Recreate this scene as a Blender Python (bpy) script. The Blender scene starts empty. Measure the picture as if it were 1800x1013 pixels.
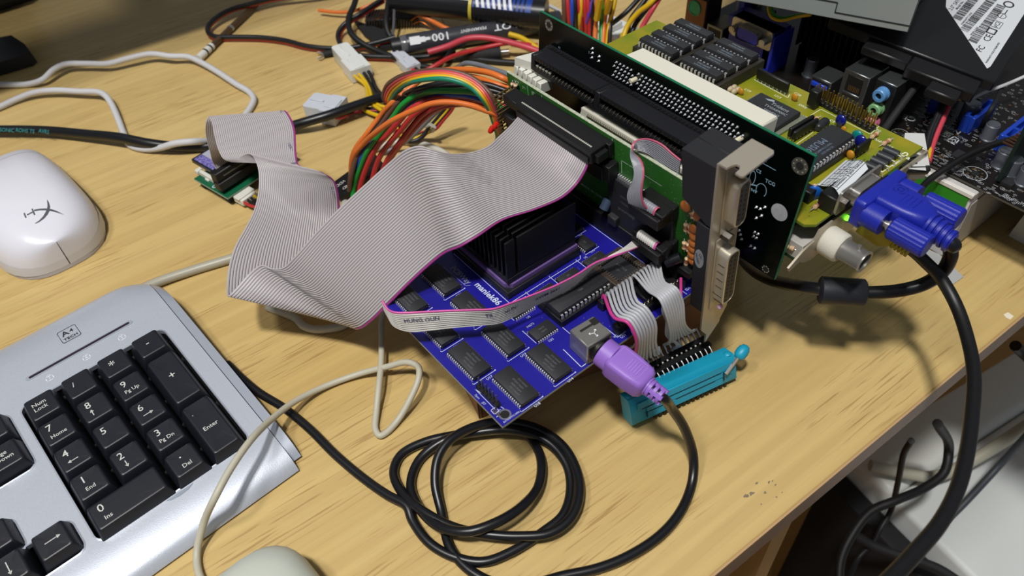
import bpy, bmesh, math, random
from mathutils import Vector as V, Matrix as Mx
random.seed(7)
scene = bpy.context.scene
col = scene.collection
# ---------------------------------------------------------------- camera (all lengths in mm, scaled on export)
S = 0.001
FPX, CX, CY, CAMZ = 1362.862, 900.0, 506.5, 338.24
RT = V((0.6314297673800532, 0.7742902806534785, -0.04208337144204896))
UP = V((-0.5419852174794807, 0.4794975155225246, 0.6901696578678653))
FW = V((-0.5545705301402987, 0.4129851012969884, -0.7224228908379249))
CAM = V((0, 0, CAMZ))
cd = bpy.data.cameras.new('camera')
cam = bpy.data.objects.new('camera', cd); col.objects.link(cam)
cd.sensor_fit = 'HORIZONTAL'; cd.sensor_width = 36.0; cd.lens = 36.0*FPX/1800.0
cd.clip_start = 0.01; cd.clip_end = 30
cam.matrix_world = Mx(((RT.x, UP.x, -FW.x, 0), (RT.y, UP.y, -FW.y, 0), (RT.z, UP.z, -FW.z, CAMZ*S), (0, 0, 0, 1)))
cd.dof.use_dof = True; cd.dof.focus_distance = 0.40; cd.dof.aperture_fstop = 13.0
scene.camera = cam
def ray(u, v): return FW + RT*((u-CX)/FPX) - UP*((v-CY)/FPX)
def P(u, v, z=0.0):            # point at height z (mm) seen along a measured direction
    d = ray(u, v); return CAM + d*((z-CAMZ)/d.z)
def PX(u, v, x): d = ray(u, v); return CAM + d*(x/d.x)
def PY(u, v, y): d = ray(u, v); return CAM + d*(y/d.y)
def PN(u, v, o, n): d = ray(u, v); return CAM + d*((V(o)-CAM).dot(V(n))/d.dot(V(n)))
# ---------------------------------------------------------------- world, lights, exposure
w = bpy.data.worlds.new('world'); scene.world = w; w.use_nodes = True
bg = w.node_tree.nodes['Background']; bg.inputs[0].default_value = (0.86, 0.92, 1.0, 1); bg.inputs[1].default_value = 0.15
def area(name, loc, target, sx, sy, power, color):
    l = bpy.data.lights.new(name, 'AREA'); l.shape = 'RECTANGLE'; l.size = sx; l.size_y = sy; l.energy = power; l.color = color
    o = bpy.data.objects.new(name, l); col.objects.link(o); o.location = loc
    o.rotation_euler = (V(target)-V(loc)).to_track_quat('-Z', 'Y').to_euler(); return o
area('ceiling_lamp', (0.13, -0.42, 1.95), (-0.25, 0.25, 0), 0.16, 0.16, 33, (1.0, 0.975, 0.94))
area('ceiling_lamp_second', (-0.35, -0.75, 1.95), (-0.3, 0.2, 0), 0.2, 0.2, 12, (1.0, 0.975, 0.94))
scene.view_settings.view_transform = 'Standard'; scene.view_settings.look = 'None'
scene.view_settings.exposure = 0.0; scene.view_settings.gamma = 1.0; scene.view_settings.use_curve_mapping = False
# ---------------------------------------------------------------- materials
def srgb(h):
    if isinstance(h, str):
        h = h.lstrip('#'); c = [int(h[i:i+2], 16)/255 for i in (0, 2, 4)]
    else: c = h
    return tuple((x/12.92 if x <= 0.04045 else ((x+0.055)/1.055)**2.4) for x in c) + (1.0,)
MATS = {}
def mat(name, color, rough=0.5, metal=0.0, spec=0.5, coat=0.0, trans=0.0, emit=None, estr=0.0, var=0.0, vscale=200.0, bump=0.0, bscale=800.0, alpha=1.0, sss=0.0):
    if name in MATS: return MATS[name]
    m = bpy.data.materials.new(name); m.use_nodes = True; nt = m.node_tree; b = nt.nodes['Principled BSDF']
    c = srgb(color); b.inputs['Base Color'].default_value = c
    b.inputs['Roughness'].default_value = rough; b.inputs['Metallic'].default_value = metal
    b.inputs['Specular IOR Level'].default_value = spec
    if coat: b.inputs['Coat Weight'].default_value = coat; b.inputs['Coat Roughness'].default_value = 0.15
    if trans: b.inputs['Transmission Weight'].default_value = trans
    if sss: b.inputs['Subsurface Weight'].default_value = sss; b.inputs['Subsurface Radius'].default_value = (.002, .002, .002)
    if emit: b.inputs['Emission Color'].default_value = srgb(emit); b.inputs['Emission Strength'].default_value = estr
    tc = nt.nodes.new('ShaderNodeTexCoord')
    if var:
        n = nt.nodes.new('ShaderNodeTexNoise'); n.inputs['Scale'].default_value = vscale; n.inputs['Detail'].default_value = 6
        nt.links.new(tc.outputs['Object'], n.inputs['Vector'])
        r = nt.nodes.new('ShaderNodeValToRGB')
        r.color_ramp.elements[0].position = 0.3; r.color_ramp.elements[1].position = 0.7
        r.color_ramp.elements[0].color = tuple(x*(1-var) for x in c[:3])+(1,)
        r.color_ramp.elements[1].color = tuple(min(1, x*(1+var)) for x in c[:3])+(1,)
        nt.links.new(n.outputs['Fac'], r.inputs['Fac']); nt.links.new(r.outputs['Color'], b.inputs['Base Color'])
    if bump:
        n2 = nt.nodes.new('ShaderNodeTexNoise'); n2.inputs['Scale'].default_value = bscale
        nt.links.new(tc.outputs['Object'], n2.inputs['Vector'])
        bp = nt.nodes.new('ShaderNodeBump'); bp.inputs['Strength'].default_value = bump; bp.inputs['Distance'].default_value = 0.0003
        nt.links.new(n2.outputs['Fac'], bp.inputs['Height']); nt.links.new(bp.outputs['Normal'], b.inputs['Normal'])
    MATS[name] = m; return m
# ---------------------------------------------------------------- mesh building
def T(x, y=0, z=0):
    if isinstance(x, V): return Mx.Translation(x)
    return Mx.Translation((x, y, z))
def Rz(a): return Mx.Rotation(a, 4, 'Z')
def Rx(a): return Mx.Rotation(a, 4, 'X')
def Ry(a): return Mx.Rotation(a, 4, 'Y')
def frame(o, x, y, z=None):
    x = V(x).normalized(); y = V(y); y = (y - x*y.dot(x)).normalized(); z = x.cross(y)
    return Mx(((x.x, y.x, z.x, o[0]), (x.y, y.y, z.y, o[1]), (x.z, y.z, z.z, o[2]), (0, 0, 0, 1)))
I4 = Mx.Identity(4)
def spline(pts, n=8):
    pts = [V(p) for p in pts]
    if len(pts) < 3: return pts
    ext = [pts[0]*2-pts[1]] + pts + [pts[-1]*2-pts[-2]]
    out = []
    for i in range(1, len(ext)-2):
        p0, p1, p2, p3 = ext[i-1:i+3]
        d = [max((b-a).length, 1e-6)**0.5 for a, b in ((p0, p1), (p1, p2), (p2, p3))]
        t0 = 0; t1 = d[0]; t2 = t1+d[1]; t3 = t2+d[2]
        for k in range(n):
            t = t1+(t2-t1)*k/n
            a1 = p0*((t1-t)/(t1-t0))+p1*((t-t0)/(t1-t0)); a2 = p1*((t2-t)/(t2-t1))+p2*((t-t1)/(t2-t1)); a3 = p2*((t3-t)/(t3-t2))+p3*((t-t2)/(t3-t2))
            b1 = a1*((t2-t)/(t2-t0))+a2*((t-t0)/(t2-t0)); b2 = a2*((t3-t)/(t3-t1))+a3*((t-t1)/(t3-t1))
            out.append(b1*((t2-t)/(t2-t1))+b2*((t-t1)/(t2-t1)))
    out.append(pts[-1]); return out
_cube_cache = {}
FONTJOBS = []
class MB:
    def __init__(s): s.v = []; s.f = []; s.m = []
    def add(s, vs, fs, M=None, mi=0):
        o = len(s.v)
        s.v += [tuple(M @ V(p)) if M is not None else tuple(p) for p in vs]
        flip = M is not None and M.determinant() < 0
        for f in fs:
            s.f.append(tuple(o+i for i in (reversed(f) if flip else f))); s.m.append(mi)
        return s
    def box(s, x0, x1, y0, y1, z0, z1, M=None, bev=0, mi=0, seg=1):
        if bev <= 0:
            vs = [(x, y, z) for z in (z0, z1) for y in (y0, y1) for x in (x0, x1)]
            fs = [(0, 2, 3, 1), (4, 5, 7, 6), (0, 1, 5, 4), (2, 6, 7, 3), (0, 4, 6, 2), (1, 3, 7, 5)]
            return s.add(vs, fs, M, mi)
        bm = bmesh.new(); bmesh.ops.create_cube(bm, size=1)
        for v in bm.verts: v.co = ((x0+x1)/2+v.co.x*(x1-x0), (y0+y1)/2+v.co.y*(y1-y0), (z0+z1)/2+v.co.z*(z1-z0))
        bmesh.ops.bevel(bm, geom=bm.edges[:], offset=min(bev, .49*min(x1-x0, y1-y0, z1-z0)), segments=seg, affect='EDGES', profile=0.5)
        bm.verts.index_update()
        s.add([v.co[:] for v in bm.verts], [[v.index for v in f.verts] for f in bm.faces], M, mi); bm.free(); return s
    def prism(s, poly, z0, z1, M=None, mi=0, top=None):
        n = len(poly); top = top or poly
        vs = [(p[0], p[1], z0) for p in poly]+[(p[0], p[1], z1) for p in top]
        fs = [tuple(reversed(range(n))), tuple(range(n, 2*n))]+[(i, (i+1) % n, n+(i+1) % n, n+i) for i in range(n)]
        a = sum(poly[i][0]*poly[(i+1) % n][1]-poly[(i+1) % n][0]*poly[i][1] for i in range(n))
        if a < 0: fs = [tuple(reversed(f)) for f in fs]
        return s.add(vs, fs, M, mi)
    def loft(s, rings, M=None, mi=0, closed=True, caps=True):
        n = len(rings[0]); vs = [p for r in rings for p in r]; fs = []
        for k in range(len(rings)-1):
            for i in range(n if closed else n-1):
                j = (i+1) % n; fs.append((k*n+i, k*n+j, (k+1)*n+j, (k+1)*n+i))
        if caps and closed: fs += [tuple(reversed(range(n))), tuple(range((len(rings)-1)*n, len(rings)*n))]
        return s.add(vs, fs, M, mi)
    def tube(s, pts, r, seg=8, mi=0, M=None, sm=0, rfun=None, flat=1.0):
        if sm: pts = spline(pts, sm)
        pts = [V(p) for p in pts]; rings = []; nrm = None
        for i, p in enumerate(pts):
            t = (pts[min(i+1, len(pts)-1)]-pts[max(i-1, 0)])
            t = t.normalized() if t.length > 1e-9 else V((0, 0, 1))
            if nrm is None:
                a = V((0, 0, 1)) if abs(t.z) < .9 else V((1, 0, 0)); nrm = (a-t*a.dot(t)).normalized()
            else:
                nrm = nrm-t*nrm.dot(t); nrm = nrm.normalized() if nrm.length > 1e-6 else t.orthogonal().normalized()
            b = t.cross(nrm); rr = rfun(i/(len(pts)-1)) if rfun else r
            rings.append([p+nrm*(math.cos(2*math.pi*k/seg)*rr*flat)+b*(math.sin(2*math.pi*k/seg)*rr) for k in range(seg)])
        return s.loft(rings, M, mi)
    def cyl(s, p0, p1, r, seg=16, mi=0, M=None, r2=None):
        p0, p1 = V(p0), V(p1)
        return s.tube([p0, p1], r, seg, mi, M, rfun=(lambda t: r+(r2-r)*t) if r2 is not None else None)
    def lathe(s, prof, M=None, seg=20, mi=0):      # profile (radius, z) around local z
        rings = [[(max(r, 1e-4)*math.cos(2*math.pi*k/seg), max(r, 1e-4)*math.sin(2*math.pi*k/seg), z) for k in range(seg)] for r, z in prof]
        return s.loft(rings, M, mi)
    def sphere(s, c, r, M=None, mi=0, seg=12, sc=(1, 1, 1)):
        h = seg//2; prof = [(math.sin(math.pi*i/h), -math.cos(math.pi*i/h)) for i in range(h+1)]
        MM = T(*c) @ Mx.Diagonal((r*sc[0], r*sc[1], r*sc[2], 1))
        return s.lathe(prof, (M @ MM) if M is not None else MM, seg, mi)
    def disc(s, r, M=None, mi=0, seg=20, rin=0, ry=None):
        ry = ry or r; vs = [(r*math.cos(2*math.pi*k/seg), ry*math.sin(2*math.pi*k/seg), 0) for k in range(seg)]
        if rin:
            q = rin/r; vs2 = [(x*q, y*q, 0) for x, y, z in vs]
            return s.add(vs+vs2, [(i, (i+1) % seg, seg+(i+1) % seg, seg+i) for i in range(seg)], M, mi)
        return s.add(vs, [tuple(range(seg))], M, mi)
    def line(s, pts, w, M=None, mi=0, closed=False, z=0.0):     # flat printed stroke in local xy
        pts = [V((p[0], p[1], z)) for p in pts]
        if closed: pts = pts+[pts[0]]
        for a, b in zip(pts, pts[1:]):
            d = b-a
            if d.length < 1e-6: continue
            d.normalize(); n = V((-d.y, d.x, 0))*w/2; e = d*w/2
            s.add([a-n-e, b-n+e, b+n+e, a+n-e], [(0, 1, 2, 3)], M, mi)
        return s
    def text(s, txt, size, M, mi=0, align='CENTER', bold=0.0, xs=1.0):
        cu = bpy.data.curves.new('t', 'FONT'); cu.body = txt; cu.size = size; cu.align_x = align; cu.align_y = 'CENTER'
        cu.offset = bold; cu.resolution_u = 2
        ob = bpy.data.objects.new('t', cu); col.objects.link(ob)
        FONTJOBS.append((s, ob, M @ Mx.Diagonal((xs, 1, 1, 1)), mi)); return s
    def mesh(s, name, mats, base=V((0, 0, 0)), sharp=38):
        me = bpy.data.meshes.new(name)
        me.from_pydata([((p[0]-base[0])*S, (p[1]-base[1])*S, (p[2]-base[2])*S) for p in s.v], [], s.f)
        for m in (mats if isinstance(mats, (list, tuple)) else [mats]): me.materials.append(m)
        me.polygons.foreach_set('material_index', s.m)
        me.polygons.foreach_set('use_smooth', [True]*len(s.f))
        me.update(); me.set_sharp_from_angle(angle=math.radians(sharp))
        return me
def flush_text():
    if not FONTJOBS: return
    bpy.context.view_layer.update(); dg = bpy.context.evaluated_depsgraph_get()
    for s, ob, M, mi in FONTJOBS:
        me = ob.evaluated_get(dg).to_mesh()
        s.add([v.co[:] for v in me.vertices], [tuple(p.vertices) for p in me.polygons], M, mi)
        ob.evaluated_get(dg).to_mesh_clear()
    for s, ob, M, mi in FONTJOBS:
        cu = ob.data; bpy.data.objects.remove(ob); bpy.data.curves.remove(cu)
    FONTJOBS.clear()
WM = {}                                             # world matrix (metres) of every object
def _m(M): r = M.copy(); r.translation = M.translation*S; return r
def tag(o, label=None, cat=None, group=None, kind=None):
    if label: o['label'] = label
    if cat: o['category'] = cat
    if group: o['group'] = group
    if kind: o['kind'] = kind
    return o
def place(o, M, parent=None):
    WM[o.name] = M; col.objects.link(o) if o.name not in col.objects else None
    if parent is not None:
        o.parent = parent; o.matrix_local = _m(WM[parent.name].inverted() @ M)
    else: o.matrix_world = _m(M)
    return o
def thing(name, label, cat, base=(0, 0, 0), group=None):
    o = bpy.data.objects.new(name, None); o.empty_display_size = 0.01
    place(o, T(V(base))); return tag(o, label, cat, group)
def part(name, mb, mats, parent, label=None, kind=None, sharp=38):     # mesh given in world mm
    flush_text()
    base = WM[parent.name].translation
    o = bpy.data.objects.new(name, mb.mesh(name, mats, base, sharp)); place(o, T(base), parent)
    return tag(o, label, kind=kind)
def inst(name, me, parent, M, label=None):                              # shared mesh placed by a world matrix (mm)
    o = bpy.data.objects.new(name, me); place(o, M, parent); return tag(o, label)
def solo(name, mb, mats, label, cat, base=None, group=None, kind=None, sharp=38):
    flush_text()
    base = V(base) if base is not None else V((sum(p[0] for p in mb.v)/len(mb.v), sum(p[1] for p in mb.v)/len(mb.v), min(p[2] for p in mb.v)))
    o = bpy.data.objects.new(name, mb.mesh(name, mats, base, sharp)); place(o, T(base)); return tag(o, label, cat, group, kind)
def rrect(w, h, r, n=5, cx=0, cy=0):
    out = []
    for sx, sy, a0 in ((1, 1, 0), (-1, 1, 90), (-1, -1, 180), (1, -1, 270)):
        for k in range(n+1):
            a = math.radians(a0+90*k/n); out.append((cx+sx*(w/2-r)+r*math.cos(a), cy+sy*(h/2-r)+r*math.sin(a)))
    return out
# ---------------------------------------------------------------- desk, floor, things under the desk
def wood(name, dark, mid, light, ang, scale=1.0, rough=0.38):
    m = bpy.data.materials.new(name); m.use_nodes = True; nt = m.node_tree; b = nt.nodes['Principled BSDF']; L = nt.links.new
    tc = nt.nodes.new('ShaderNodeTexCoord'); mp = nt.nodes.new('ShaderNodeMapping'); L(tc.outputs['Object'], mp.inputs['Vector'])
    mp.inputs['Rotation'].default_value = (0, 0, ang)
    def noise(sc, vec, detail=4, dist=0.0):
        s = nt.nodes.new('ShaderNodeMapping'); s.inputs['Scale'].default_value = tuple(x*scale for x in vec); L(mp.outputs['Vector'], s.inputs['Vector'])
        n = nt.nodes.new('ShaderNodeTexNoise'); n.inputs['Scale'].default_value = sc; n.inputs['Detail'].default_value = detail; n.inputs['Distortion'].default_value = dist
        L(s.outputs['Vector'], n.inputs['Vector']); return n.outputs['Fac']
    def ramp(fac, e):
        r = nt.nodes.new('ShaderNodeValToRGB'); els = r.color_ramp.elements
        while len(els) < len(e): els.new(0.5)
        for el, (p, c) in zip(els, e): el.position = p; el.color = c
        L(fac, r.inputs['Fac']); return r.outputs['Color']
    def mix(f, a, c, fixed=None, mode='MIX'):
        x = nt.nodes.new('ShaderNodeMix'); x.data_type = 'RGBA'; x.blend_type = mode
        if f is None: x.inputs[0].default_value = fixed
        else: L(f, x.inputs[0])
        L(a, x.inputs[6]); L(c, x.inputs[7]) if not isinstance(c, tuple) else setattr(x.inputs[7], 'default_value', c)
        return x.outputs[2]
    broad = noise(9, (1, .09, 1), 5, .6)
    base = ramp(broad, [(.3, srgb(mid)), (.7, srgb(light))])
    fine = noise(170, (1, .02, 1), 4, .3)
    g = ramp(fine, [(.38, (0, 0, 0, 1)), (.62, (1, 1, 1, 1))])
    base = mix(g, mix(None, base, srgb(dark), .16), base)
    # short dark pores, gathered in bands
    pores = noise(800, (1, .035, 1), 2, .1)
    pr_ = ramp(pores, [(.56, (0, 0, 0, 1)), (.64, (1, 1, 1, 1))])
    band = ramp(noise(48, (1, .16, 1), 3, .6), [(.46, (.10, .10, .10, 1)), (.60, (1, 1, 1, 1))])
    mask = mix(None, pr_, band, 1.0, 'MULTIPLY')
    mul = nt.nodes.new('ShaderNodeMath'); mul.operation = 'MULTIPLY'; mul.inputs[1].default_value = .5; L(mask, mul.inputs[0])
    base = mix(mul.outputs[0], base, srgb(dark))
    L(base, b.inputs['Base Color'])
    b.inputs['Roughness'].default_value = rough; b.inputs['Specular IOR Level'].default_value = .4
    bp = nt.nodes.new('ShaderNodeBump'); bp.inputs['Strength'].default_value = .12; bp.inputs['Distance'].default_value = .0003; L(pores, bp.inputs['Height']); L(bp.outputs['Normal'], b.inputs['Normal'])
    MATS[name] = m; return m
M_wood = wood('oak_laminate', '#875e30', '#c3a76a', '#d0b67c', math.radians(3.0))
M_floor = wood('floor_laminate', '#7a5220', '#a87a34', '#b88a42', math.radians(40), .5, .5)
M_edge = mat('desk_edge_band', '#8f7866', .5, var=.1, vscale=60)
M_edgel = mat('desk_edge_strip', '#b8966c', .45)
M_panel = mat('desk_panel', '#c4a06c', .55, var=.08, vscale=30)
gx, gy = V((0.0524, 0.9986, 0)), V((-0.9986, 0.0524, 0))
DM = frame((-62.5, 184, 0), gx, gy)       # local x along the front edge, y into the desk
desk = thing('desk', 'oak laminate desk with a brown edge band carrying all the computer parts', 'desk', (-300, 200, -740))
part('desktop', MB().box(-700, 1100, 1.2, 1000, -18, 0, DM, .6), M_wood, desk)
part('edge_band', MB().box(-700, 1100, 0, 1.15, -18, -.9, DM, .3), M_edge, desk, 'grey brown edge band')
part('edge_strip', MB().box(-700, 1100, -.02, 1.1, -.85, .1, DM, .1), M_edgel, desk, 'pale worn strip along the top of the edge')
part('apron', MB().box(-700, 1000, 16, 34, -70, -18.2, DM), M_panel, desk)
part('side_panel', MB().box(-60, -42, 6, 900, -740, -18.2, DM @ T(0, 0, 0)), M_panel, desk)
part('rear_leg', MB().box(60, 78, 20, 60, -740, -70.2, DM), M_panel, desk)
floor = MB().box(-1800, 1500, -1500, 2200, -760, -740)
o = solo('floor', floor, M_floor, 'yellow brown wooden floor under the desk', 'floor', (0, 0, -740), kind='structure')
# scuffed ink marks on the desktop
ink = MB()
for u, v, r in ((1330, 850, 4.2), (1322, 868, 5.5), (1345, 866, 3.5), (1352, 848, 3.5), (1363, 853, 2.4), (1338, 887, 1.8), (1312, 872, 5), (1365, 874, 2.6), (1358, 846, 2.0), (1375, 866, 2)):
    c = P(u, v, 0.0); n = 11
    rr = [random.uniform(.35, 1)*r/3.4 for _ in range(n)]
    ink.add([(c.x+rr[k]*math.cos(6.283*k/n)*.8, c.y+rr[k]*math.sin(6.283*k/n)*1.3, .03) for k in range(n)], [tuple(range(n))])
part('ink_stain', ink, mat('ink', '#7f705c', .6, alpha=.6), desk, 'faint grey ink smudges')
part('scratch', MB().add([P(u, v, .03) for u, v in ((1764, 553), (1772, 549), (1782, 556), (1776, 562), (1768, 558))], [(0, 1, 2, 3, 4)]), mat('chip', '#e6dcc6', .7), desk, 'small pale chip in the laminate')
# white computer tower below
M_case = mat('case_white', '#d9dedd', .45, var=.02, vscale=8); M_blk = mat('black_plastic', '#121214', .42); M_blkr = mat('black_rubber', '#0d0d0f', .55)
M_blkm = mat('black_matte', '#17181b', .75)
zt = -330
tw = thing('computer_tower', 'off-white computer tower standing on the floor below the desk', 'computer', P(1700, 860, zt)-V((0, 0, 400)))
q0, q1 = P(1512, 838, zt), P(1700, 1025, zt); ax = (q1-q0).normalized(); ay = V((0, 0, 1)).cross(ax)
if ay.dot(P(1800, 700, zt)-q0) < 0: ay = -ay
TWM = frame(q0, ax, ay) if ax.cross(ay).z > 0 else frame(q0, ay, ax)
LX = (ax.cross(ay).z > 0)
def twb(a0, a1, b0, b1, z0, z1, bev=0): return MB().box(*((a0, a1, b0, b1) if LX else (b0, b1, a0, a1)), z0, z1, TWM, bev, seg=3)
part('casing', twb(30, 420, 8, 420, -400, 0, 6), M_case, tw)
part('front_bezel', twb(-24, 29, 8, 300, -400, 4, 9), mat('bezel_white', '#e2e4de', .4), tw)
part('dark_strip', twb(-24, 420, -14, 7, -400, -26, 3), M_blkm, tw, 'dark strip along the lower edge')  # black slab drawn as the dark strip along the tower's lower edge
# cables under the desk
def cable(name, pts, r, m, label, cat='cable', sm=10, seg=10, group=None):
    return solo(name, MB().tube(pts, r, seg, sm=sm), m, label, cat, group=group)
M_grey = mat('grey_cable', '#b4b1a0', .5)
cable('power_cable', [P(1602, 775, -150), P(1588, 800, -200), P(1578, 850, -260), P(1565, 900, -300), P(1548, 930, -310), P(1535, 955, -320), P(1510, 980, -330), P(1492, 1020, -330)], 2.4, M_blkr, 'thin black cable hanging straight down under the desk edge')
cable('power_cable', [P(1648, 745, -170), P(1668, 790, -230), P(1660, 830, -240), P(1625, 858, -245), P(1575, 880, -245), P(1530, 900, -250), P(1495, 945, -260), P(1478, 985, -270), P(1474, 1030, -280)], 3.8, M_blkr, 'thick black cable looping under the desk edge')
cable('power_cable', [P(1498, 938, -310), P(1540, 962, -316), P(1600, 982, -316), P(1650, 1000, -316), P(1690, 1025, -320)], 4, M_blkm, 'black cable lying along the dark strip of the computer tower')
cable('power_cable', [P(1815, 755, -230), P(1760, 815, -280), P(1700, 880, -300), P(1668, 912, -310), P(1640, 940, -318)], 3, mat('dark_grey_cable', '#3b4148', .5), 'dark grey cable crossing the white tower diagonally')
cable('power_cable', [P(1815, 742, -260), P(1750, 785, -290), P(1690, 820, -310), P(1640, 838, -312), P(1590, 832, -310), P(1530, 818, -305)], 5.5, M_grey, 'thick pale grey cable under the desk edge')
cable('power_cable', [P(1785, 608, -110), P(1795, 618, -120), P(1830, 650, -130)], 4, M_blkr, 'black cable end at the right below the desk edge')
# monitor standing at the back left, out of frame above; its foot shows in the corner
mon = thing('monitor', 'dark monitor on a wide black foot at the back left of the desk', 'monitor', (-1010, 30, 0))
MM = frame((-960, 40, 0), V((0.2, 0.98, 0)), V((-0.98, 0.2, 0)))
# ---------------------------------------------------------------- keyboard
M_silver = mat('silver_paint', '#c2c8d4', .36, metal=.35, bump=.15, bscale=2600, var=.03, vscale=900)
M_trim = mat('silver_trim', '#b4bbc8', .34, metal=.4, bump=.1, bscale=2600)
M_key = mat('key_plastic', '#1a1c24', .4, spec=.5, bump=.06, bscale=5000)
M_well = mat('key_well', '#0a0a0c', .6)
M_print = mat('key_print', '#c9cbc6', .6)
M_ink = mat('dark_print', '#23262c', .5)
K0 = V((-327.5376, -56.1052, 24.0))
import numpy as _np
ka, kt = 0.6996+0.9307, 0.0788
KA = V((math.cos(ka), math.sin(ka), 0)); KB = V((math.sin(ka)*math.cos(kt), -math.cos(ka)*math.cos(kt), -math.sin(kt)))
KM = frame(K0, KA, -KB)                                 # x right along the keys, y towards the back, z off the keys
kb = thing('keyboard', 'silver keyboard with black keys, its numeric pad end in view', 'keyboard', P(150, 800, 0))
def nz(y): return -(K0.z + KM.to_3x3().col[1].z*y)/KM.to_3x3().col[2].z       # local height of the desk under local y
def yb(x, x0=63.5, r=27): return 76.5 if x < x0 else 76.5-(r-math.sqrt(max(0, r*r-(x-x0)**2)))
def prof(x, yf):
    b = yb(x); k = b-76.5
    pts = [(yf+1.5, nz(yf)+.4), (yf, -14.6), (yf+1.6, -12.6), (yf+5, -10.2), (yf+11, -8.3), (yf+20, -7.2), (yf+30, -7.0), (40+k*.6, -7.0), (50+k*.8, -7.2), (58+k*.9, -8.2), (65+k, -10.4), (71+k, -14.2), (75+k, -19.5), (76.5+k, -25), (76+k, nz(76.5+k)+.4)]
    return pts
def kloft(xs, yf):
    m = MB(); m.loft([[(x, y, z) for y, z in prof(x, yf)] for x in xs], KM); return m
case = kloft([-330, -150, -60, 0, 40, 56, 60, 64, 68, 72, 76, 80, 84], -102.5)
wells = [(35.0, -29.0, 78.9, 97.0, 5), (-73, -29.5, 128, 22, 5), (-9.0-28.2, 1.2, 56.5, 41, 4), (-38.0, -66.3, 57.8, 19.6, 4), (-37.2, -48, 19.6, 20, 4), (-170, -29, 40, 97, 4)]
wells = [(35.0, -28.9, 78.9, 96.4, 5), (-37.2, 0.8, 56.4, 40.4, 5), (-37.2, -66.0, 57.4, 19.9, 4.5), (-37.6, -47.4, 19.4, 20.2, 4.5)]
def cut(me_obj, cutter):
    md = me_obj.modifiers.new('b', 'BOOLEAN'); md.operation = 'DIFFERENCE'; md.solver = 'EXACT'; md.object = cutter
cs = part('case', case, [M_silver, M_well], kb)
cuts = []
for i, (cx, cy, ww, hh, rr) in enumerate(wells):
    c = MB().prism(rrect(ww, hh, rr, 5, cx, cy), -17, 30, KM); me = c.mesh('cut', M_well); oc = bpy.data.objects.new('cut', me); col.objects.link(oc); cuts.append(oc); cut(cs, oc)
bpy.context.view_layer.update()
dg = bpy.context.evaluated_depsgraph_get(); nm = bpy.data.meshes.new_from_object(cs.evaluated_get(dg)); cs.modifiers.clear(); cs.data = nm
nm.set_sharp_from_angle(angle=math.radians(30))
for oc in cuts: bpy.data.objects.remove(oc)
for (cx, cy, ww, hh, rr) in wells:
    r1 = rrect(ww+.6, hh+.6, rr, 5, cx, cy); r2 = rrect(ww-.9, hh-.9, rr-.4, 5, cx, cy)
    lip = MB(); lip.loft([[(x, y, -9.5) for x, y in r2], [(x, y, -6.75) for x, y in r2], [(x, y, -6.95) for x, y in r1]], KM, caps=False)
    part('well_rim', lip, M_trim, kb)
    part('key_plate', MB().prism(rrect(ww-1, hh-1, rr, 5, cx, cy), -16.5, -15, KM), M_well, kb, 'dark plate under the keys')
tr = MB(); tr.loft([[(x, y*1.0+(6 if y < -80 else 0), z-.9 if z > -14 else z) for y, z in prof(x, -102.5)] for x in (84.5, 86, 87.3, 88.3, 89.1)], KM)
part('side_trim', tr, M_trim, kb, 'narrow silver side rail')
# lock lights slot, lock icons, badge
part('indicator_slot', MB().prism(rrect(59, 3.0, 1.4, 5, 34.6, 34.4), -7.4, -6.75, KM).prism(rrect(55.6, 1.5, .7, 5, 34.6, 34.4), -6.8, -6.65, KM, 1), [M_trim, mat('slot_dark', '#2a2230', .2)], kb, 'long dark indicator window')
ic = MB()
for x, t in ((15, '1'), (34.8, 'A'), (54.8, 'S')):
    ic.line(rrect(3.6, 2.9, .5, 2, x, 27.2), .35, KM @ T(0, 0, -6.93), closed=True)
    ic.line([(x-1+1.0*(1-math.cos(a)), 28.7+1.1*math.sin(a)) for a in [math.pi*k/8 for k in range(9)]], .35, KM @ T(0, 0, -6.93))
    ic.text(t, 2.2, KM @ T(x, 27.2, -6.92))
part('lock_icon', ic, mat('icon_white', '#e6eaf0', .5), kb, 'three pale padlock icons')
bd = MB(); BMt = KM @ T(34.3, 49.6, -7.15) @ Rx(-.09)
bd.line(rrect(10, 10.2, 1, 3), .3, BMt, closed=True)
bd.text('A', 5.6, BMt @ T(-1.6, 1.5, .02) @ Rz(.05), bold=.12); bd.text('4', 4.2, BMt @ T(1.9, 1.6, .02), bold=.05)
bd.text('TECH', 2.5, BMt @ T(0, -3.0, .02), bold=.04, xs=1.22)
part('badge', bd, M_ink, kb, 'square printed maker badge reading A4 TECH')
part('paint_chip', MB().prism([(28, -78.3), (42, -78.3), (39, -79.8), (34, -80.2), (30, -79.5)], -7.2, -6.9, KM), mat('chip_grey', '#8d97a6', .6), kb, 'worn patch below the 0 key')
def keycap(w_, h_):                                     # top plane tilts, front and sides slope; local origin: cell centre at top height
    m = MB(); hw, hh = w_/2-.35, h_/2-.35
    tx, tyf, tyb = hw-2.6, -hh+2.0, hh-2.2
    def ring(x, yf, yb_, z, r, dish=0):
        c = rrect(2*x, yb_-yf, r, 3, 0, (yf+yb_)/2); return [(a, b, z-dish*math.cos(math.pi*a/(2*x+.01))) for a, b in c]
    m.loft([ring(hw, -hh, hh, -13.5, .8), ring(hw-.3, -hh+.25, hh-.3, -8, .9), ring(tx+.35, tyf-.25, tyb+.25, -.55, 1.1), ring(tx, tyf+.15, tyb-.1, -.05, 1.2), ring(tx-.8, tyf+1, tyb-1, -.05, 1.2, .25), ring(tx*.5, tyf*.5, tyb*.5, -.05, 1, .45)])
    return m
KME = {}
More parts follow.
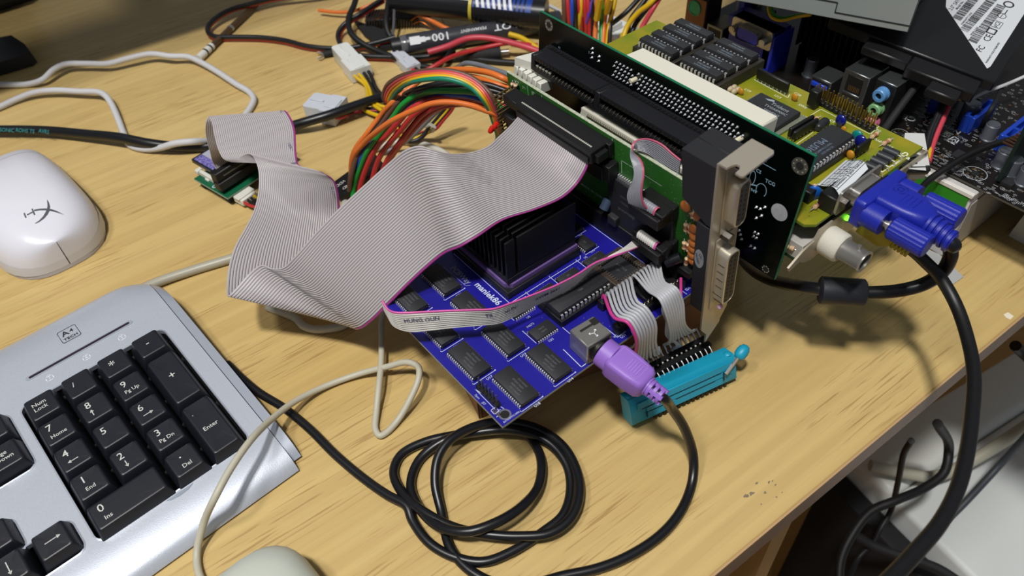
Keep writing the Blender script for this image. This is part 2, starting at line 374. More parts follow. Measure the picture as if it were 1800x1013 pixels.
def key(cx_, cy_, w_, h_, legend, name='key'):
    k = (round(w_, 2), round(h_, 2))
    if k not in KME: KME[k] = keycap(w_, h_).mesh('keycap', M_key, sharp=50)
    M = KM @ T(cx_, cy_, 0)
    o = inst('key', KME[k], kb, M); 
    if legend:
        t = MB()
        for txt, sz, x, y in legend:
            if txt in ('UP', 'DN', 'LF', 'RT'):
                a = {'UP': 90, 'DN': -90, 'LF': 180, 'RT': 0}[txt]; A = M @ T(x, y, .03) @ Rz(math.radians(a))
                t.line([(-sz/2, 0), (sz/2-.8, 0)], .42, A); t.add([(sz/2-1.3, .95, 0), (sz/2-1.3, -.95, 0), (sz/2+.3, 0, 0)], [(0, 1, 2)], A)
            else: t.text(txt, sz, M @ T(x, y, .03), align='LEFT', bold=.02)
        part('legend', t, M_print, o, 'pale printed legend')
    return o
CXo, CYo = 6.15, 7.3
def cell(c, r): return 19.05*c+CXo, -19.05*r+CYo
pad = {(0, 0): [('Num', 3.4, -4.4, 1.8), ('Lock', 3.4, -4.4, -1.4)], (1, 0): [('/', 4.4, -3.2, .9)], (2, 0): [('*', 7.5, -2.9, -.6)], (3, 0): [('-', 6, -1.5, .8)],
       (0, 1): [('7', 5.8, -4.2, 3), ('Home', 3.1, -4.2, -2.8)], (1, 1): [('8', 5.8, -3.8, 2.9), ('UP', 3.6, -2.2, -2.4)], (2, 1): [('9', 5.8, -4, 2.9), ('Pg Up', 3.1, -4.2, -2.4)],
       (0, 2): [('4', 5.8, -4, 2.9), ('LF', 4.6, -1, -2.6)], (1, 2): [('5', 5.8, -4.2, 2.7)], (2, 2): [('6', 5.8, -4, 2.9), ('RT', 4.6, -.8, -2.4)],
       (0, 3): [('1', 5.8, -3.4, 2.9), ('End', 3.1, -3, -2.8)], (1, 3): [('2', 5.8, -4, 2.9), ('DN', 3.6, -2, -2.5)], (2, 3): [('3', 5.8, -4, 2.9), ('Pg Dn', 3.1, -4.2, -2.4)],
       (2, 4): [('.', 7, -1.5, 4.0), ('Del', 3.3, -2.2, -3.1)]}
for (c, r), lg in pad.items():
    x, y = cell(c, r); key(x, y, 19.0, 19.0, lg)
x, y = cell(3, 1.5); key(x, y, 19.0, 38.05, [('+', 6.5, -2.2, 1.2)])
x, y = cell(3, 3.5); key(x, y, 19.0, 38.05, [('.', 4, -4.6, 10.8), ('Enter', 3.5, -4.2, -1.2)])
x, y = cell(.5, 4); key(x, y, 38.05, 19.0, [('0', 6.0, -12.8, 2.9), ('Ins', 3.3, -12, -3)])
part('homing_mark', MB().disc(2.3, KM @ T(cell(1, 2)[0]+1.6, cell(1, 2)[1]+1.4, -.2), rin=1.95, ry=1.9), mat('key_mark', '#0f1014', .6), kb, 'worn ring on the 5 key')
for i in range(3):
    for j in range(2): key(-18.4-19.05*i, 10.2-19.05*j, 19, 19, [('Page', 3.3, -4.4, 1.5), ('Down', 3.3, -4.4, -1.8)] if (i, j) == (0, 1) else ([('Page', 3.3, -4.4, 1.5), ('Up', 3.3, -4.4, -1.8)] if (i, j) == (0, 0) else None))
for i in range(3): key(-18.1-19.05*i, -66.0, 19, 19, [('RT', 6.5, .4, .3)] if i == 0 else ([('DN', 6.5, .2, .3)] if i == 1 else [('LF', 6.5, .2, .3)]))
key(-18.1-19.05, -47.0, 19, 19, [('UP', 6.5, .2, .3)])
# ---------------------------------------------------------------- white mouse
M_msh = mat('mouse_white', '#dcdce6', .3, spec=.5, var=.01, vscale=60); M_mtr = mat('mouse_trim', '#cfd0d8', .35)
ms = thing('mouse', 'white optical mouse with a dark emblem on its back, left of the keyboard', 'mouse', (-530, -6, 0))
MSM = frame((-461, -6.5, 0), V((-0.993, -0.07, 0)), V((0.07, -0.993, 0)))       # x from the palm end to the front, y to its left
def mw(t): return 34.5*((1-max(0, (0.40-t)/0.40)**3.0)**(1/2.6))*(1-.10*max(0, (t-.5)/.5)**2)
def mh(t): return 36*(max(0.0, 1-max(0, (.5-t)/.62)**2.3)**(1/2.0))*(1-.42*max(0, (t-.45)/.55)**2)
def mring(t, a0, a1, n=18, off=0):
    w_, h_ = max(mw(t)+off, .3), max(mh(t)+off, 2.2); out = []
    for k in range(n+1):
        a = math.radians(a0+(a1-a0)*k/n); c, s_ = math.cos(a), math.sin(a)
        out.append((124*t, w_*math.copysign(abs(c)**.62, c), 2+(h_-2)*abs(s_)**.78))
    return out
ts = [0.0, .004, .015, .035, .07, .12, .18, .26, .35, .45, .55, .65, .75, .85, .93, .985, 1]
shm = MB().loft([mring(t, 13, 167) for t in ts], MSM, closed=False); shm.f = [tuple(reversed(f)) for f in shm.f]
sh = part('shell', shm, M_msh, ms, sharp=60)
for a0, a1 in ((-2, 14.2), (165.8, 182)):
    tr = MB().loft([mring(t, a0, a1, 5, .05+.35*min(1, t/.2)) for t in ts], MSM, closed=False); tr.f = [tuple(reversed(f)) for f in tr.f]; part('side_grip', tr, M_mtr, ms, None, sharp=60)
part('base', MB().prism([(124*t, mw(t)*.98) for t in ts]+[(124*t, -mw(t)*.98) for t in reversed(ts)], .4, 3, MSM), mat('mouse_base', '#b9b9c2', .4), ms)
part('button_seam', MB().loft([mring(t, 13, 167, 18, .12) for t in (.86, .868)], MSM, closed=False), M_mtr, ms, 'seam in front of the palm shell')
from mathutils.bvhtree import BVHTree
def bvh(mb): return BVHTree.FromPolygons([V(p) for p in mb.v], mb.f)
def decal(polys, tree, off=.12, fallback=0):
    m = MB()
    for poly in polys:
        pts = []
        for u, v in poly:
            d = ray(u, v).normalized(); h = tree.ray_cast(CAM, d)
            pts.append((h[0]-d*off) if h[0] is not None else P(u, v, fallback))
        n = len(pts)//2; m.add(pts, [(i, i+1, len(pts)-2-i, len(pts)-1-i) for i in range(n-1)])
    return m
b1 = [(83, 351), (86, 356), (88, 363), (87.5, 370), (84, 377), (78, 384), (70, 390), (62, 393.5)]; b1r = [(61, 393), (69, 387.5), (76, 380), (80, 373), (82.5, 367), (83.5, 362), (83, 356), (82.6, 351)]
b2 = [(60, 368.5), (70, 367), (80, 366.5), (90, 367.6), (100, 371), (112, 377.3)]; b2r = [(111.5, 377.5), (99, 373.5), (89, 371), (80, 370), (70, 370), (60, 371.5)]
gd = [(57.5, 366.5), (62.5, 377.5)]; gdr = [(59.5, 378.2), (55, 367.5)]
hn = [(47, 377), (58, 371.5)]; hnr = [(58.5, 373.5), (48, 379)]
pm = [(41, 375), (44.5, 383.5)]; pmr = [(47, 382.5), (43.5, 374)]
part('emblem', decal([b1+b1r, b2+b2r, gd+gdr, hn+hnr, pm+pmr], bvh(shm), fallback=30), mat('emblem', '#5c6068', .4, metal=.3), ms, 'crossed dark blade emblem')
# ---------------------------------------------------------------- beige mouse at the bottom edge of the view
bmo = thing('mouse', 'pale beige mouse peeking in at the bottom edge of the picture', 'mouse', P(470, 1030, 0))
c = P(486, 976, 20); BX = (P(512, 1010, 20)-c).normalized(); BY = -V((0, 0, 1)).cross(BX)
BMM = frame(V((c.x-11, c.y+8, 0)), V((1, .08, 0)), V((-.08, 1, 0)))
def bring(z, ins, r): return [(x, y, z) for x, y in rrect(112-2*ins, 62-2*ins, r, 6, 56, -31)]
sg = -1
shell = MB().loft([bring(.3, 2, 16), bring(3, .5, 17), bring(12, 0, 17), bring(20, 1.2, 18), bring(26, 4.5, 18), bring(30, 10, 18), bring(31.5, 18, 12)], BMM @ (T(0, 0, 0) if sg < 0 else Mx.Diagonal((1, -1, 1, 1))))
part('shell', shell, mat('beige_plastic', '#c3c8bd', .45, var=.02, vscale=50), bmo, sharp=60)
part('button_seam', MB().box(40, 40.5, -50, -12, 31.4, 31.7, BMM @ (T(0, 0, 0) if sg < 0 else Mx.Diagonal((1, -1, 1, 1)))), M_ink, bmo)
# ---------------------------------------------------------------- cardboard box that carries the blue board
M_card = mat('cardboard', '#8a6142', .8, var=.07, vscale=120)
a, b = P(843, 737, 0), P(1232, 583, 0); ex = V((b.x-a.x, b.y-a.y, 0)); wl = ex.length
CBM = frame((a.x, a.y, 0), ex, V((0, 0, 1)).cross(ex))
cbx = thing('cardboard_box', 'small brown cardboard box propping up the blue circuit board', 'box', (a.x-40, (a.y+b.y)/2, 0))
part('box_body', MB().box(0, wl, 0, 95, 0, 53.6, CBM, .5), M_card, cbx)
mk = MB(); FM = CBM @ Rx(math.radians(90))
for pts in ([(wl-16, 22), (wl-14.5, 46), (wl-8, 47.5)], [(wl-16, 34), (wl-9, 36)], [(wl-17, 24), (wl-19, 20), (wl-16, 19.5)], [(wl-27, 40), (wl-19, 44)], [(wl-15.5, 28), (wl-9, 30)]): mk.line(pts, .8, FM, z=.06)
part('pen_marks', mk, M_ink, cbx, 'black pen strokes on the side')
part('flap_seam', MB().box(-.05, .3, 0, 1.2, 0, 52, CBM).box(1.5, 2.0, -.15, .3, 0, 50, CBM), mat('card_edge', '#3c2a1c', .8), cbx, 'dark open corner of the box')
# ---------------------------------------------------------------- blue board
ZB = 55.5
M_blue = mat('blue_solder_mask', '#1a1689', .38, spec=.5, var=.06, vscale=25, coat=.2)
M_fr4 = mat('board_edge', '#8f9484', .6); M_silk = mat('silkscreen', '#c9d2e6', .55); M_chip = mat('chip_epoxy', '#25262a', .55, bump=.15, bscale=2500); M_tin = mat('tinned_leads', '#dcdce0', .32, metal=.5)
M_cprint = mat('chip_print', '#5d5f64', .6)
bb = thing('circuit_board', 'blue homemade computer board crowded with memory chips, lying on the cardboard box', 'circuit board', (-220, 180, 53.8))
def bake_cut(o, cutters):
    obs = []
    for i, c in enumerate(cutters):
        oc = bpy.data.objects.new('cut', c.mesh('cut', M_blk)); col.objects.link(oc); obs.append(oc); cut(o, oc)
    bpy.context.view_layer.update(); dg = bpy.context.evaluated_depsgraph_get()
    nm = bpy.data.meshes.new_from_object(o.evaluated_get(dg)); o.modifiers.clear(); o.data = nm
    nm.polygons.foreach_set('use_smooth', [True]*len(nm.polygons)); nm.set_sharp_from_angle(angle=math.radians(38))
    for oc in obs: bpy.data.objects.remove(oc)
X0b, X1b, Y0b, Y1b = -262, -155.6, 106.3, 262.5
pb = part('board', MB().box(X0b, X1b, Y0b, Y1b, ZB-1.6, ZB-.02, None, .12), M_blue, bb)
part('board_edge', MB().box(X0b-.06, X1b+.06, Y0b-.06, Y1b+.06, ZB-1.45, ZB-.2), M_fr4, bb, 'pale fibreglass edge')
part('mounting_hole', MB().disc(2.9, T(-159.9, 111.0, ZB+.02), 0, 24, 2.1).disc(2.1, T(-159.9, 111.0, ZB+.015), 1, 24), [mat('silver_ring', '#8f90a8', .3, metal=.6), mat('hole_dark', '#0b0a08', .8)], bb, 'round mounting hole in the front corner')
sk = MB(); Zs = T(0, 0, ZB+.03)
def soj(L, W, H, n, pitch=1.27, along='X'):
    b = MB(); b.loft([[(x, y, z) for x, y in rrect(L-i, W-i, .3, 1)] for z, i in ((.7, .5), (H*.55, 0), (H-.05, .45), (H, .6))])
    l = MB()
    for k in range(n):
        x = (k-(n-1)/2)*pitch
        for s in (1, -1):
            l.add([(x-.33, s*(W/2-.1), H*.62), (x+.33, s*(W/2-.1), H*.62), (x+.33, s*(W/2+.55), H*.5), (x-.33, s*(W/2+.55), H*.5), (x+.28, s*(W/2+.75), .02), (x-.28, s*(W/2+.75), .02), (x+.28, s*(W/2+.2), 0), (x-.28, s*(W/2+.2), 0)], [(0, 1, 2, 3), (3, 2, 4, 5), (5, 4, 6, 7)] if s < 0 else [(3, 2, 1, 0), (5, 4, 2, 3), (7, 6, 4, 5)])
    return b, l
CH = {}
def chip(parent, name, key_, mk_, M, prints=(), m=None, pm=None, label=None, dot=True):
    if key_ not in CH:
        b, l = mk_(); CH[key_] = (b.mesh('chip_body', m or M_chip), l.mesh('chip_leads', M_tin), max(p[2] for p in b.v), max(p[0] for p in b.v), max(p[1] for p in b.v))
    bm_, lm, H, hx, hy = CH[key_]
    o = inst(name, bm_, parent, M, label); inst('leads', lm, o, M)
    if prints:
        t = MB()
        for tx, sz, x, y, r in prints: t.text(tx, sz, M @ T(x, y, H+.03) @ Rz(math.radians(r)))
        part('marking', t, pm or M_cprint, o, 'faint printed marking')
    return o
SJ = lambda: soj(20.9, 10.2, 3.4, 16)
cps = {'U18': (-167.5, 123.4), 'U14': (-168, 143.5), 'U17': (-193, 116.6), 'U13': (-193, 136.7), 'U16': (-218, 116.6), 'U12': (-218.4, 136.9), 'U11': (-244, 137.2), 'U15': (-244, 117.0)}
for nm, (x, y) in cps.items():
    M = T(x, y, ZB)
    chip(bb, 'memory_chip', 'soj', SJ, M, (('JAPAN L422', 1.3, 2.5, -2.6, 180), ('HM514400', 1.5, 1.5, -.8, 180), ('HM51S4260', 1.5, .5, 1.1, 180), ('JAPAN A22', 1.3, 1.5, 2.9, 180)))
    sk.line([(x+11.3, y-6.2), (x+11.3, y+6.0)], .28, Zs); sk.line([(x+11.3, y-6.2), (x+10.6, y-6.2)], .28, Zs); sk.disc(.35, T(x+11.2, y+6.3, ZB+.05), 0, 8)
    sk.text(nm, 1.9, Zs @ T(x+13, y+1.6, 0) @ Rz(math.radians(90)), bold=.02)
SO20 = lambda: soj(12.8, 7.5, 2.4, 10); SO16 = lambda: soj(10.3, 7.5, 2.4, 8); SO24 = lambda: soj(13, 5.5, 1.9, 10)
for nm, x, y, r, k, f in (('U23', -184.6, 154.0, 90, 'so20', SO20), ('U5', -202.6, 155.2, 90, 'so20', SO20), ('U19', -215.8, 210.3, 0, 'so16', SO16), ('U2', -229.5, 214, 0, 'so16', SO16), ('U6', -203.6, 187.6, 90, 'so24', SO24), ('U7', -203.2, 171.5, 90, 'so24', SO24), ('U8', -203.6, 206.0, 90, 'so24', SO24)):
    M = T(x, y, ZB) @ Rz(math.radians(r)); chip(bb, 'logic_chip', k, f, M, (('74573', 1.4, 0, .8, 0), ('X8842', 1.2, 0, -1.2, 0)) if k == 'so20' else (('DK', 1.5, 0, 0, 0),))
    sk.text(nm, 1.7, Zs @ T(x+6.2, y, 0) @ Rz(math.radians(90))); sk.line([(x-7, y-6.6), (x+3, y-6.6)] if r else [(x+5.7, y-4.8), (x+5.7, y+4.8)], .28, Zs)
sk.text('74573', 1.8, Zs @ T(-191.8, 152.5, 0) @ Rz(math.radians(90)))
# printed names and outlines
sk2 = MB()
sk.text('maniek86', 5.0, Zs @ T(-222.0, 150.0, 0), bold=.09, xs=.98); sk.text('486', 3.4, Zs @ T(-207.2, 161.5, 0) @ Rz(math.radians(-90)), bold=.06); sk.text('SBC', 3.0, Zs @ T(-206.8, 153.5, 0) @ Rz(math.radians(-90)), bold=.05)
sk2.text('PCBWay', 4.4, Zs @ T(-241.8, 147.6, 0), bold=.06, xs=.95); sk2.line([(-252, 144.6), (-234, 145.0), (-232.6, 146.8)], .3, Zs)
sk.line([(-257, 154.4), (-209.6, 154.1), (-209.6, 201.5), (-211.5, 203.2)], .3, Zs); sk.text('UL', 1.8, Zs @ T(-208.7, 204.5, 0) @ Rz(math.radians(90)))
sk.line([(-261, 223.8), (-156.5, 223.8)], .3, Zs); sk.line([(-261, 243.4), (-156.5, 243.4)], .3, Zs); sk.text('ISA_2', 2.2, Zs @ T(-158.5, 228, 0) @ Rz(math.radians(90)))
sk.line([(-184, 163.3), (-173, 163.3)], .3, Zs); sk.line(rrect(16, 3.2, .1, 1, -170.5, 111.0)[0:1]+[(-179.2, 109.4), (-163.2, 109.4), (-163.2, 111)], .25, Zs)
sk.text('JS7', 1.7, Zs @ T(-170.5, 107.6, 0), xs=.9); sk.text('Dport', 1.5, Zs @ T(-175.3, 107.6, 0), xs=.8); sk.line([(x, y) for x, y in ((-165.6, 107.6), (-162.9, 107.6), (-162.9, 110.3), (-165.6, 110.3))], .3, Zs, closed=True); sk.line([(-161.2, 107.4), (-161.2, 109.6), (-162.2, 109.6)], .3, Zs)
sk.text('E47O9M7C1806', 1.3, Zs @ T(-156.9, 112.3, 0) @ Rz(math.radians(90)), align='CENTER'); sk.text('U21', 2.0, Zs @ T(-157.7, 181.2, 0) @ Rz(math.radians(90))); sk.text('W29C020', 1.7, Zs @ T(-160.0, 180.8, 0) @ Rz(math.radians(90)))
sk.line([(-170.2, 154.5), (-157.2, 153.8), (-157.2, 173)], .35, Zs); sk.line([(-159, 178.5), (-159, 184)], .3, Zs); sk.line([(-172, 178.6), (-159, 178.6)], .3, Zs)
part('silkscreen', sk, M_silk, bb, 'white printed legends, among them maniek86, 486 and chip numbers'); part('maker_print', sk2, mat('silk_dim', '#8f93a8', .6), bb, 'greyish printed word PCBWay')
pads = MB(); random.seed(3)
for k in range(60): pads.disc(.45, T(random.uniform(-205, -158), random.uniform(225, 243), ZB+.02), 0, 6)
for k in range(90): pads.disc(.3, T(random.uniform(-230, -158), random.uniform(145, 224), ZB+.02), 0, 6)
part('via', pads, mat('via_metal', '#77789c', .3, metal=.5), bb, kind='stuff')
gp = MB()
for x in (-164.2, -161.9): gp.disc(.95, T(x, 108.9, ZB+.03), 0, 12, .45)
part('jumper_pad', gp, mat('gold', '#b59a58', .3, metal=.9), bb, 'two bare gold pads')
# pin header in the front corner
M_gold = mat('gold_pins', '#ab8f58', .35, metal=.9); M_hdr = mat('header_plastic', '#0c0c0e', .5)
h = MB(); hp = MB()
for k in range(6):
    x = -178.2+2.54*k; h.box(x-1.24, x+1.24, 109.9, 112.4, ZB, ZB+2.5, None, .3); hp.box(x-.3, x+.3, 110.85, 111.45, ZB+2.5, ZB+8.3)
ho = part('pin_header', h, M_hdr, bb); part('pins', hp, mat('pin_dull', '#77756e', .35, metal=.8), ho)
# CPU, socket and heat sink
hs_x0, hs_x1, hs_y0, hs_y1 = -258.5, -214.0, 157.2, 202.0
so = part('cpu_socket', MB().box(hs_x0-1.5, hs_x1+2.2, hs_y0-2.2, hs_y1+2, ZB, ZB+4.6, None, .4), M_hdr, bb)
part('cpu', MB().prism([(hs_x0, hs_y0-1), (hs_x1-2.2, hs_y0-1), (hs_x1+1.0, hs_y0+2.2), (hs_x1+1.0, hs_y1+.6), (hs_x0, hs_y1+.6)], ZB+4.7, ZB+7.4), mat('cpu_ceramic', '#6d5590', .45), bb, 'purple ceramic processor under the heat sink')
M_anod = mat('black_anodised', '#08080a', .42, spec=.4)
hk = part('heat_sink', MB().box(hs_x0, hs_x1, hs_y0, hs_y1, ZB+7.5, ZB+11, None, .2), M_anod, bb, 'black finned heat sink')
nf = 13
for k in range(nf):
    x = hs_x1-1.0-k*(44.5-2)/(nf-1)
    m_ = MB(); m_.box(x-.6, x+.6, hs_y0, hs_y0+5.6, ZB+11, ZB+34.6, None, .15); m_.box(x-.6, x+.6, hs_y0+7.2, hs_y1, ZB+11, ZB+34.6, None, .15)
    part('fin', m_, M_anod, hk)
# keyboard controller (large DIP in a socket)
def dip(L, W, n, H0, H1, rowp, pitch=2.54):          # pins along x
    b = MB(); b.loft([[(x, y, z) for x, y in rrect(L-i, W-i, .3, 1)] for z, i in ((H0, .8), ((H0+H1)/2, 0), (H1-.1, .9), (H1, 1.2))])
    l = MB()
    for k in range(n):
        x = (k-(n-1)/2)*pitch
        for s in (1, -1): l.box(x-.62, x+.62, *sorted((s*(W/2-.2), s*(rowp/2+.15))), (H0+H1)/2-.2, (H0+H1)/2+.1); l.box(x-.62, x+.62, *sorted((s*(rowp/2-.1), s*(rowp/2+.2))), H0-.6, (H0+H1)/2+.1); l.box(x-.3, x+.3, *sorted((s*(rowp/2-.1), s*(rowp/2+.2))), H0-2.0, H0-.6)
    return b, l
M_dk = T(-189.6, 181.0, ZB) @ Rz(math.radians(90))
part('chip_socket', MB().box(-18.3, 18.3, -9, 9, 0, 4.2, M_dk, .3), M_hdr, bb)
chip(bb, 'controller_chip', 'dip28', lambda: dip(35.6, 13.6, 14, 4.6, 8.3, 15.24), M_dk, (('KEYBOARD BIOS', 2.2, 0, 1.5, 0), ('1988', 1.6, 0, -2, 0)), label='large black keyboard controller chip')
# PLCC in its socket
M_pl = T(-186.4, 206.4, ZB)
M_plc = mat('socket_brown', '#3a2f28', .5)
ps = MB(); ps.box(-10.6, 10.6, -10.6, -7.6, 0, 8.6, M_pl, .3); ps.box(-10.6, 10.6, 7.6, 10.6, 0, 8.6, M_pl, .3); ps.box(-10.6, -7.6, -7.6, 7.6, 0, 8.6, M_pl, .3); ps.box(7.6, 10.6, -7.6, 7.6, 0, 8.6, M_pl, .3)
po = part('square_socket', ps, M_plc, bb, 'brown square chip socket')
pc = MB()
for k in range(9):
    t_ = (k-4)*1.5
    for A in (0, 90, 180, 270): pc.box(t_-.3, t_+.3, 6.9, 8.9, 7.6, 8.9, M_pl @ Rz(math.radians(A)))
part('contacts', pc, mat('dull_tin', '#8d857c', .35, metal=.8), po)
pch = MB().box(-7, 7, -7, 7, 2, 7.0, M_pl, .3); pt = part('flash_chip', pch, M_chip, bb)
part('marking', MB().text('LATTICE', 1.8, M_pl @ T(0, 1.5, 7.05), bold=.01).text('12JC', 1.6, M_pl @ T(0, -1.2, 7.05)), M_cprint, pt)
# wide socket whose pins carry the soldered grey wires
so32 = part('wide_socket', MB().box(-179.3, -175.2, 184.5, 226, ZB, ZB+5.4, None, .3).box(-163.5, -159.5, 179.3, 226, ZB, ZB+5.4, None, .3).box(-175.2, -163.5, 204, 226, ZB, ZB+3, None, .3), M_hdr, bb, 'long black double-row chip socket')
M_solder = mat('solder', '#b9babf', .18, metal=1.0)
sd = MB()
for k in range(16):
    for X in (-177.2, -161.6): sd.sphere((X, 186+2.54*k, ZB+6.2), 1.0, seg=8, sc=(.8, .8, 1.2)); sd.cyl((X, 186+2.54*k, ZB+4), (X, 186+2.54*k, ZB+8.2), .35, 6)
part('solder_joint', sd, M_solder, bb, kind='stuff')
# ISA sockets on the board
for Y in (230.2, 250.4):
    s_ = MB(); s_.box(-258, -168, Y-5.6, Y-1.4, ZB, ZB+11.5, None, .4); s_.box(-258, -168, Y+1.4, Y+5.6, ZB, ZB+11.5, None, .4); s_.box(-258, -168, Y-1.4, Y+1.4, ZB, ZB+4)
    s_.box(-261, -258, Y-5.6, Y+5.6, ZB, ZB+11.5); s_.box(-168, -165, Y-5.6, Y+5.6, ZB, ZB+11.5)
    part('card_socket', s_, M_hdr, bb, 'long black card socket')
# keyboard port
M_nick = mat('nickel', '#aaa7a2', .3, metal=.75, var=.04, vscale=60); M_nickd = mat('nickel_dark', '#6d6a66', .35, metal=1.0)
PSM = frame((-169.3, 157.2, ZB), V((1, -.06, 0)), V((.06, 1, 0)))
kp = part('keyboard_port', MB().box(0, 13.0, 0, 14.2, 0, 12.9, PSM, .5), M_nick, bb, 'square metal keyboard port')
part('port_tab', MB().box(1.2, 5, 10.4, 14, 12.9, 13.15, PSM).box(3.4, 4.4, 3.2, 11.2, 12.92, 13.3, PSM), M_nickd, kp)
tr_ = MB(); TM = PSM @ T(8.4, 7.6, 12.96) @ Rz(math.radians(35))
for a in (90, 210, 330): c_, s_ = math.cos(math.radians(a)), math.sin(math.radians(a)); tr_.line([(0, 0), (1.7*c_, 1.7*s_)], .28, TM); tr_.disc(.55, TM @ T(1.9*c_, 1.9*s_, 0), 0, 10)
part('port_mark', tr_, mat('white_mark', '#e8e8ea', .5), kp, 'small white mark stamped on the port')
part('port_face', MB().box(13.0, 13.6, .4, 13.8, 1, 12, PSM, .2).cyl(PSM @ V((13.5, 7.1, 6.4)), PSM @ V((15.2, 7.1, 6.4)), 5.2, 20), M_nickd, kp)
# ---------------------------------------------------------------- keyboard cable with the purple plug
M_pur = mat('purple_plastic', '#9068c4', .48, bump=.1, bscale=2000)
kc = thing('keyboard_cable', 'black coiled keyboard cable ending in a purple round plug on the blue board', 'cable', (-230, 90, 0))
q0 = PSM @ V((15.0, 7.1, 7.0)); q1 = V((-124.5, 167.9, 57.5)); PM_ = frame(q0, q1-q0, V((.05, 1, 0)))
def rr3(w_, h_, r, x, n=4): return [(x, a, b) for a, b in rrect(w_, h_, r, n)]
part('plug_collar', MB().cyl(PM_ @ V((.3, 0, 0)), PM_ @ V((6.5, 0, 0)), 7.0, 26), M_pur, kc, 'round purple collar', sharp=50)
pl_ = MB(); pl_.loft([rr3(11.5, 10.5, 3, 5.2), rr3(13.8, 11.4, 2.2, 6.2), rr3(14.6, 12, 2, 8), rr3(14.4, 12, 2, 17), rr3(13.2, 11.6, 2.2, 23.5), rr3(11, 10.4, 2.6, 25.3), rr3(9, 9, 3, 25.8)], PM_)
pb_ = part('plug_body', pl_, M_pur, kc, 'purple plug shell', sharp=45)
gr = MB()
for k in range(5): gr.box(14.2+1.35*k, 14.7+1.35*k, -3.0, 3.0, 5.9, 6.25, PM_, .1)
gr.line([(7.5, -5.4), (7.5, 5.0), (21.5, 4.6), (21.5, -4.8)], .25, PM_, closed=True, z=6.05)
part('grip_rib', gr, mat('purple_rib', '#a57fd4', .5), pb_)
sr = MB(); sr.cyl(PM_ @ V((25, 0, 0)), PM_ @ V((26.6, 0, 0)), 4.7, 18)
for k in range(3): sr.lathe([(2.6, 26.4+k*2.7), (4.3-.2*k, 26.7+k*2.7), (4.25-.2*k, 28.2+k*2.7), (2.6, 28.5+k*2.7)], PM_ @ Mx(((0, 0, 1, 0), (1, 0, 0, 0), (0, 1, 0, 0), (0, 0, 0, 1))), 18)
for a in (0, 90, 180, 270): sr.box(25.5, 34.6, -1.0, 1.0, 2.3, 3.9, PM_ @ Rx(math.radians(a+45)))
part('strain_relief', sr, M_pur, kc, 'ribbed purple strain relief')
tip = PM_ @ V((34, 0, 0))
cpts = [PM_ @ V((24, 0, 0)), tip, P(1178, 715, 44), P(1204, 755, 26), P(1219, 805, 10), P(1216, 850, 3.2), P(1196, 900, 2.4), P(1160, 942, 2.4), P(1105, 978, 2.4), P(1050, 1000, 2.4), P(990, 1013, 2.4), P(930, 1028, 2.4), P(870, 1025, 2.4)]
loop2 = [P(870, 1025, 2.4), P(822, 1000, 2.4), P(790, 960, 2.4), P(776, 900, 2.5), P(765, 850, 7), P(770, 805, 11), P(790, 775, 13), P(830, 752, 12), P(880, 742, 9), P(940, 752, 7), P(990, 785, 7), P(1016, 835, 7), P(1017, 880, 7), P(1000, 915, 7), P(965, 938, 7), P(915, 943, 7.2), P(860, 940, 7.5), P(800, 928, 8), P(745, 900, 7), P(706, 865, 4), P(692, 830, 2.5), P(705, 800, 2.4), P(745, 778, 2.4), P(800, 765, 2.4), P(860, 757, 2.4), P(920, 762, 2.4), P(945, 790, 5), P(952, 820, 6.5), P(945, 858, 7), P(915, 893, 11), P(870, 920, 13.5), P(820, 935, 13), P(770, 925, 9), P(735, 890, 4.5), P(722, 850, 2.5), P(738, 808, 2.4), P(780, 775, 4.8), P(840, 760, 7.2), P(900, 757, 7.5), P(960, 775, 6), P(995, 815, 4), P(1003, 860, 2.6), P(990, 905, 2.4), P(955, 935, 2.4), P(900, 970, 2.4), P(850, 988, 2.4), P(800, 980, 2.4), P(755, 955, 2.5), P(725, 915, 3), P(715, 890, 4.5), P(680, 870, 3.5), P(640, 842, 2.5), P(590, 800, 2.4), P(545, 755, 2.4), P(500, 718, 2.4), P(455, 690, 2.4), P(425, 665, 2.4), P(400, 640, 2.4)]
part('cord', MB().tube(cpts+loop2[1:], 2.35, 10, sm=8), mat('cable_black', '#131418', .34, spec=.5), kc, 'smooth black cord looped three times on the desk', sharp=60)
# ---------------------------------------------------------------- ZIF socket adapter and its grey wires
M_teal = mat('teal_plastic', '#1496b6', .42, bump=.1, bscale=2000, sss=.05)
zf = thing('programming_socket', 'teal lever socket with black pin strips lying in front of the blue board', 'socket', (-140, 210, 0))
za = V((-133.6, 242.2, 0))-V((-148.6, 177.6, 0)); ZM = frame((-149.2, 177.4, 1.4), za, V((-.94, .15, -.33))) @ Mx.Diagonal((1, -1, 1, 1))
ZL = za.length-2
bd_ = MB(); bd_.loft([[(x, y, z) for y, z in ((0, 0), (8.6, 0), (9.0, .6), (9.0, 12.8), (7.4, 15.2), (0, 15.2))] for x in (0, ZL)], ZM)
zb = part('socket_body', bd_, M_teal, zf, 'teal plastic body')
part('cam_cover', MB().box(9, ZL-3, 9.0, 9.9, 5.4, 8.2, ZM, .2).box(9, ZL-9, 9.0, 9.7, 1, 5.0, ZM, .2).box(4, ZL-3, 9.0, 9.8, 8.6, 12.6, ZM, .2), M_teal, zf)
part('slot_line', MB().box(6, ZL-10, 9.75, 9.95, 8.25, 8.6, ZM).box(10, 22, 9.6, 9.95, 5.05, 5.4, ZM).box(26, ZL-14, 9.6, 9.95, 5.05, 5.4, ZM).box(ZL-9, ZL-8, 9.7, 10, 3.4, 8.2, ZM).box(8.4, 9, 9.4, 9.9, 2.4, 5.2, ZM), mat('teal_gap', '#06303a', .7), zf, 'dark gaps between the sliding covers')
ct = MB()
